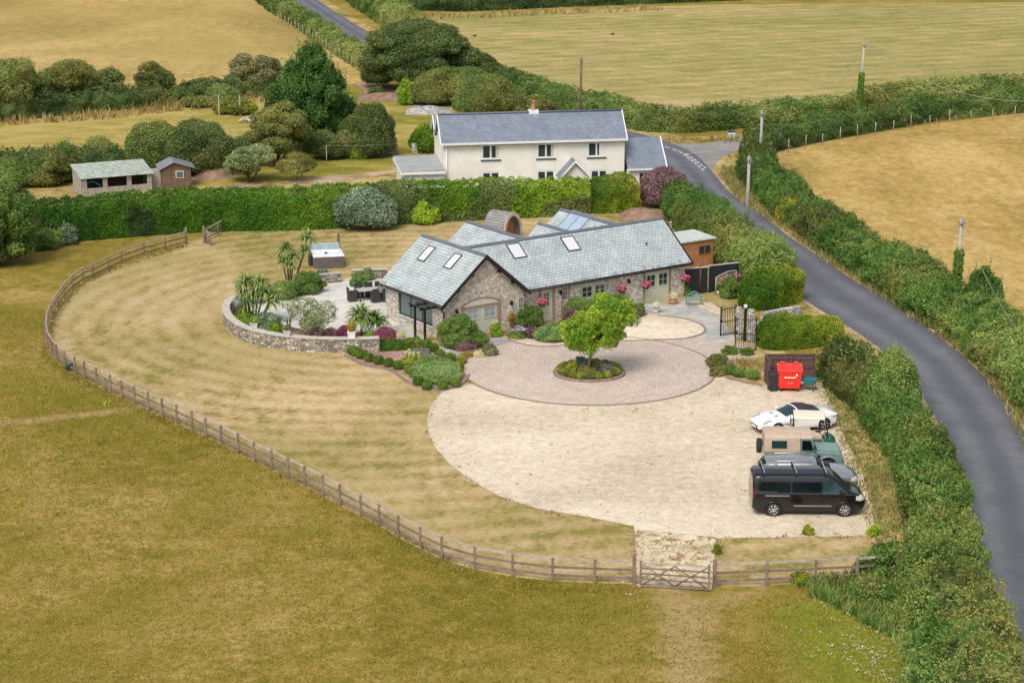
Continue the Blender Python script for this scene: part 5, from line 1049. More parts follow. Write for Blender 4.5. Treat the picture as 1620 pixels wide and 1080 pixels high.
shrub('ground_cover', 'wide low mound of sage green foliage filling the front bed', G(687, 594), 3.0, .75, 'sage', .08, 231, 16, d=5.4, cat='plant', puff=.5)
shrub('plant', 'cream flowered yellow green bush at the left of the sage green mound', G(655, 577), 1.6, .7, 'boxgold', .07, 232, 9, d=3.0)
shrub('plant', 'faded grey lavender between the box hedge and the sage green mound', G(660, 563), 1.5, .35, 'lavender', .07, 233, 8, shoot=60, sh=(.1, .25))
for i, (x, y, w_, h_, mt, lb) in enumerate([(733, 549), ] and [
        (728, 549, 2.2, 1.75, 'wild', 'largest green shrub beside the downpipe at the gable corner'), (752, 548, 1.6, 1.2, 'wild', 'green shrub directly left of the arched garage door'), (738, 551, 1.4, .8, 'purple', 'purple leaved shrub under the largest green shrub'),
        (774, 562, 1.25, .85, 'bronze', 'round bronze leaved bush at the corner of the block paving'), (739, 565, .8, .3, 'orange', 'rusty orange heather beside the round bronze bush'), (756, 565, .7, .35, 'petal_cream', 'cream flowering plant beside the round bronze bush'),
        (784, 533, .8, .85, 'lime', 'green lily clump in front of the arched garage door'), (805, 519, .95, 1.3, 'orange', 'orange leaved shrub right of the arched garage door'), (838, 516, 2.1, 1.4, 'wild', 'dense green shrub under the corner between gable and long wall'),
        (843, 534, 1.1, .75, 'purple', 'dark purple cushion behind the lilac flowers'), (818, 535, .85, .4, 'wild', 'strappy green clump carrying lilac flower heads'), (875, 538, 2.4, 1.0, 'sage', 'smooth silvery green mound on the pale gravel'),
        (905, 508, 1.1, .8, 'purple', 'purple plant left of the window shrubs'), (917, 503, 2.3, 1.25, 'wild', 'green shrub below the two part window'), (948, 500, 1.3, 1.5, 'lime', 'yellow topped shrub right of the two part window'), (975, 494, 1.8, 1.25, 'wild', 'green shrub under the first hanging basket right of the window'),
        (990, 500, 1.9, .85, 'bronze', 'grey purple low shrub behind the lime green tree'), (1013, 496, .8, .7, 'laurel', 'small fresh green plant at the left of the double garage doors'), (1086, 468, .8, .7, 'wild', 'green plant behind the teal bench')]):
    shrub('shrub', lb, G(x, y), w_, h_, mt, .085, 240 + i, 11)
def flowers(name, label, pts, mat, r=.08, seed=1, cat='flowers'):
    lv = Leaves(seed); P = [(*p, r, r, r * .8) for p in pts]; lv.puffs(P, r * .7, 1.6, core=.7, reject=0); c = pts[0]
    return tag(lv.build(name, mat, (c[0], c[1], 0)), label, cat)
rng = random.Random(9)
p0 = G(818, 535); flowers('lilac_flowers', 'round lilac flower heads over the strappy green clump', [(p0.x + rng.uniform(-.4, .5), p0.y + rng.uniform(-.4, .3), rng.uniform(.55, .75)) for _ in range(8)], 'petal_lilac', .085, 1)
p0 = G(784, 533); flowers('lily_flowers', 'cream lily blooms over the green lily clump', [(p0.x + rng.uniform(-.15, .2), p0.y, rng.uniform(.8, 1.05)) for _ in range(4)], 'petal_cream', .1, 2)
p0 = G(651, 577); flowers('cream_flowers', 'cream flower heads on the yellow green bush by the sage green mound', [(p0.x + rng.uniform(-.4, .5), p0.y + rng.uniform(-.7, .5), rng.uniform(.6, .75)) for _ in range(16)], 'petal_cream', .09, 3)
# daisies and ragwort
cl = []
for (x, y, n, s) in [(1330, 1030, 10, .5), (1360, 1020, 18, .7), (1390, 1035, 16, .5), (1375, 1050, 16, .5), (1325, 980, 7, .4), (1400, 1000, 10, .5), (1420, 1070, 6, .8), (1385, 1075, 6, 1.0), (1320, 1060, 4, 1.2), (1015, 925, 9, .3), (985, 915, 8, .5)]:
    for _ in range(n): p = G(x, y); cl.append((p.x + rng.gauss(0, s), p.y + rng.gauss(0, s * 2)))
tufts('daisies', 'scattered white daisies in the green corner of the paddock', cl, .14, .07, 'petal_white', 5, .06, 5, 3., spread=.09, cat='flowers')
for i, (x, y, w_, lb) in enumerate([(1266, 922, .9, 'yellow ragwort clump beside the post and rail fence'), (1277, 846, .45, 'small yellow weed on the gravel below the van'), (1382, 846, .6, 'fresh green weed at the gravel corner below the van'), (1487, 928, .6, 'yellow flower head in the big lane hedge'), (1134, 876, .5, 'green weed by the right edge of the weedy gravel')]):
    shrub('weed', lb, G(x, y), w_, .5 if i != 3 else 2.3, 'yellow' if i != 2 else 'lime', .07, 270 + i, 5, shoot=14, sh=(.1, .3))
cl = []
for (x, y) in [(103, 720), (167, 641), (25, 800), (165, 640), (140, 797), (380, 694), (95, 812), (190, 815), (480, 763), (160, 700), (75, 618)]: p = G(x, y); cl += [(p.x + rng.gauss(0, .12), p.y + rng.gauss(0, .3)) for _ in range(5)]
tufts('ragwort', 'small scattered yellow ragwort plants in the rough paddock', cl, .05, .17, 'yellow', 8, .06, 5, .6, cat='weeds')
# long dry grass
def strip(nm, lb, pts, w_, dens, L, mat, seed, dx=0., dy=0., wd=.05, per=4, lean=.4): return tufts(nm, lb, along(up(pts, dx, dy), w_, dens, seed), 0.02, L, mat, seed, wd, per, lean)
strip('dry_grass', 'dry straw coloured grass on the bank between the lane and the right hand hedge', [(1128, 268), (1140, 300), (1170, 328), (1240, 378), (1300, 422), (1400, 488), (1480, 545), (1540, 600), (1580, 660), (1620, 760)], 2.6, 14, .5, 'straw', 301, 1.9, .6)
strip('bank_grass', 'green grass and nettles on the bank between the lane and the right hand hedge', [(1128, 268), (1140, 300), (1170, 328), (1240, 378), (1300, 422), (1400, 488), (1480, 545), (1540, 600), (1580, 660), (1620, 760)], 2.8, 8, .42, 'wild', 302, 2.2, .6, wd=.07)
strip('dry_grass', 'golden dry grass between the parked vehicles and the big lane hedge', [(1310, 606), (1330, 640), (1352, 700), (1378, 770), (1398, 830), (1415, 880)], 3.4, 26, .15, 'straw', 303, .9)
strip('bank_grass', 'green grass between the parked vehicles and the big lane hedge', [(1310, 606), (1330, 640), (1352, 700), (1378, 770), (1398, 830), (1415, 880)], 3.2, 12, .18, 'wild', 304, 1.0, wd=.06)
strip('dry_grass', 'tall dry grass at the foot of the field hedge on the far left', [(-60, 200), (60, 192), (150, 186), (300, 170), (420, 158)], 4., 3.5, .8, 'straw', 305, wd=.1)
strip('dry_grass', 'dry grass verge along the side lane', [(1050, 224), (1200, 220), (1350, 206), (1500, 188), (1700, 168)], 3., 3, .5, 'straw', 306, wd=.09)
strip('dry_grass', 'dry grass in front of the farthest hedge', [(640, 30), (760, 26), (900, 20), (1040, 14)], 6., 1.2, .7, 'straw', 307, wd=.14)
strip('fence_grass', 'longer grass growing along the foot of the paddock fence', [(295, 389), (192, 420), (114, 460), (76, 519), (84, 568), (153, 612), (304, 684), (456, 760), (600, 836), (751, 906), (874, 923), (1003, 929)], .9, 22, .2, 'rush', 308, 0, -.25, wd=.04)
strip('dry_grass', 'dry grass in the small bed beside the iron gates', [(1150, 575), (1175, 580), (1205, 580)], 2.6, 30, .35, 'straw', 309, wd=.035)
for i, (x, y, r, h_) in enumerate([(1137, 590, .5, .45), (1134, 577, .6, .6), (1141, 568, .4, .4), (1156, 557, .45, .4), (1182, 558, .45, .4)]):
    shrub('shrub', ['brownish clipped bush at the left tip of the small gate bed', 'taller brownish bush behind the left tip of the small gate bed', 'small round bush at the back left of the small gate bed', 'round green bush at the foot of the near iron gate', 'brownish bush under the near iron gate'][i], G(x, y + 4), r * 2, h_ * 1.3, 'box' if i > 2 else 'thorn', .07, 310 + i, 6)
for i, (x, y) in enumerate([(1155, 593), (1170, 597), (1191, 601)]): shrub('lavender_ball', ['left', 'middle', 'right'][i] + ' one of three green tufty balls along the kerb of the small gate bed', G(x, y), .75, .6, 'wild', .07, 320 + i, round_=True, group='three tufty balls by the kerb', jit=1.)
q = np.concatenate([along(px2([(700, 622), (676, 655), (690, 712), (745, 762), (850, 808), (1003, 835)]), .5, 5, 41), along(px2([(1130, 852), (1250, 850), (1385, 849)]), .6, 6, 42), along(px2([(1005, 840), (1008, 920)]), .5, 9, 43), along(px2([(1131, 850), (1128, 930)]), .5, 9, 44), scatter_poly(px2([(1010, 845), (1128, 855), (1120, 925), (1012, 922)]), 5, 45), scatter_poly(GRAVEL, .25, 46)])
tufts('gravel_weeds', 'small dry weeds and grass tufts along the gravel edges', q, .035, .13, 'straw', 47, .05, 5, 1.1, spread=.1, cat='weeds')
# ================================================================== TERRACE
def stone_wall(name, label, path, h, t, cope=True, mat='drystone', cat='wall', z0=0.):
    P = catmull(path, .4); r = thing(name, label, cat, (P[len(P) // 2][0], P[len(P) // 2][1], 0)); o = np.array([r.location.x, r.location.y])
    ribbon('masonry', P[:, :2] - o, t, z0, mat, r, None, h)
    if cope: ribbon('coping', P[:, :2] - o, t + .1, z0 + h + .002, 'coping', r, None, .07)
    return r
stone_wall('terrace_wall', 'curved rubble stone wall with flat coping round the terrace', up([(386, 486), (370, 491), (359, 502), (360, 516), (372, 529), (390, 539), (411, 545), (448, 552), (493, 556), (533, 557), (575, 557), (600, 556)]), .82, .4)
stone_wall('low_wall', 'low curved stone wall in front of the round green mounds on the terrace', up([(400, 482), (430, 474), (452, 469), (482, 466), (500, 459), (508, 450)]), .28, .3)
stone_wall('low_wall', 'short straight stone wall in front of the hot tub', up([(506, 449), (539, 446)]), .62, .32)
stone_wall('low_wall', 'straight stone wall between the terrace steps and the barn', up([(557, 442), (613, 440)]), .62, .32)
stone_wall('lane_wall', 'low rubble wall under the clipped hedge by the lane', up([(1206, 508), (1230, 503), (1264, 497)]), .55, .35, False, 'greystone')
stone_wall('yard_wall', 'low stone wall of the yard behind the timber workshop', up([(1064, 372), (1105, 366)], 0, 2.), .5, .3)
def cordyline(label, loc, heads, blade=.75, seed=1, mat='palm', nb=46):
    r = thing('cordyline_palm', label, 'palm', loc); rng = np.random.default_rng(seed); mb = MB(); lv = Leaves(seed)
    for (hx, hy, hz, s) in heads:
        mb.tube([(hx * .2, hy * .2, -.05), (hx * .6, hy * .6, hz * .5), (hx, hy, hz)], [.07, .055, .05], 7)
        n = int(nb * s); a = rng.uniform(0, 6.28, n); el = np.arcsin(rng.uniform(-.45, 1., n)); L = blade * s * rng.uniform(.75, 1.15, n)
        d = np.stack([np.cos(a) * np.cos(el), np.sin(a) * np.cos(el), np.sin(el)], 1); sd = np.stack([-np.sin(a), np.cos(a), a * 0], 1) * .038 * s
        c = np.array([hx, hy, hz]); p1 = c + d * (L * .5)[:, None]; p2 = c + d * (L * .82)[:, None]; p2[:, 2] -= L * .12; p3 = c + d * L[:, None]; p3[:, 2] -= L * .34
        rd_ = rng.uniform(.2, 1, n)
        for A, B, wa, wb in ((c + d * .02, p1, .6, 1.), (p1, p2, 1., .8), (p2, p3, .8, .1)): lv.quads(np.stack([A - sd * wa, A + sd * wa, B + sd * wb, B - sd * wb], 1).reshape(-1, 3), rd_)
    mb.build('trunk', 'bark', r); lv.build('crown', mat, (0, 0, 0), r, True); return r
cordyline('largest spiky cordyline palm on the terrace, left of the glazed wing wall', G(572, 533), [(0, 0, 1.35, 1.3), (.85, .2, 1.0, 1.15)], .85, 1, nb=150)
cordyline('pair of tall thin cordyline palms beside the hot tub', G(458, 455), [(-.15, .2, 2.6, 1.0), (.35, 0, 2.1, .85), (1.25, .3, 3.35, 1.05), (-.4, -.2, 1.9, .8), (1.1, .2, 2.5, .85), (.1, .1, 1.6, .8)], .8, 2, nb=130)
cordyline('bushy group of cordyline palms at the left tip of the terrace', G(400, 513), [(-.4, .3, 2.6, 1.1), (.1, 0, 2.0, 1.1), (.75, .2, 2.1, 1.0), (1.15, .1, 1.5, 1.0), (-.3, -.2, 1.4, 1.0), (.5, .1, 2.7, 1.0), (1.5, .2, 1.9, .9), (-.6, .1, 1.9, .9)], .8, 3, nb=120)
cordyline('small yellowing cordyline in the middle of the terrace bed', G(455, 527), [(0, 0, .8, .6), (.25, .1, 1.2, .45)], .6, 4, nb=40)
tree('olive_tree', 'airy grey green multi stemmed tree in the terrace bed', G(494, 536), 3.0, 3.6, 'olive_leaf', .09, 331, 40, .035, .12, cover=.3, puff=.15, stems=7, core=0, sprays=1.6, bark='greybark', shape='vase')
for i, (x, y, w_, h_, mt, lb) in enumerate([(452, 471, 2.3, 1.25, 'wild', 'left of two round green mounds behind the low curved wall'), (487, 463, 2.1, 1.35, 'wild', 'right of two round green mounds, nearer the hot tub'), (387, 512, 1.1, .9, 'lime', 'bright green bush at the left tip of the terrace'), (418, 524, 1.8, 1.0, 'silver', 'grey green strappy plants under the cordyline group'),
        (437, 528, 1.2, .8, 'lime', 'lime green plant between the wall pots'), (500, 541, 1.3, .9, 'purple', 'dark purple bush at the foot of the airy tree'), (524, 540, 1.3, 1.0, 'purple', 'purple bush right of the airy tree'), (545, 541, 1.4, 1.1, 'magenta', 'crimson purple bush left of the square pot'),
        (610, 542, 1.55, 1.15, 'magenta', 'rounded crimson berberis at the glazed corner of the wing'), (585, 543, .9, .6, 'lime', 'small green plant under the largest cordyline'), (372, 493, .6, .4, 'yellow', 'yellow plant on the end of the terrace wall'), (567, 452, 1.0, .8, 'sage', 'tuft of tall green grass beside the terrace steps'), (582, 444, .9, .8, 'sage', 'second tuft of tall grass behind the straight wall'), (512, 442, 1.1, .7, 'silver', 'grey green plant in front of the hot tub'), (528, 444, .7, .5, 'lime', 'bright green plant in front of the hot tub')]):
    shrub('shrub', lb, G(x, y), w_, h_, mt, .08, 340 + i, 8, shoot=20, sh=(.1, .3))
def pot(label, loc, s, plant, square=True, h=.36, mat='concrete', pl=.35, group=None):
    r = thing('plant_pot', label, 'pot', loc, 0, group); mb = MB()
    if square:
        a, b = s * .42, s * .5; v = [mb.bm.verts.new(p) for p in [(-a, -a, 0), (a, -a, 0), (a, a, 0), (-a, a, 0), (-b, -b, h), (b, -b, h), (b, b, h), (-b, b, h)]]
        for f in ((3, 2, 1, 0), (4, 5, 6, 7), (0, 1, 5, 4), (1, 2, 6, 5), (2, 3, 7, 6), (3, 0, 4, 7)): mb.bm.faces.new([v[k] for k in f])
        mb.box((-b - .02, -b - .02, h - .05), (b + .02, b + .02, h + .01))
    else: mb.lathe([(s * .32, 0), (s * .46, h * .45), (s * .5, h * .8), (s * .42, h * .92), (s * .47, h)], n=20)
    mb.build('container', mat, r); lv = Leaves(int(s * 100)); lv.puffs([(0, 0, h + pl * .4, s * .55, s * .55, pl * .6), (.08, 0, h + pl * .7, s * .4, s * .4, pl * .45)], .07, 1.6); lv.build('plant', plant, (0, 0, 0), r, True); return r
W8 = Vector((0, 0, .9))
pot('small pale pot with a green plant on the left of the terrace wall', G(403, 541) + W8 + Vector((0, 0, 0)), .42, 'lime', True, .3); pot('pale pot with a purple plant on the middle of the terrace wall', G(455, 553) + W8, .42, 'bronze', True, .3, pl=.3)
pot('square cream pot with brown grasses on the terrace wall', G(557, 557) + W8, .46, 'orange', True, .38, 'whitepaint', .5); pot('square cream pot with peach flowers below the timber porch', G(634, 545), .44, 'petal_cream', True, .4, 'whitepaint', .45)
pot('round terracotta bowl pot with pale flowers right of the double garage doors', G(1064, 482), .6, 'petal_cream', False, .4, 'terracotta', .35); pot('small grey urn with white flowers left of the double garage doors', G(1037, 496), .45, 'petal_white', False, .35, 'concrete', .4)
pot('white trough with green leaves under the rose trellis', G(1139, 465), .6, 'wild', False, .25, 'whitepaint', .5)
shrub('rose_bush', 'climbing rose bush with pale pink blooms on the trellis arch', G(1156, 471), 1.15, 1.25, 'wild', .1, 360, 10, shoot=20)
p0 = G(1153, 471); flowers('roses', 'pale pink roses over the trellis arch', [(p0.x + dx, p0.y - .2, z) for dx, z in ((-.55, 1.35), (-.2, 1.5), (.35, 1.62), (.6, 1.55), (-.6, 1.0))], 'petal_pink', .09, 5)
for i, (u, lb) in enumerate([(7.5, 'pink flower basket left of the front door'), (13.75, 'pink flower basket right of the two part window'), (15.7, 'pink flower basket left of the double garage doors'), (18.95, 'red and lilac flower basket on the far right corner of the barn')]):
    r = thing('hanging_basket', lb, 'basket', hpt((u, .32, 1.32 if i else 1.38)), HA, 'hanging baskets along the long front wall')
    mb = MB(); mb.lathe([(.05, -.14), (.17, -.1), (.22, .02), (.2, .04)], n=14); mb.build('basket', 'brownwood', r)
    mb = MB(); mb.tube([(0, .27, .5), (0, 0, .52)], .012, 5); [mb.tube([(.2 * math.cos(a), .2 * math.sin(a), .03), (0, 0, .5)], .006, 4) for a in (0, 2.1, 4.2)]; mb.build('bracket', 'blackiron', r)
    lv = Leaves(370 + i); lv.puffs([(-.27, -.08, .05, .13, .12, .12), (-.12, -.2, -.03, .13, .1, .12), (.06, -.16, .13, .15, .13, .12), (.26, -.1, .02, .13, .12, .12), (.12, -.22, -.1, .1, .09, .1), (-.08, -.08, .2, .12, .12, .09)], .06, 1.5); lv.build('blooms', 'petal_pink', (0, 0, 0), r, True)
    lv = Leaves(390 + i); lv.puffs([(-.05, 0, -.02, .3, .26, .2), (.12, -.02, -.14, .2, .2, .2)], .07, 1.2); lv.build('foliage', 'wild', (0, 0, 0), r, True)
# hot tub
tub = thing('hot_tub', 'square grey hot tub with a white rim and its cover folded up behind', 'hot tub', G(521, 425), R(12))
a = 1.05; mb = MB(); mb.box((-a, 0, 0), (a, 2 * a, .82), .06); mb.build('cabinet', 'tubgrey', tub)
mb = MB()
for q in (((-a - .03, -.03, .821), (a + .03, .25, .9)), ((-a - .03, 2 * a - .25, .821), (a + .03, 2 * a + .03, .9)), ((-a - .03, .25, .821), (-a + .25, 2 * a - .25, .9)), ((a - .25, .25, .821), (a + .03, 2 * a - .25, .9))): mb.box(*q, .02)
mb.build('rim', 'tubwhite', tub); mb = MB(); mb.box((-a + .2, .2, .825), (a - .2, 2 * a - .2, .86)); mb.build('inner_cover', 'tubwhite', tub); mb = MB(); mb.box((-.2, .9, .861), (0, 1.1, .95), .03); mb.build('float', 'blackplastic', tub)
mb = MB(); mb.box((-a, 2 * a + .05, .5), (a - .05, 2 * a + .2, 1.35), .03); mb.build('folded_cover', 'tubcover', tub)
mb = MB(); mb.box((-a - .22, .9, .0), (-a - .06, 1.7, 1.0), .02); mb.build('steps', 'rattan', tub)
um = thing('closed_parasol', 'closed dark parasol pole behind the right corner of the hot tub', 'parasol', G(536, 408)); mb = MB(); mb.tube([(0, 0, 0), (0, 0, .9)], .04); mb.build('pole', 'blackiron', um); mb = MB(); mb.lathe([(.05, .8), (.1, .9), (.09, 1.7), (.03, 1.8)], n=12); mb.build('canopy', 'brownwood', um)
bbq = thing('barbecue', 'covered dark barbecue at the left tip of the terrace', 'barbecue', G(378, 500), R(30)); mb = MB(); mb.box((-.3, -.25, .35), (.3, .25, .8), .05); mb.build('body', 'tubgrey', bbq)
for x in (-.25, .25):
    for y in (-.2, .2): mb = MB(); mb.tube([(x, y, 0), (x, y, .36)], .025, 6); mb.build('leg', 'blackiron', bbq)
mb = MB(); mb.lathe([(.3, -.28), (.3, .28)], 'x', c=(0, 0, .8), n=18); mb.build('lid', 'leadgrey', bbq)
# dining table with rattan chairs
tb = thing('dining_table', 'pale topped garden table between dark rattan chairs', 'table', G(590, 474), R(20))
mb = MB(); mb.box((-1.05, -.45, .7), (1.05, .45, .75), .01); mb.build('table_top', 'tabletop', tb)
for x in (-.95, .95):
    for y in (-.36, .36): mb = MB(); mb.box((x - .04, y - .04, 0), (x + .04, y + .04, .7)); mb.build('leg', 'rattan', tb)
ch0 = thing('rattan_chair', '', 'chair', (0, 0, 0), 0, 'rattan chairs round the terrace table')
mb = MB(); mb.box((-.27, -.27, .0), (.27, .27, .42), .03); mb.build('seat', 'rattan', ch0)
mb = MB(); mb.prism([(-.27, .42), (-.2, .42), (-.24, .92), (-.31, .92)], 'y', -.27, .27, .02); mb.build('backrest', 'rattan', ch0)
for s in (-1, 1): mb = MB(); mb.box((-.2, s * .21, .42), (.24, s * .27, .64), .02); mb.build('armrest', 'rattan', ch0)
TM = Matrix.Translation(tb.location) @ Matrix.Rotation(R(20), 4, 'Z')
for i, (x, y, rz, lb) in enumerate([(-1.4, 0, 0, 'dark rattan chair at the left head of the terrace table'), (-.7, .75, -90, 'dark rattan chair on the far side, leftmost of the row'), (0., .75, -90, 'dark rattan chair on the far side, middle of the row'), (.7, .75, -90, 'dark rattan chair on the far side, nearest the barn'), (-.05, -.75, 90, 'dark rattan chair on the near side, further from the barn'), (.65, -.75, 90, 'dark rattan chair on the near side, nearest the barn')]):
    lc = TM @ Vector((x, y, .035)); rz = R(rz + 20)
    if i == 0: ch0.location = lc; ch0.rotation_euler = (0, 0, rz); ch0['label'] = lb
    else: copy_tree(ch0, None, lc, rz, lb)
# ================================================================== FENCES AND GATES
def rail_fence(name, label, pts, h=1.05, post=.11, rails=(.98, .62, .26), first=1.3, last=None, group=None, side=.07):
    P = [Vector((p[0], p[1], 0)) for p in pts]; r = thing(name, label, 'fence', P[0], 0, group); o = r.location
    for i, p in enumerate(P):
        hh = first if i == 0 and first else (last if i == len(P) - 1 and last else h); w_ = post * (1.35 if hh > h * 1.1 else 1)
        mb = MB(); jx = random.uniform(-.01, .01); mb.box((p.x - o.x - w_ / 2, p.y - o.y - w_ / 2, -.05), (p.x - o.x + w_ / 2, p.y - o.y + w_ / 2, hh + jx), .008); mb.build('post', 'fencewood', r)
    for z in rails:
        mb = MB()
        for a, b in zip(P, P[1:]):
            d = (b - a).normalized(); n = Vector((-d.y, d.x, 0)); a1 = a - o + n * side; b1 = b - o + n * side; t = n * .022; u = Vector((0, 0, .05)); j = Vector((0, 0, random.uniform(-.012, .012)))
            c = [a1 - t - u, b1 - t - u + j, b1 + t - u + j, a1 + t - u, a1 - t + u, b1 - t + u + j, b1 + t + u + j, a1 + t + u]; v = [mb.bm.verts.new(q + Vector((0, 0, z))) for q in c]
            for f in ((0, 3, 2, 1), (4, 5, 6, 7), (0, 1, 5, 4), (1, 2, 6, 5), (2, 3, 7, 6), (3, 0, 4, 7)): mb.bm.faces.new([v[k] for k in f])
        mb.build('rail', 'fencetop' if z == rails[0] else 'fencewood', r)
    return r
random.seed(3)
rail_fence('paddock_fence', 'long curving brown post and rail fence between the paddock and the dry lawn', FENCE, last=1.4)
rail_fence('paddock_fence', 'short post and rail fence right of the field gate, ending in the weeds', px2([(1130, 929), (1213, 926), (1290, 922), (1355, 919), (1418, 914)]), first=1.25)
rail_fence('rail_fence', 'short rails climbing to the laurel hedge from the small open gate', px2([(323, 385), (345, 372), (361, 363)]), .95, first=1.3, rails=(.9, .55, .2))
def bar_gate(label, a, b, h=1.1, n=5):
    A, B = Vector((a[0], a[1], 0)), Vector((b[0], b[1], 0)); L = (B - A).length; r = thing('field_gate', label, 'gate', A, math.atan2(B.y - A.y, B.x - A.x))
    for x in (.06, L - .06): mb = MB(); mb.box((x - .045, -.04, .08), (x + .045, .04, h + .1), .008); mb.build('stile', 'fencewood', r)
    for k in range(n): z = .16 + (h - .16) * k / (n - 1); mb = MB(); mb.box((.1, -.02, z - .035), (L - .1, .02, z + .035)); mb.build('bar', 'fencetop' if k == n - 1 else 'fencewood', r)
    for p, q in (((.15, h - .05), (L * .5, .18)), ((L * .5, h - .05), (L - .15, .18)), ((.15, .18), (L * .5, h - .05)), ((L * .5, .18), (L - .15, h - .05))):
        mb = MB(); mb.tube([(p[0], -.035, p[1]), (q[0], -.035, q[1])], .03, 4); mb.build('brace', 'fencewood', r)
    return r
g0, g1 = px2([(1011, 929), (1123, 936)]); bar_gate('wooden field gate with crossed braces between the weedy gravel and the paddock', g0, g1)
g0, g1 = px2([(325, 384), (334, 390)]); bar_gate('small wooden gate standing open near the laurel hedge', g0, g1, .95, 4)
def stakes(name, label, pts, h=1.1, sp=2.6, wires=True, seed=1):
    P = catmull(px2(pts), .5); D = np.concatenate([[0], np.cumsum(np.linalg.norm(np.diff(P, axis=0), axis=1))]); n = int(D[-1] / sp); rg = random.Random(seed)
    r = thing(name, label, 'fence', (P[0][0], P[0][1], 0)); tops = []
    for k in range(n + 1):
        s = D[-1] * k / n; x, y = np.interp(s, D, P[:, 0]) - P[0][0], np.interp(s, D, P[:, 1]) - P[0][1]; hh = h * rg.uniform(.85, 1.15)
        mb = MB(); mb.tube([(x, y, -.05), (x + rg.uniform(-.05, .05), y, hh)], .038, 6); mb.build('stake', 'fencetop', r); tops.append((x, y))
    for z in (.45, .95): mb = MB(); mb.tube([(x, y, z) for x, y in tops], .012, 4); mb.build('fence_wire', 'wire', r)
    return r
stakes('stake_fence', 'pale stake and wire fence at the foot of the hedge by the golden field', [(1192, 254), (1300, 230), (1400, 211), (1500, 196), (1640, 184)], 1.25)
stakes('stake_fence', 'pale stake and wire fence below the distant road hedge', [(440, 35), (490, 62), (540, 95), (585, 122)], 1.3, 2.4)
# iron gates, pillars, lamp
def iron_gate(label, a, b, h):
    A, B = Vector((a[0], a[1], 0)), Vector((b[0], b[1], 0)); L = (B - A).length; r = thing('iron_gate', label, 'gate', A, math.atan2(B.y - A.y, B.x - A.x), 'pair of iron driveway gates')
    mb = MB()
    for x in (.03, L - .03): mb.box((x - .03, -.03, .05), (x + .03, .03, h + .05))
    for z in (.12, h * .5, h - .15): mb.box((.06, -.02, z - .02), (L - .06, .02, z + .02))
    mb.build('frame', 'blackiron', r); mb = MB(); n = int(L / .125)
    for k in range(1, n): x = L * k / n; hh = h - .05 + .16 * abs(2 * k / n - 1); mb.box((x - .011, -.011, .08), (x + .011, .011, hh)); mb.lathe([(.024, hh), (.002, hh + .07)], c=(x, 0, 0), n=6)
    mb.build('railings', 'blackiron', r); mb = MB(); mb.box((.0, -.06, h * .48), (.12, .06, h * .58)); mb.build('lock', 'blackiron', r); return r
g0, g1 = px2([(1139, 533), (1163, 538)]); iron_gate('far leaf of the tall black iron gates, nearer the barn', g0, (g0[0] + 1.0, g0[1] + .55), 1.85)
g0, g1 = px2([(1162, 554), (1191, 556)]); iron_gate('near leaf of the tall black iron gates, in front of the stone pillars', g0, (g1[0] + .2, g1[1] + .0), 2.05)
for i, (x, y, lb) in enumerate([(1168, 537, 'left rough stone gate pillar behind the iron gates'), (1187, 541, 'right rough stone gate pillar beside the golden hedge')]):
    r = thing('gate_pillar', lb, 'pillar', G(x, y), R(8), 'pair of stone gate pillars'); mb = MB(); mb.box((-.18, -.2, 0), (.18, .2, 1.9), .05); mb.build('shaft', 'greystone', r)
    mb = MB(); rg = random.Random(i); [mb.ball((rg.uniform(-.1, .1), rg.uniform(-.12, .12), 1.93), (.12, .1, .12), 2, .01, rg) for _ in range(6)]; mb.build('cap', 'greystone', r)
r = thing('globe_lamp', 'white globe lamp on a black post between the stone gate pillars', 'lamp', G(1178, 540)); mb = MB(); mb.box((-.08, -.08, 0), (.08, .08, 1.95)); mb.build('post', 'blackiron', r); mb = MB(); mb.lathe([(.1, 1.95), (.05, 2.0), (.06, 2.05)], n=12); mb.build('collar', 'blackiron', r); mb = MB(); mb.ball((0, 0, 2.17), .13, 3); mb.build('globe', 'lampglass', r)
for i, (x, y, s, lb) in enumerate([(1196, 527, .32, 'pale upright boulder right of the gate pillars'), (1207, 523, .36, 'larger pale boulder beside the golden hedge'), (1202, 530, .24, 'smallest pale boulder between the other two')]):
    mb = MB(); rg = random.Random(i); mb.ball((0, 0, s * 1.1), (s * .6, s * .5, s * 1.4), 2, .04, rg); tag(mb.build('boulder', 'greystone', None, G(x, y)), lb, 'boulder', 'pale boulders by the gate')
# ================================================================== POLES, SIGNS, WIRES
def pole(label, loc, h, mat='polewood', ivy=0., arm=True, lean=0.):
    r = thing('telegraph_pole', label, 'pole', loc); mb = MB(); mb.tube([(0, 0, -.1), (lean * .5, 0, h * .5), (lean, 0, h)], [.15, .13, .11], 10); mb.build('shaft', mat, r)
    mb = MB(); mb.box((lean - .2, -.17, h - .35), (lean + .2, -.11, h - .27)); mb.tube([(lean - .17, -.14, h - .27), (lean - .17, -.14, h - .12)], .03, 6); mb.tube([(lean + .17, -.14, h - .27), (lean + .17, -.14, h - .12)], .03, 6); mb.tube([(lean, -.14, h - .5), (lean, -.14, h + .1)], .035, 6); mb.build('insulators', 'leadgrey', r)
    if ivy: lv = Leaves(int(ivy * 10)); lv.puffs([(lean * z / h, 0, z, .32, .32, .45) for z in np.arange(1.2, ivy, .5)], .13, 1.5, core=0); lv.build('ivy', 'laurel', (0, 0, 0), r, True)
    return r
def pole_px(label, xb, yb, xt, yt, **k):
    b = G(xb, yb); s = mpp(yb); h = (yb - yt) / (s * .965); return pole(label, b, h, lean=(xt - xb) / s * 1.0, **k), b, h
pA, bA, hA = pole_px('tall brown telegraph pole behind the white cottage', 917, 195, 919, 95, mat='polebrown')
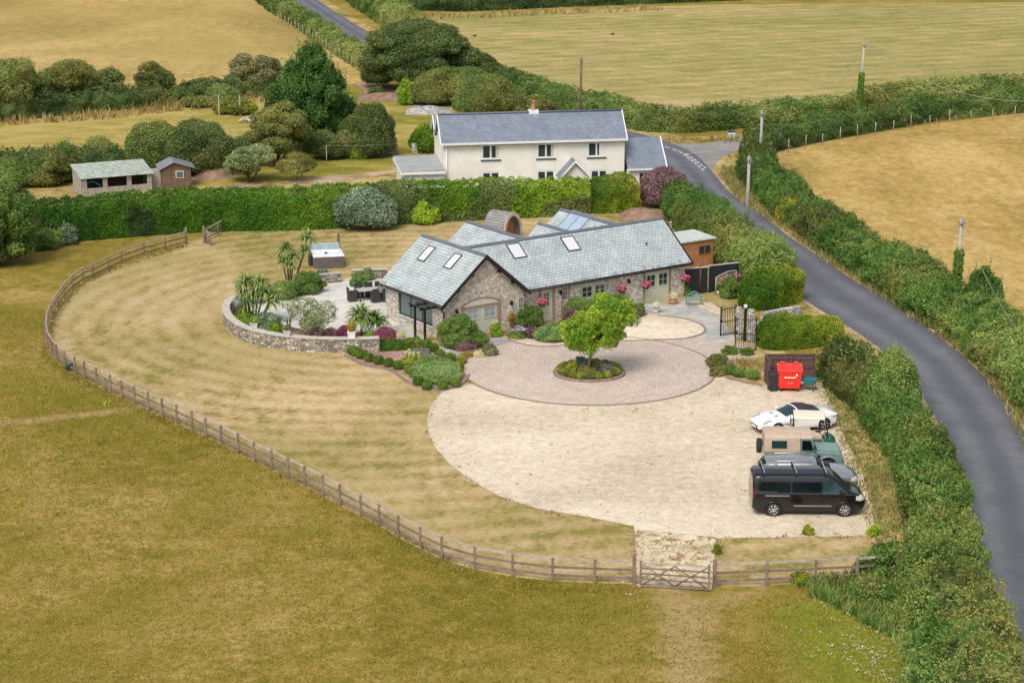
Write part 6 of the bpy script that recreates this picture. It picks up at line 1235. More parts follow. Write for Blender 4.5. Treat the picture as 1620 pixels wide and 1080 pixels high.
pB, bB, hB = pole_px('slightly leaning grey telegraph pole in the far hedge, ivy at its foot', 1358, 186, 1362, 72, ivy=4.5)
pC, bC, hC = pole_px('grey telegraph pole with stay wires at the corner of the golden field', 1202, 262, 1203, 178)
pD, bD, hD = pole_px('slim twin grey pole at the edge of the lane', 1181, 357, 1182, 250)
pE, bE, hE = pole_px('nearest grey telegraph pole, ivy clad at its foot, in the right hand hedge', 1511, 480, 1514, 348, ivy=3.4)
def wire(label, a, b, sag=.5, r=.018, cat='wire'):
    mb = MB(); mb.tube([a.lerp(b, t) - Vector((0, 0, sag * 4 * t * (1 - t))) for t in np.linspace(0, 1, 13)], r, 4); return tag(mb.build('overhead_wire', 'polewood', None), label, cat)
wire('stay wire from the pole at the golden field corner, upper of two', bC + Vector((0, 0, hC - .3)), G(1262, 243), .0, .025); wire('stay wire from the pole at the golden field corner, lower of two', bC + Vector((0, 0, hC - .8)), G(1259, 243), .0, .02)
wire('overhead wire from the leaning far pole towards the right edge', bB + Vector((.3, 0, hB - .2)), G(1640, 160, 5.0), 1.6, .02); wire('overhead wire from the nearest pole running down to the right', bE + Vector((.1, 0, hE - .1)), G(1640, 560, 2.2), .8, .014)
r = thing('road_sign', 'small blue and white finger sign by the side lane junction', 'sign', G(1157, 224)); mb = MB(); [mb.tube([(x, 0, 0), (x, 0, .9)], .03, 6) for x in (-.2, .2)]; mb.build('post', 'whitepaint', r); mb = MB(); mb.box((-.42, -.03, .65), (.42, 0, .9)); mb.build('plate', 'blue', r); mb = MB(); mb.box((-.38, -.04, .7), (.38, -.031, .79)); mb.build('panel', 'whitepaint', r); mb = MB(); mb.prism([(-.42, .92), (.42, .92), (.2, 1.05), (-.2, 1.05)], 'y', -.03, 0); mb.build('top_board', 'trim', r)
r = thing('road_sign', 'white direction sign on a post in the hedge behind the cottage wing', 'sign', G(1050, 203)); mb = MB(); mb.tube([(0, 0, 0), (0, 0, 2.1)], .04, 6); mb.build('post', 'whitepaint', r); mb = MB(); mb.prism([(0.05, 1.85), (.7, 1.85), (.85, 1.98), (.7, 2.12), (.05, 2.12)], 'y', -.03, .02); mb.build('plate', 'tubwhite', r)
r = thing('marker_post', 'thin white marker post with a round grey mirror in the right hand hedge', 'marker', G(1478, 486)); mb = MB(); mb.tube([(0, 0, 0), (-.05, 0, 2.1)], .035, 6); mb.build('post', 'whitepaint', r); mb = MB(); mb.lathe([(.02, -.05), (.2, -.04), (.22, 0), (.02, .02)], 'y', c=(-.28, 0, 1.45), n=18); mb.build('mirror', 'leadgrey', r)
r = thing('marker_post', 'short white marker stake at the foot of the ivy clad pole', 'marker', G(1507, 492)); mb = MB(); mb.box((-.05, -.03, 0), (.05, .03, 1.7)); mb.build('stake', 'whitepaint', r)
r = thing('washing_line', 'white post and line strung across the cottage garden', 'washing line', G(517, 264)); mb = MB(); mb.tube([(0, 0, 0), (0, 0, 1.9)], .035, 6); mb.build('post', 'polewood', r); mb = MB(); mb.tube([(0, 0, 1.88), (3, .6, 1.78), (6.2, 1.2, 1.85)], .009, 4); mb.build('line', 'polewood', r)
for i, x in enumerate((622, 655)): mb = MB(); mb.box((-.3, -.3, 0), (.3, .3, 1.0), .04); tag(mb.build('garden_pier', 'greystone', None, G(x + 2, 245 - i * 3)), ['left stone pier of the gap to the mown garden', 'right stone pier of the gap, beside the cottage bush'][i], 'pier', 'pair of garden piers')
# vegetable plot and driftwood
for i, x in enumerate((347, 380, 411)): mb = MB(); mb.box((-.05, -.05, 0), (.05, .05, 2.2 - .2 * (i == 2))); tag(mb.build('plot_post', 'fencetop', None, G(x, 184)), ['left', 'middle', 'right'][i] + ' pale post of the vegetable plot', 'post', 'posts of the vegetable plot')
shrub('crop_row', 'tall yellow green crop behind the pale posts of the vegetable plot', G(378, 181), 4.6, 2.0, ('boxgold', 'thorn', 0., .3), .16, 401, 14, d=4., shoot=80)
shrub('crop_row', 'bushy crop with orange flowers left of the vegetable plot', G(316, 170), 4.8, 1.4, 'thorn', .16, 402, 12, d=3., shoot=60); shrub('crop_row', 'green feathery crop behind the vegetable plot', G(348, 163), 3.4, 1.8, 'wild_far', .16, 403, 9, shoot=50)
r = MB(); rg = random.Random(5); [r.tube([(rg.uniform(-1, .8), rg.uniform(-.6, .6), rg.uniform(.05, .2)), (rg.uniform(-.3, .3), rg.uniform(-.3, .3), rg.uniform(.3, .6)), (rg.uniform(-.8, 1), rg.uniform(-.6, .6), rg.uniform(.05, .4))], [.1, .09, .04], 6) for _ in range(11)]; tag(r.build('branch_pile', 'coping', None, G(392, 194)), 'heap of bleached cut branches on the cottage lawn', 'branches')
def heap(name, label, loc, w_, d_, h_, mat, seed=1):
    f = fnoise(seed, .5); n = 24; V = []; F = []
    for i in range(n + 1):
        for j in range(n + 1): x, y = (i / n - .5) * 2, (j / n - .5) * 2; r_ = min(1, math.hypot(x, y)); V.append((x * w_ / 2, y * d_ / 2, h_ * (1 - r_ ** 1.5)))
    V = np.array(V); V[:, 2] += f(V + seed) * h_ * .12 * (V[:, 2] / h_ > .05); V[:, 2] += .03
    I = np.arange((n + 1) ** 2).reshape(n + 1, n + 1); F = np.stack([I[:-1, :-1], I[1:, :-1], I[1:, 1:], I[:-1, 1:]], -1).reshape(-1, 4)
    return tag(link(name, npmesh(name, V, F, None, True), mat, None, loc), label, 'heap')
heap('soil_heap', 'pointed heap of brown soil right of the brown shed', G(338, 280), 3.4, 3.4, 1.1, 'heap', 1); heap('soil_heap', 'low mound of bare earth right of the barn roof, at the hedge end', G(1015, 342), 3.6, 4., .7, 'heap', 2); heap('bark_heap', 'spread heap of bark chippings at the foot of the great round tree', G(612, 154), 6.2, 6., .45, 'heap', 3); heap('rubble_heap', 'low bank of rubble left of the rear of the cottage roof', G(678, 176), 4.6, 5., .5, 'greystone', 4)
# ================================================================== BENCH, BINS, BARROW
bn = thing('garden_bench', 'small teal metal bench with a curved back beside the barn corner', 'bench', G(1099, 484), R(10))
for x in (-.5, .5): mb = MB(); mb.tube([(x, -.2, 0), (x, -.2, .42), (x, .2, .42), (x, .2, 0)], .025, 6); mb.tube([(x, .2, .42), (x, .26, .7)], .025, 6); mb.build('leg', 'benchteal', bn)
mb = MB(); [mb.box((-.5, -.2 + k * .1, .42), (.5, -.13 + k * .1, .45)) for k in range(4)]; mb.build('seat', 'benchteal', bn)
mb = MB(); mb.tube([(-.5 + k * .1, .25, .55 + .35 * math.sin(math.pi * k / 10)) for k in range(11)], .028, 6); [mb.tube([(-.45 + k * .1, .23, .46), (-.45 + k * .1, .25, .55 + .33 * math.sin(math.pi * (k + .5) / 10))], .018, 5) for k in range(10)]; mb.build('backrest', 'benchteal', bn)
sc_ = thing('bin_screen', 'L shaped dark brown boarded screen round the bins', 'fence', G(1210, 604))
def scr(a, b, h_):
    A, B = Vector(a), Vector(b); d = B - A; L = d.length; M = Matrix.Translation(A) @ Matrix.Rotation(math.atan2(d.y, d.x), 4, 'Z')
    mb = MB(); n = int(L / .13); [mb.box((L * k / n + .004, -.012 + .008 * (k % 2), .05), (L * (k + 1) / n - .004, .012 + .008 * (k % 2), h_ - .06), mtx=M) for k in range(n)]; mb.build('boards', 'purplewood', sc_)
    mb = MB(); [mb.box((0, -.05, z), (L, -.022, z + .09), mtx=M) for z in (.35, h_ * .5, h_ - .3)]; mb.build('rails', 'purplewood', sc_); mb = MB(); mb.box((-.05, -.05, h_ - .06), (L + .05, .05, h_), mtx=M); mb.build('capping', 'coping' if False else 'purplewood', sc_)
    for x in (0, L): mb = MB(); mb.box((x - .05, -.05, 0), (x + .05, .05, h_ - .02), mtx=M); mb.build('post', 'purplewood', sc_)
scr((0, 0, 0), (1.36, 0, 0), 1.62); scr((1.46, 0, 0), (2.72, 0, 0), 1.62); scr((0, -.12, 0), (.05, -1.15, 0), 1.62)
wb = thing('wheelie_bin', 'slim black wheelie bin left of the red bin', 'bin', G(1222.5, 618)); mb = MB()
def frust(mb, a, b, c, d, z0, z1, y0=0., y1=0., bev=.02):
    v = [mb.bm.verts.new(p) for p in [(-a, -b + y0, z0), (a, -b + y0, z0), (a, b + y0, z0), (-a, b + y0, z0), (-c, -d + y1, z1), (c, -d + y1, z1), (c, d + y1, z1), (-c, d + y1, z1)]]
    fs = [mb.bm.faces.new([v[k] for k in f]) for f in ((3, 2, 1, 0), (4, 5, 6, 7), (0, 1, 5, 4), (1, 2, 6, 5), (2, 3, 7, 6), (3, 0, 4, 7))]
    if bev: bmesh.ops.bevel(mb.bm, geom=list({e for f in fs for e in f.edges}), offset=bev, segments=2, affect='EDGES')
frust(mb, .21, .24, .27, .33, .05, .98); mb.build('body', 'blackplastic', wb); mb = MB(); frust(mb, .29, .36, .27, .33, .985, 1.06); mb.tube([(-.25, .38, 1.0), (.25, .38, 1.0)], .02, 6); mb.build('lid', 'blackplastic', wb)
for x in (-.23, .23): mb = MB(); mb.lathe([(.1, -.03), (.1, .03)], 'x', c=(x, .24, .1), n=16); mb.build('wheel', 'tyre', wb)
rb = thing('waste_container', 'large bright red four wheeled waste container with a worn white sticker', 'bin', G(1248, 617), R(-4)); mb = MB(); frust(mb, .56, .4, .66, .5, .2, 1.2, bev=.03); mb.box((-.69, -.53, 1.14), (.69, .53, 1.22), .02); mb.build('body', 'redplastic', rb)
mb = MB(); mb.prism([(-.54, 1.235), (-.52, 1.285), (0, 1.4), (.45, 1.43), (.54, 1.36), (.54, 1.235)], 'x', -.7, .7, .02); mb.build('lid', 'redplastic', rb)
mb = MB(); mb.box((-.5, .3, 1.38), (-.25, .56, 1.5), .02); mb.box((.25, .3, 1.38), (.5, .56, 1.5), .02); mb.build('hinge', 'redplastic', rb)
for x in (-.45, .45):
    for y in (-.32, .32): mb = MB(); mb.lathe([(.1, -.03), (.1, .03)], 'x', c=(x, y, .1), n=16); mb.box((x - .04, y - .05, .1), (x + .04, y + .05, .2)); mb.build('castor', 'blackplastic', rb)
Mf = Matrix.Translation((0, -.47, 0)) @ Matrix.Rotation(R(5.7), 4, 'X')
mb = MB()
for k, (x0, x1) in enumerate(((-.3, -.22), (-.2, -.08), (-.06, .03), (.05, .17), (.19, .3))): mb.box((x0, -.03, .86), (x1, .0, .93 - .02 * (k % 2)), mtx=Mf)
for x in (-.1, .08): mb.box((x, -.03, .55), (x + .05, .0, .6), mtx=Mf)
mb.box((.32, -.07, 1.0), (.4, -.03, 1.12), mtx=Mf); mb.build('sticker', 'whitepaint', rb)
ba = thing('wheelbarrow', 'teal wheelbarrow tipped beside the bin screen', 'wheelbarrow', G(1281, 618), R(-25)); mb = MB(); frust(mb, .2, .25, .42, .36, .4, .72, bev=.03); mb.build('tray', 'tealplastic', ba)
mb = MB(); [mb.tube([(-.75, s * .05, .2), (-.1, s * .2, .36), (.65, s * .28, .5)], .018, 6) for s in (-1, 1)]; mb.build('frame', 'blackiron', ba)
for s in (-1, 1): mb = MB(); mb.tube([(.2, s * .22, .42), (.3, s * .26, 0)], .018, 6); mb.build('leg', 'blackiron', ba)
mb = MB(); mb.lathe([(.12, -.035), (.2, -.04), (.2, .04), (.12, .035)], 'y', c=(-.72, 0, .2), n=20); mb.build('wheel', 'tyre', ba)
bk = thing('feed_bucket', 'small dark green feed bucket by the fence in the paddock', 'bucket', G(110, 586)); mb = MB(); mb.lathe([(.16, 0), (.22, .38), (.24, .4), (.22, .4), (.2, .36)], n=16); mb.build('tub', 'tealplastic', bk); mb = MB(); mb.lathe([(.235, .405), (.1, .45), (.02, .46)], n=16); mb.build('lid', 'buggygreen', bk)
for i, (x, y, lb) in enumerate([(943, 64, 'small brown patch bird on the mown field, left'), (1044, 32, 'tiny dark bird on the mown field, top'), (751, 59, 'dark bird near the great round tree'), (969, 56, 'dark bird in the middle of the mown field')][2:]):
    mb = MB(); mb.ball((0, 0, .18), (.22, .12, .13), 2); mb.ball((.22, 0, .28), .07, 2); mb.prism([(-.2, .2), (-.48, .22), (-.45, .16), (-.2, .14)], 'y', -.04, .04); tag(mb.build('crow', 'softblack', None, G(x, y)), lb, 'bird')
# ================================================================== VEHICLES
def keys(t, K):                                   # smooth interpolation through (x, value) keys
    K = np.array(K, float); x = K[:, 0]; y = K[:, 1]; d = np.gradient(y, x); i = np.clip(np.searchsorted(x, t) - 1, 0, len(x) - 2); h = x[i + 1] - x[i]; s = np.clip((t - x[i]) / h, 0, 1)
    m = np.diff(y) / np.diff(x); dd = np.zeros(len(y)); dd[0], dd[-1] = m[0], m[-1]
    for k in range(1, len(y) - 1): dd[k] = 0 if m[k - 1] * m[k] <= 0 else 2 * m[k - 1] * m[k] / (m[k - 1] + m[k])
    return y[i] * (2 * s ** 3 - 3 * s ** 2 + 1) + dd[i] * h * (s ** 3 - 2 * s ** 2 + s) + y[i + 1] * (-2 * s ** 3 + 3 * s ** 2) + dd[i + 1] * h * (s ** 3 - s ** 2)
def inpoly(P, poly):
    ins = np.zeros(len(P), bool); j = len(poly) - 1
    for i in range(len(poly)):
        xi, yi = poly[i]; xj, yj = poly[j]; ins ^= ((yi > P[:, 1]) != (yj > P[:, 1])) & (P[:, 0] < (xj - xi) * (P[:, 1] - yi) / (yj - yi + 1e-12) + xi); j = i
    return ins
def car_shell(root, L, W, bot, belt, roof, width, rwid, arches, parts, body, ra=.36, zw=.33, crown=.04, step=.028, M=34):
    """lofted body along x (front at +L/2). parts: (name, material, test(cx,cy,cz,nx,ny,nz), label)"""
    xs = np.linspace(-L / 2, L / 2, int(L / step)); b, be, ro, wi, rw = (keys(xs, k) for k in (bot, belt, roof, width, rwid))
    T = np.linspace(0, 1, M); tc = np.array([0, .1, .2, .46, .56, .76, .84, 1.]); Y = np.zeros((len(xs), M)); Z = np.zeros((len(xs), M))
    for i in range(len(xs)):
        w_, sh = wi[i], max(ro[i] - be[i], .01)
        cy = np.array([w_ * .86, w_ * .97, w_, w_ * .985, w_ * .955, rw[i], rw[i] - min(.11, sh * .5), 0]); cz = np.array([b[i], b[i] + .07, b[i] + .2, be[i] - .03, be[i] + .02 * min(1, sh * 4), ro[i] - min(.09, sh * .35), ro[i] - min(.015, sh * .05), ro[i] + crown * min(1, sh * 3 + .3)])
        Y[i] = np.interp(T, tc, cy); Z[i] = np.interp(T, tc, cz)
    k = np.array([.25, .5, .25])
    for _ in range(2): Y[:, 1:-1] = Y[:, :-2] * .25 + Y[:, 1:-1] * .5 + Y[:, 2:] * .25; Z[:, 1:-1] = Z[:, :-2] * .25 + Z[:, 1:-1] * .5 + Z[:, 2:] * .25
    Yf = np.concatenate([Y, -Y[:, -2::-1]], 1); Zf = np.concatenate([Z, Z[:, -2::-1]], 1); n = Yf.shape[1]
    V = np.stack([np.repeat(xs, n), Yf.ravel(), Zf.ravel()], 1); I = np.arange(len(xs) * n).reshape(len(xs), n)
    F = np.stack([I[:-1, :-1], I[1:, :-1], I[1:, 1:], I[:-1, 1:]], -1).reshape(-1, 4); I2 = I[:, [0, -1]]
    C = V[F].mean(1); Nn = np.cross(V[F[:, 2]] - V[F[:, 0]], V[F[:, 3]] - V[F[:, 1]]); Nn /= np.linalg.norm(Nn, axis=1)[:, None] + 1e-9
    Nn[(Nn * (C - np.array([0, 0, .6]))).sum(1) < 0] *= -1
    left = np.ones(len(F), bool)
    for ax in arches:
        wl = np.interp(C[:, 0], xs, wi); left &= ~((np.hypot(C[:, 0] - ax, C[:, 2] - zw) < ra) & (np.abs(C[:, 1]) > wl * .8))
    out = []
    for nm, mt, test, lb in parts:
        s = left & test(C[:, 0], C[:, 1], C[:, 2], Nn[:, 0], Nn[:, 1], Nn[:, 2]); left &= ~s
        if s.any():
            if np.abs(C[s, 1]).min() > .15: out += [(nm, mt, s & (C[:, 1] > 0), lb), (nm, mt, s & (C[:, 1] < 0), lb)]
            else: out.append((nm, mt, s, lb))
    out.append(('body', body, left, None)); pieces = {}
    for nm, mt, s, lb in out:
        if not s.any(): continue
        f = F[s]; u, inv = np.unique(f, return_inverse=True); me = npmesh(nm, V[u], inv.reshape(f.shape), None, True)
        o = link(nm, me, mt, root); pieces.setdefault(nm, o)
        if lb: o['label'] = lb
    mb = MB()                                     # nose and tail caps, floor, wheel wells
    for i, s in ((0, -1), (len(xs) - 1, 1)): mb.face([(xs[i], Yf[i, j], Zf[i, j]) for j in range(n)])
    mb.build('end_panel', body, root)
    mb = MB()
    for ax in arches:
        for s in (-1, 1):
            mb.lathe([(ra * .98, s * (W / 2 - .30)), (ra * .98, s * (W / 2 - .07))], 'y', c=(ax, 0, zw), n=28)
    mb.box((-L / 2 + .25, -W / 2 + .15, .2), (L / 2 - .25, W / 2 - .15, .34)); mb.build('underbody', 'trim', root)
    return pieces
def arch_lip(root, ax, W, ra, zw, mat, t=.03, y=None, out=.012):
    for s in (-1, 1):
        mb = MB(); yy = s * ((y or W / 2) + out); mb.tube([(ax + (ra + .008) * math.cos(a), yy, zw + (ra + .008) * math.sin(a)) for a in np.linspace(-.35, math.pi + .35, 22)], t, 6); mb.build('wheel_arch', mat, root)
def wheels(root, axs, y, r, rim='alloy', spokes=5, w_=.22, dark=None):
    for ax in axs:
        for s in (-1, 1):
            mb = MB(); mb.lathe([(r * .66, -w_ / 2), (r * .9, -w_ / 2), (r, -w_ * .36), (r, w_ * .36), (r * .9, w_ / 2), (r * .66, w_ / 2), (r * .64, 0), (r * .66, -w_ / 2)], 'y', n=32, cap=False); t = mb.build('wheel', 'tyre', root, (ax, s * (y - w_ / 2), r))
            mb = MB(); mb.lathe([(r * .68, -.02), (r * .68, .02)], 'y', c=(0, s * (w_ / 2 - .06), 0), n=28); mb.build('wheel_disc', dark or 'darkalloy', t)
            mb = MB(); yo = s * (w_ / 2 - .02)
            mb.tube([(r * .64 * math.cos(a), yo, r * .64 * math.sin(a)) for a in np.linspace(0, 2 * math.pi, 29)], .016, 5, False); mb.lathe([(.06, -.02), (.06, .02)], 'y', c=(0, yo, 0), n=14)
            for k in range(spokes):
                a = 2 * math.pi * k / spokes + .3
                for d in (-.12, .12): mb.tube([(.05 * math.cos(a), yo, .05 * math.sin(a)), (r * .64 * math.cos(a + d), yo, r * .64 * math.sin(a + d))], .017, 5)
            mb.build('rim', rim, t)
def bxp(root, name, mat, a, b, bev=.01, mtx=None): mb = MB(); mb.box(a, b, bev, mtx); return mb.build(name, mat, root)
# --- black van
vn = thing('van', 'black passenger van with silver roof bars, nearest of the parked row', 'van', G(1275, 806), R(-1))
L, W = 5.12, 1.98
wind = [(1.05, 1.2), (1.98, 1.16), (1.18, 1.86), (.95, 1.9)]
side = [(1.72, 1.12), (1.2, 1.6), (.62, 1.62), (.62, 1.1)]; sb = [(.52, 1.14), (.52, 1.62), (-.78, 1.64), (-.78, 1.16)]; sr = [(-.86, 1.17), (-.86, 1.64), (-2.2, 1.58), (-2.32, 1.3), (-2.1, 1.2)]
sd_ = lambda poly: (lambda x, y, z, nx, ny, nz: inpoly(np.stack([x, z], 1), poly) & (np.abs(ny) > .5))
pc = car_shell(vn, L, W, [(-2.56, .42), (-2.4, .3), (2.2, .27), (2.45, .32), (2.56, .42)], [(-2.56, 1.12), (-2.2, 1.12), (1.2, 1.1), (2.0, 1.06), (2.4, .92), (2.56, .74)],
    [(-2.56, 1.78), (-2.46, 1.9), (-2.2, 1.95), (.6, 1.95), (1.0, 1.9), (1.25, 1.74), (1.95, 1.17), (2.3, 1.03), (2.48, .9), (2.56, .78)], [(-2.56, .9), (-2.4, .97), (-1, .99), (1.6, .99), (2.2, .93), (2.45, .82), (2.56, .68)], [(-2.56, .74), (-2.3, .80), (0.8, .80), (1.3, .76), (1.95, .80), (2.4, .7), (2.56, .58)], (-1.6, 1.62),
    [('windscreen', 'carglass', lambda x, y, z, nx, ny, nz: (x > 1.08) & (x < 1.9) & (z > 1.18) & (nx > .3) & (np.abs(ny) < .6) & (np.abs(y) < .74), None), ('front_window', 'sunglass', sd_(side), None), ('side_window', 'carglass', sd_(sb), None), ('side_window', 'carglass', sd_(sr), None),
     ('headlight', 'lampglass', lambda x, y, z, nx, ny, nz: (x > 2.12) & (z > .78) & (z < 1.0) & (np.abs(y) > .52), None), ('tail_light', 'redlens', lambda x, y, z, nx, ny, nz: (x < -2.5) & (z > .85) & (z < 1.35) & (np.abs(y) > .84), None),
     ('bumper', 'trim', lambda x, y, z, nx, ny, nz: (z < .5) & ((x > 2.15) | (x < -2.3)), None)], 'blackpaint', .385, .345)
for ax in (-1.6, 1.62): arch_lip(vn, ax, W, .385, .345, 'blackpaint', .028)
wheels(vn, (-1.6, 1.62), .985, .345, 'alloy', 7, .23)
for x in (-2.05, -.6, .75): bxp(vn, 'roof_bar', 'alloy', (x - .03, -.82, 2.05), (x + .03, .82, 2.09), .01); [bxp(vn, 'bar_foot', 'trim', (x - .06, s * .78 - .05, 1.9), (x + .06, s * .78 + .05, 2.06), .01) for s in (-1, 1)]
for s in (-1, 1): [bxp(vn, 'door_seam', 'tyre', (x - .008, s * .975, .42), (x + .008, s * .994, 1.1), 0) for x in (.57, -.83, 1.3)]
for s in (-1, 1): bxp(vn, 'door_rail', 'alloy', (-2.0, s * .992, 1.0), (-.9, s * 1.002, 1.05), .004); bxp(vn, 'wing_mirror', 'blackpaint', (1.38, s * .98, 1.1), (1.58, s * 1.2, 1.3), .04); bxp(vn, 'side_strip', 'leadgrey', (-.7, s * .99, .52), (1.0, s * 1.006, .58), .003); bxp(vn, 'door_handle', 'blackpaint', (.5, s * .985, .98), (.68, s * 1.005, 1.03), .004)
bxp(vn, 'number_plate', 'plate', (2.555, -.26, .44), (2.575, .26, .55), .003); bxp(vn, 'grille', 'trim', (2.5, -.45, .6), (2.572, .45, .76), .02)
# --- grey crossover
gc = thing('estate_car', 'grey crossover car with silver roof rails, half hidden behind the black van', 'car', G(1276, 771), R(-2))
L, W = 4.62, 1.85
pc = car_shell(gc, L, W, [(-2.31, .45), (-2.1, .28), (2.0, .26), (2.31, .42)], [(-2.31, .98), (-1.8, .98), (.9, .93), (1.9, .84), (2.2, .74), (2.31, .62)], [(-2.31, 1.1), (-2.1, 1.36), (-1.75, 1.45), (-.6, 1.5), (.1, 1.48), (.5, 1.37), (1.12, 1.04), (1.7, .97), (2.1, .86), (2.31, .68)],
    [(-2.31, .74), (-2.0, .89), (0, .925), (1.7, .9), (2.1, .78), (2.31, .6)], [(-2.31, .6), (-1.8, .64), (0, .68), (.5, .66), (1.1, .78), (2., .68), (2.31, .5)], (-1.38, 1.38),
    [('windscreen', 'carglass', lambda x, y, z, nx, ny, nz: (x > .38) & (x < 1.08) & (z > 1.02) & (nx > .3) & (np.abs(ny) < .6), None), ('side_window', 'carglass', sd_([(.85, 1.02), (.3, 1.33), (-1.6, 1.34), (-1.9, 1.1), (-1.8, 1.03)]), None), ('rear_window', 'carglass', lambda x, y, z, nx, ny, nz: (x < -2.0) & (z > 1.1) & (z < 1.42) & (np.abs(y) < .55), None),
     ('headlight', 'lampglass', lambda x, y, z, nx, ny, nz: (x > 1.95) & (z > .62) & (z < .8) & (np.abs(y) > .42), None), ('bumper', 'trim', lambda x, y, z, nx, ny, nz: (z < .42) & (np.abs(x) > 1.9), None), ('tail_light', 'redlens', lambda x, y, z, nx, ny, nz: (x < -2.15) & (z > .85) & (z < 1.05) & (np.abs(y) > .45), None)], 'greypaint', .36, .33)
for ax in (-1.38, 1.38): arch_lip(gc, ax, W, .36, .33, 'trim', .025)
wheels(gc, (-1.38, 1.38), .915, .33, 'alloy', 5)
for s in (-1, 1): mb = MB(); mb.tube([(-1.6, s * .6, 1.45), (-1.45, s * .6, 1.5), (-.1, s * .62, 1.54), (.1, s * .62, 1.48)], .018, 6); mb.build('roof_rail', 'chrome', gc); bxp(gc, 'wing_mirror', 'greypaint', (.62, s * .9, .98), (.76, s * 1.06, 1.1), .03)
bxp(gc, 'grille', 'trim', (2.22, -.42, .5), (2.325, .42, .7), .02); bxp(gc, 'number_plate', 'plate', (2.32, -.26, .38), (2.34, .26, .48), .002)
# --- green off-roader with canvas top
df = thing('off_roader', 'boxy sage green off roader with a tan canvas top and tail spare wheel', 'car', G(1266, 741), R(-2))
gp = 'greenpaint'
bxp(df, 'tub', gp, (-1.85, -.84, .5), (.62, .84, 1.1), .03); bxp(df, 'sill', 'trim', (-.75, -.83, .42), (.6, .83, .5), .01)
mb = MB(); mb.prism([(.62, .55), (1.86, .55), (1.86, 1.08), (1.8, 1.12), (.62, 1.2)], 'y', -.6, .6, .03); mb.build('bonnet', gp, df)
for s in (-1, 1):
    mb = MB(); ra = .46; ar = [(1.22 + ra * math.cos(a), .42 + ra * math.sin(a)) for a in np.linspace(math.pi - .2, .2, 12)]; mb.prism([(.62, .5)] + [(x, z) for x, z in ar] + [(1.9, .5), (1.9, 1.0), (1.8, 1.06), (.62, 1.14)], 'y', s * .61, s * .86, .02); mb.build('front_wing', gp, df)
    for cx in (1.22, -1.15): mb = MB(); mb.tube([(cx + .5 * math.cos(a), s * .88, .42 + .5 * math.sin(a)) for a in np.linspace(.15, math.pi - .15, 14)], .045, 6); mb.build('arch_flare', gp, df)
    bxp(df, 'wheel_well', 'trim', (-1.58, s * .845, .5), (-.72, s * .848, .78), 0)
    bxp(df, 'headlight', 'lampglass', (1.87, s * .62 - .11, .78), (1.93, s * .62 + .11, 1.0), .04)
    mb = MB(); mb.prism([(-.12, 1.14), (.6, 1.14), (.42, 1.76), (-.12, 1.76)], 'y', s * .8, s * .835); d_ = mb.build('door_frame', gp, df); mb = MB(); mb.prism([(-.05, 1.2), (.5, 1.2), (.36, 1.7), (-.05, 1.7)], 'y', s * .81, s * .84); mb.build('door_window', 'carglass', d_)
    bxp(df, 'wing_mirror', 'trim', (.5, s * .88, 1.3), (.56, s * 1.08, 1.5), .02); bxp(df, 'door_seam', 'trim', (-.14, s * .842, .52), (-.12, s * .846, 1.1), 0)
    bxp(df, 'wing_vent', 'trim', (.68, s * .862, .86), (.84, s * .868, 1.0), 0)
mb = MB(); mb.prism([(.6, 1.14), (.67, 1.14), (.47, 1.8), (.4, 1.8)], 'y', -.8, .8); w_ = mb.build('windscreen_frame', gp, df); mb = MB(); mb.prism([(.61, 1.2), (.685, 1.2), (.505, 1.74), (.43, 1.74)], 'y', -.72, .72); mb.build('windscreen', 'carglass', w_)
mb = MB(); mb.prism([(-.82, 1.11), (-.8, 1.8), (-.7, 1.93), (0, 1.99), (.7, 1.93), (.8, 1.8), (.82, 1.11)], 'x', -1.84, -.13, .03); mb.prism([(-.8, 1.77), (-.7, 1.9), (0, 1.96), (.7, 1.9), (.8, 1.77)], 'x', -.13, .45, .03); ct = mb.build('canvas_top', 'canvas', df)
for s in (-1, 1): bxp(ct, 'canvas_window', 'sunglass', (-1.5, s * .82, 1.3), (-.78, s * .836, 1.68), .003)
for k in range(5): bxp(ct, 'canvas_seam', 'canvas', (-1.86 + k * .42, -.84, 1.12), (-1.84 + k * .42, .84, 1.16), 0)
bxp(df, 'front_bumper', 'leadgrey', (1.93, -.82, .5), (2.03, .82, .64), .02); bxp(df, 'grille', 'trim', (1.865, -.42, .66), (1.9, .42, 1.02), .01)
mb = MB(); mb.lathe([(.2, -.1), (.35, -.11), (.37, 0), (.35, .11), (.2, .1)], 'x', c=(-2.02, .15, 1.12), n=28); mb.build('spare_wheel', 'tyre', df)
wheels(df, (-1.15, 1.22), .83, .38, 'alloy', 5)
# --- golf buggy
gb = thing('golf_buggy', 'dark green golf buggy with a cream canopy, beside the white sports car', 'buggy', G(1279, 710), R(-6))
mb = MB(); mb.prism([(-.72, 1.78), (-.62, 1.85), (.0, 1.88), (.62, 1.85), (.72, 1.78), (.66, 1.74), (-.66, 1.74)], 'x', -.8, .72, .02); mb.build('canopy', 'creamplastic', gb)
for s in (-1, 1):
    mb = MB(); mb.tube([(.95, s * .48, .72), (.72, s * .58, 1.76)], .03, 6); mb.build('front_post', 'blackiron', gb); mb = MB(); mb.tube([(-.95, s * .55, .7), (-.92, s * .58, 1.76)], .022, 6); mb.tube([(-.78, s * .55, .7), (-.8, s * .58, 1.76)], .022, 6); mb.build('rear_post', 'blackiron', gb)
mb = MB(); mb.prism([(.6, .28), (1.3, .3), (1.32, .5), (1.05, .72), (.78, .78), (.66, .5)], 'y', -.56, .56, .04); mb.build('front_cowl', 'buggygreen', gb); mb = MB(); mb.prism([(-1.25, .35), (-.35, .32), (-.35, .62), (-1.25, .68)], 'y', -.56, .56, .04); mb.build('rear_body', 'buggygreen', gb)
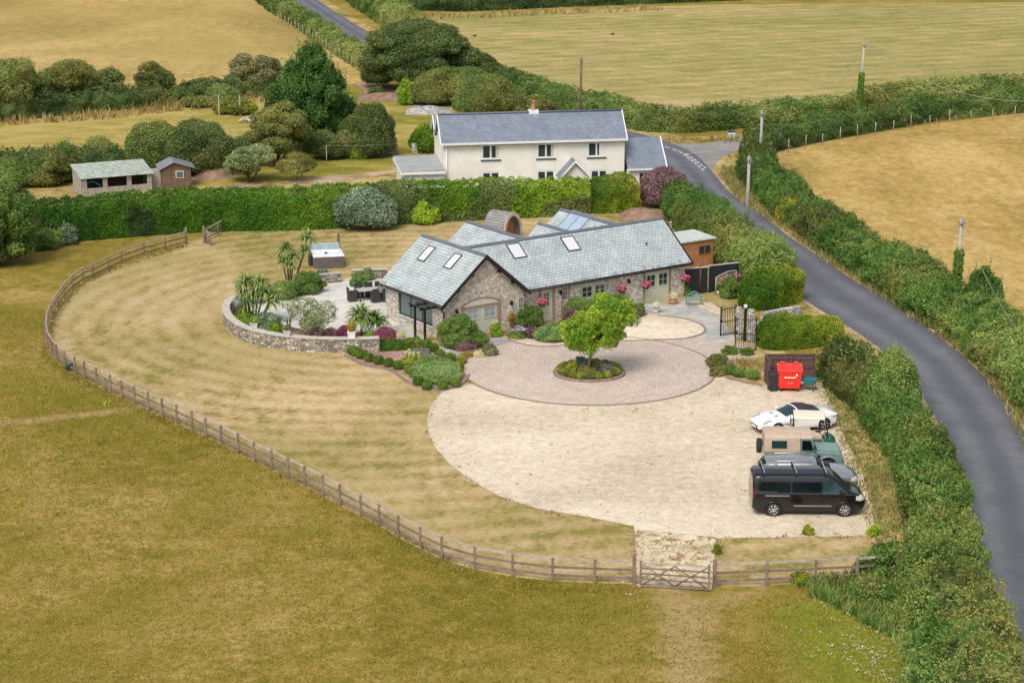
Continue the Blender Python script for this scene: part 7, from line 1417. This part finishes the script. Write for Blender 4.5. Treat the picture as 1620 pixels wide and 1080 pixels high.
bxp(gb, 'floor', 'trim', (-.4, -.52, .26), (.7, .52, .33)); bxp(gb, 'seat', 'softblack', (-.72, -.5, .63), (-.2, .5, .78), .04); bxp(gb, 'backrest', 'softblack', (-.85, -.5, .8), (-.72, .5, 1.18), .04)
mb = MB(); mb.prism([(.93, .78), (.955, .78), (.735, 1.7), (.71, 1.7)], 'y', -.46, .46); mb.build('windscreen', 'glassgreen', gb); mb = MB(); mb.tube([(.75, -.25, .7), (.45, -.25, 1.0)], .02, 6); mb.lathe([(.16, -.012), (.16, .012)], 'z', c=(.43, -.25, 1.02), n=18); mb.build('steering_wheel', 'trim', gb)
wheels(gb, (-.85, .85), .56, .22, 'alloy', 5, .16)
# --- white sports convertible, nose to the left
fc = thing('sports_car', 'white convertible sports car with a black fabric hood', 'car', G(1254, 677), R(180 + 19))
L, W = 4.42, 1.9
pc = car_shell(fc, L, W, [(-2.21, .48), (-2.0, .24), (1.9, .18), (2.21, .34)], [(-2.21, .76), (-1.7, .84), (-.6, .82), (.6, .8), (1.4, .74), (2.0, .6), (2.21, .46)],
    [(-2.21, .8), (-1.95, .9), (-1.5, .98), (-1.1, 1.08), (-.6, 1.24), (-.15, 1.28), (.1, 1.2), (.75, .9), (1.3, .82), (1.8, .7), (2.1, .57), (2.21, .48)], [(-2.21, .72), (-2.0, .86), (-1.3, .95), (-.3, .9), (.4, .9), (1.3, .94), (1.8, .86), (2.1, .68), (2.21, .5)], [(-2.21, .6), (-1.8, .7), (-1.3, .64), (-.6, .56), (.0, .56), (.7, .68), (1.5, .74), (2.21, .4)], (-1.34, 1.3),
    [('windscreen', 'sunglass', lambda x, y, z, nx, ny, nz: (x > .08) & (x < .74) & (z > .87) & (nx > .2) & (np.abs(ny) < .66) & (np.abs(y) < .66), None), ('side_window', 'sunglass', sd_([(.38, .9), (.02, 1.17), (-.6, 1.17), (-.88, 1.0), (-.8, .89)]), None),
     ('fabric_hood', 'softblack', lambda x, y, z, nx, ny, nz: (x < .04) & (x > -1.25) & (z > .9 + .0 * x) & (np.abs(y) < .63), None), ('headlight', 'glasslight', lambda x, y, z, nx, ny, nz: (x > 1.55) & (x < 2.02) & (z > .5) & (np.abs(y) > .52) & (np.abs(y) < .76) & (nz > .35), None),
     ('tail_light', 'redlens', lambda x, y, z, nx, ny, nz: (x < -1.85) & (z > .68) & (z < .74) & (np.abs(y) > .42), None)], 'whitecar', .375, .345, .02)
for ax in (-1.34, 1.3): arch_lip(fc, ax, W, .375, .345, 'whitecar', .02, .925 if ax < 0 else .91, .004)
wheels(fc, (-1.34, 1.3), .935, .345, 'alloy', 5, .25)
bxp(fc, 'grille', 'trim', (2.08, -.36, .3), (2.222, .36, .46), .02); bxp(fc, 'number_plate', 'plate', (2.22, -.24, .33), (2.24, .24, .42), .002)
for s in (-1, 1): bxp(fc, 'wing_mirror', 'whitecar', (.42, s * .9, .86), (.58, s * 1.06, .96), .03); bxp(fc, 'bonnet_vent', 'trim', (1.0, s * .3 - .03, .868), (1.22, s * .3 + .03, .874), 0); bxp(fc, 'air_intake', 'trim', (2.0, s * .6 - .1, .28), (2.13, s * .6 + .06, .4), .02); bxp(fc, 'side_vent', 'trim', (.68, s * .915, .55), (.95, s * .93, .6), .005)
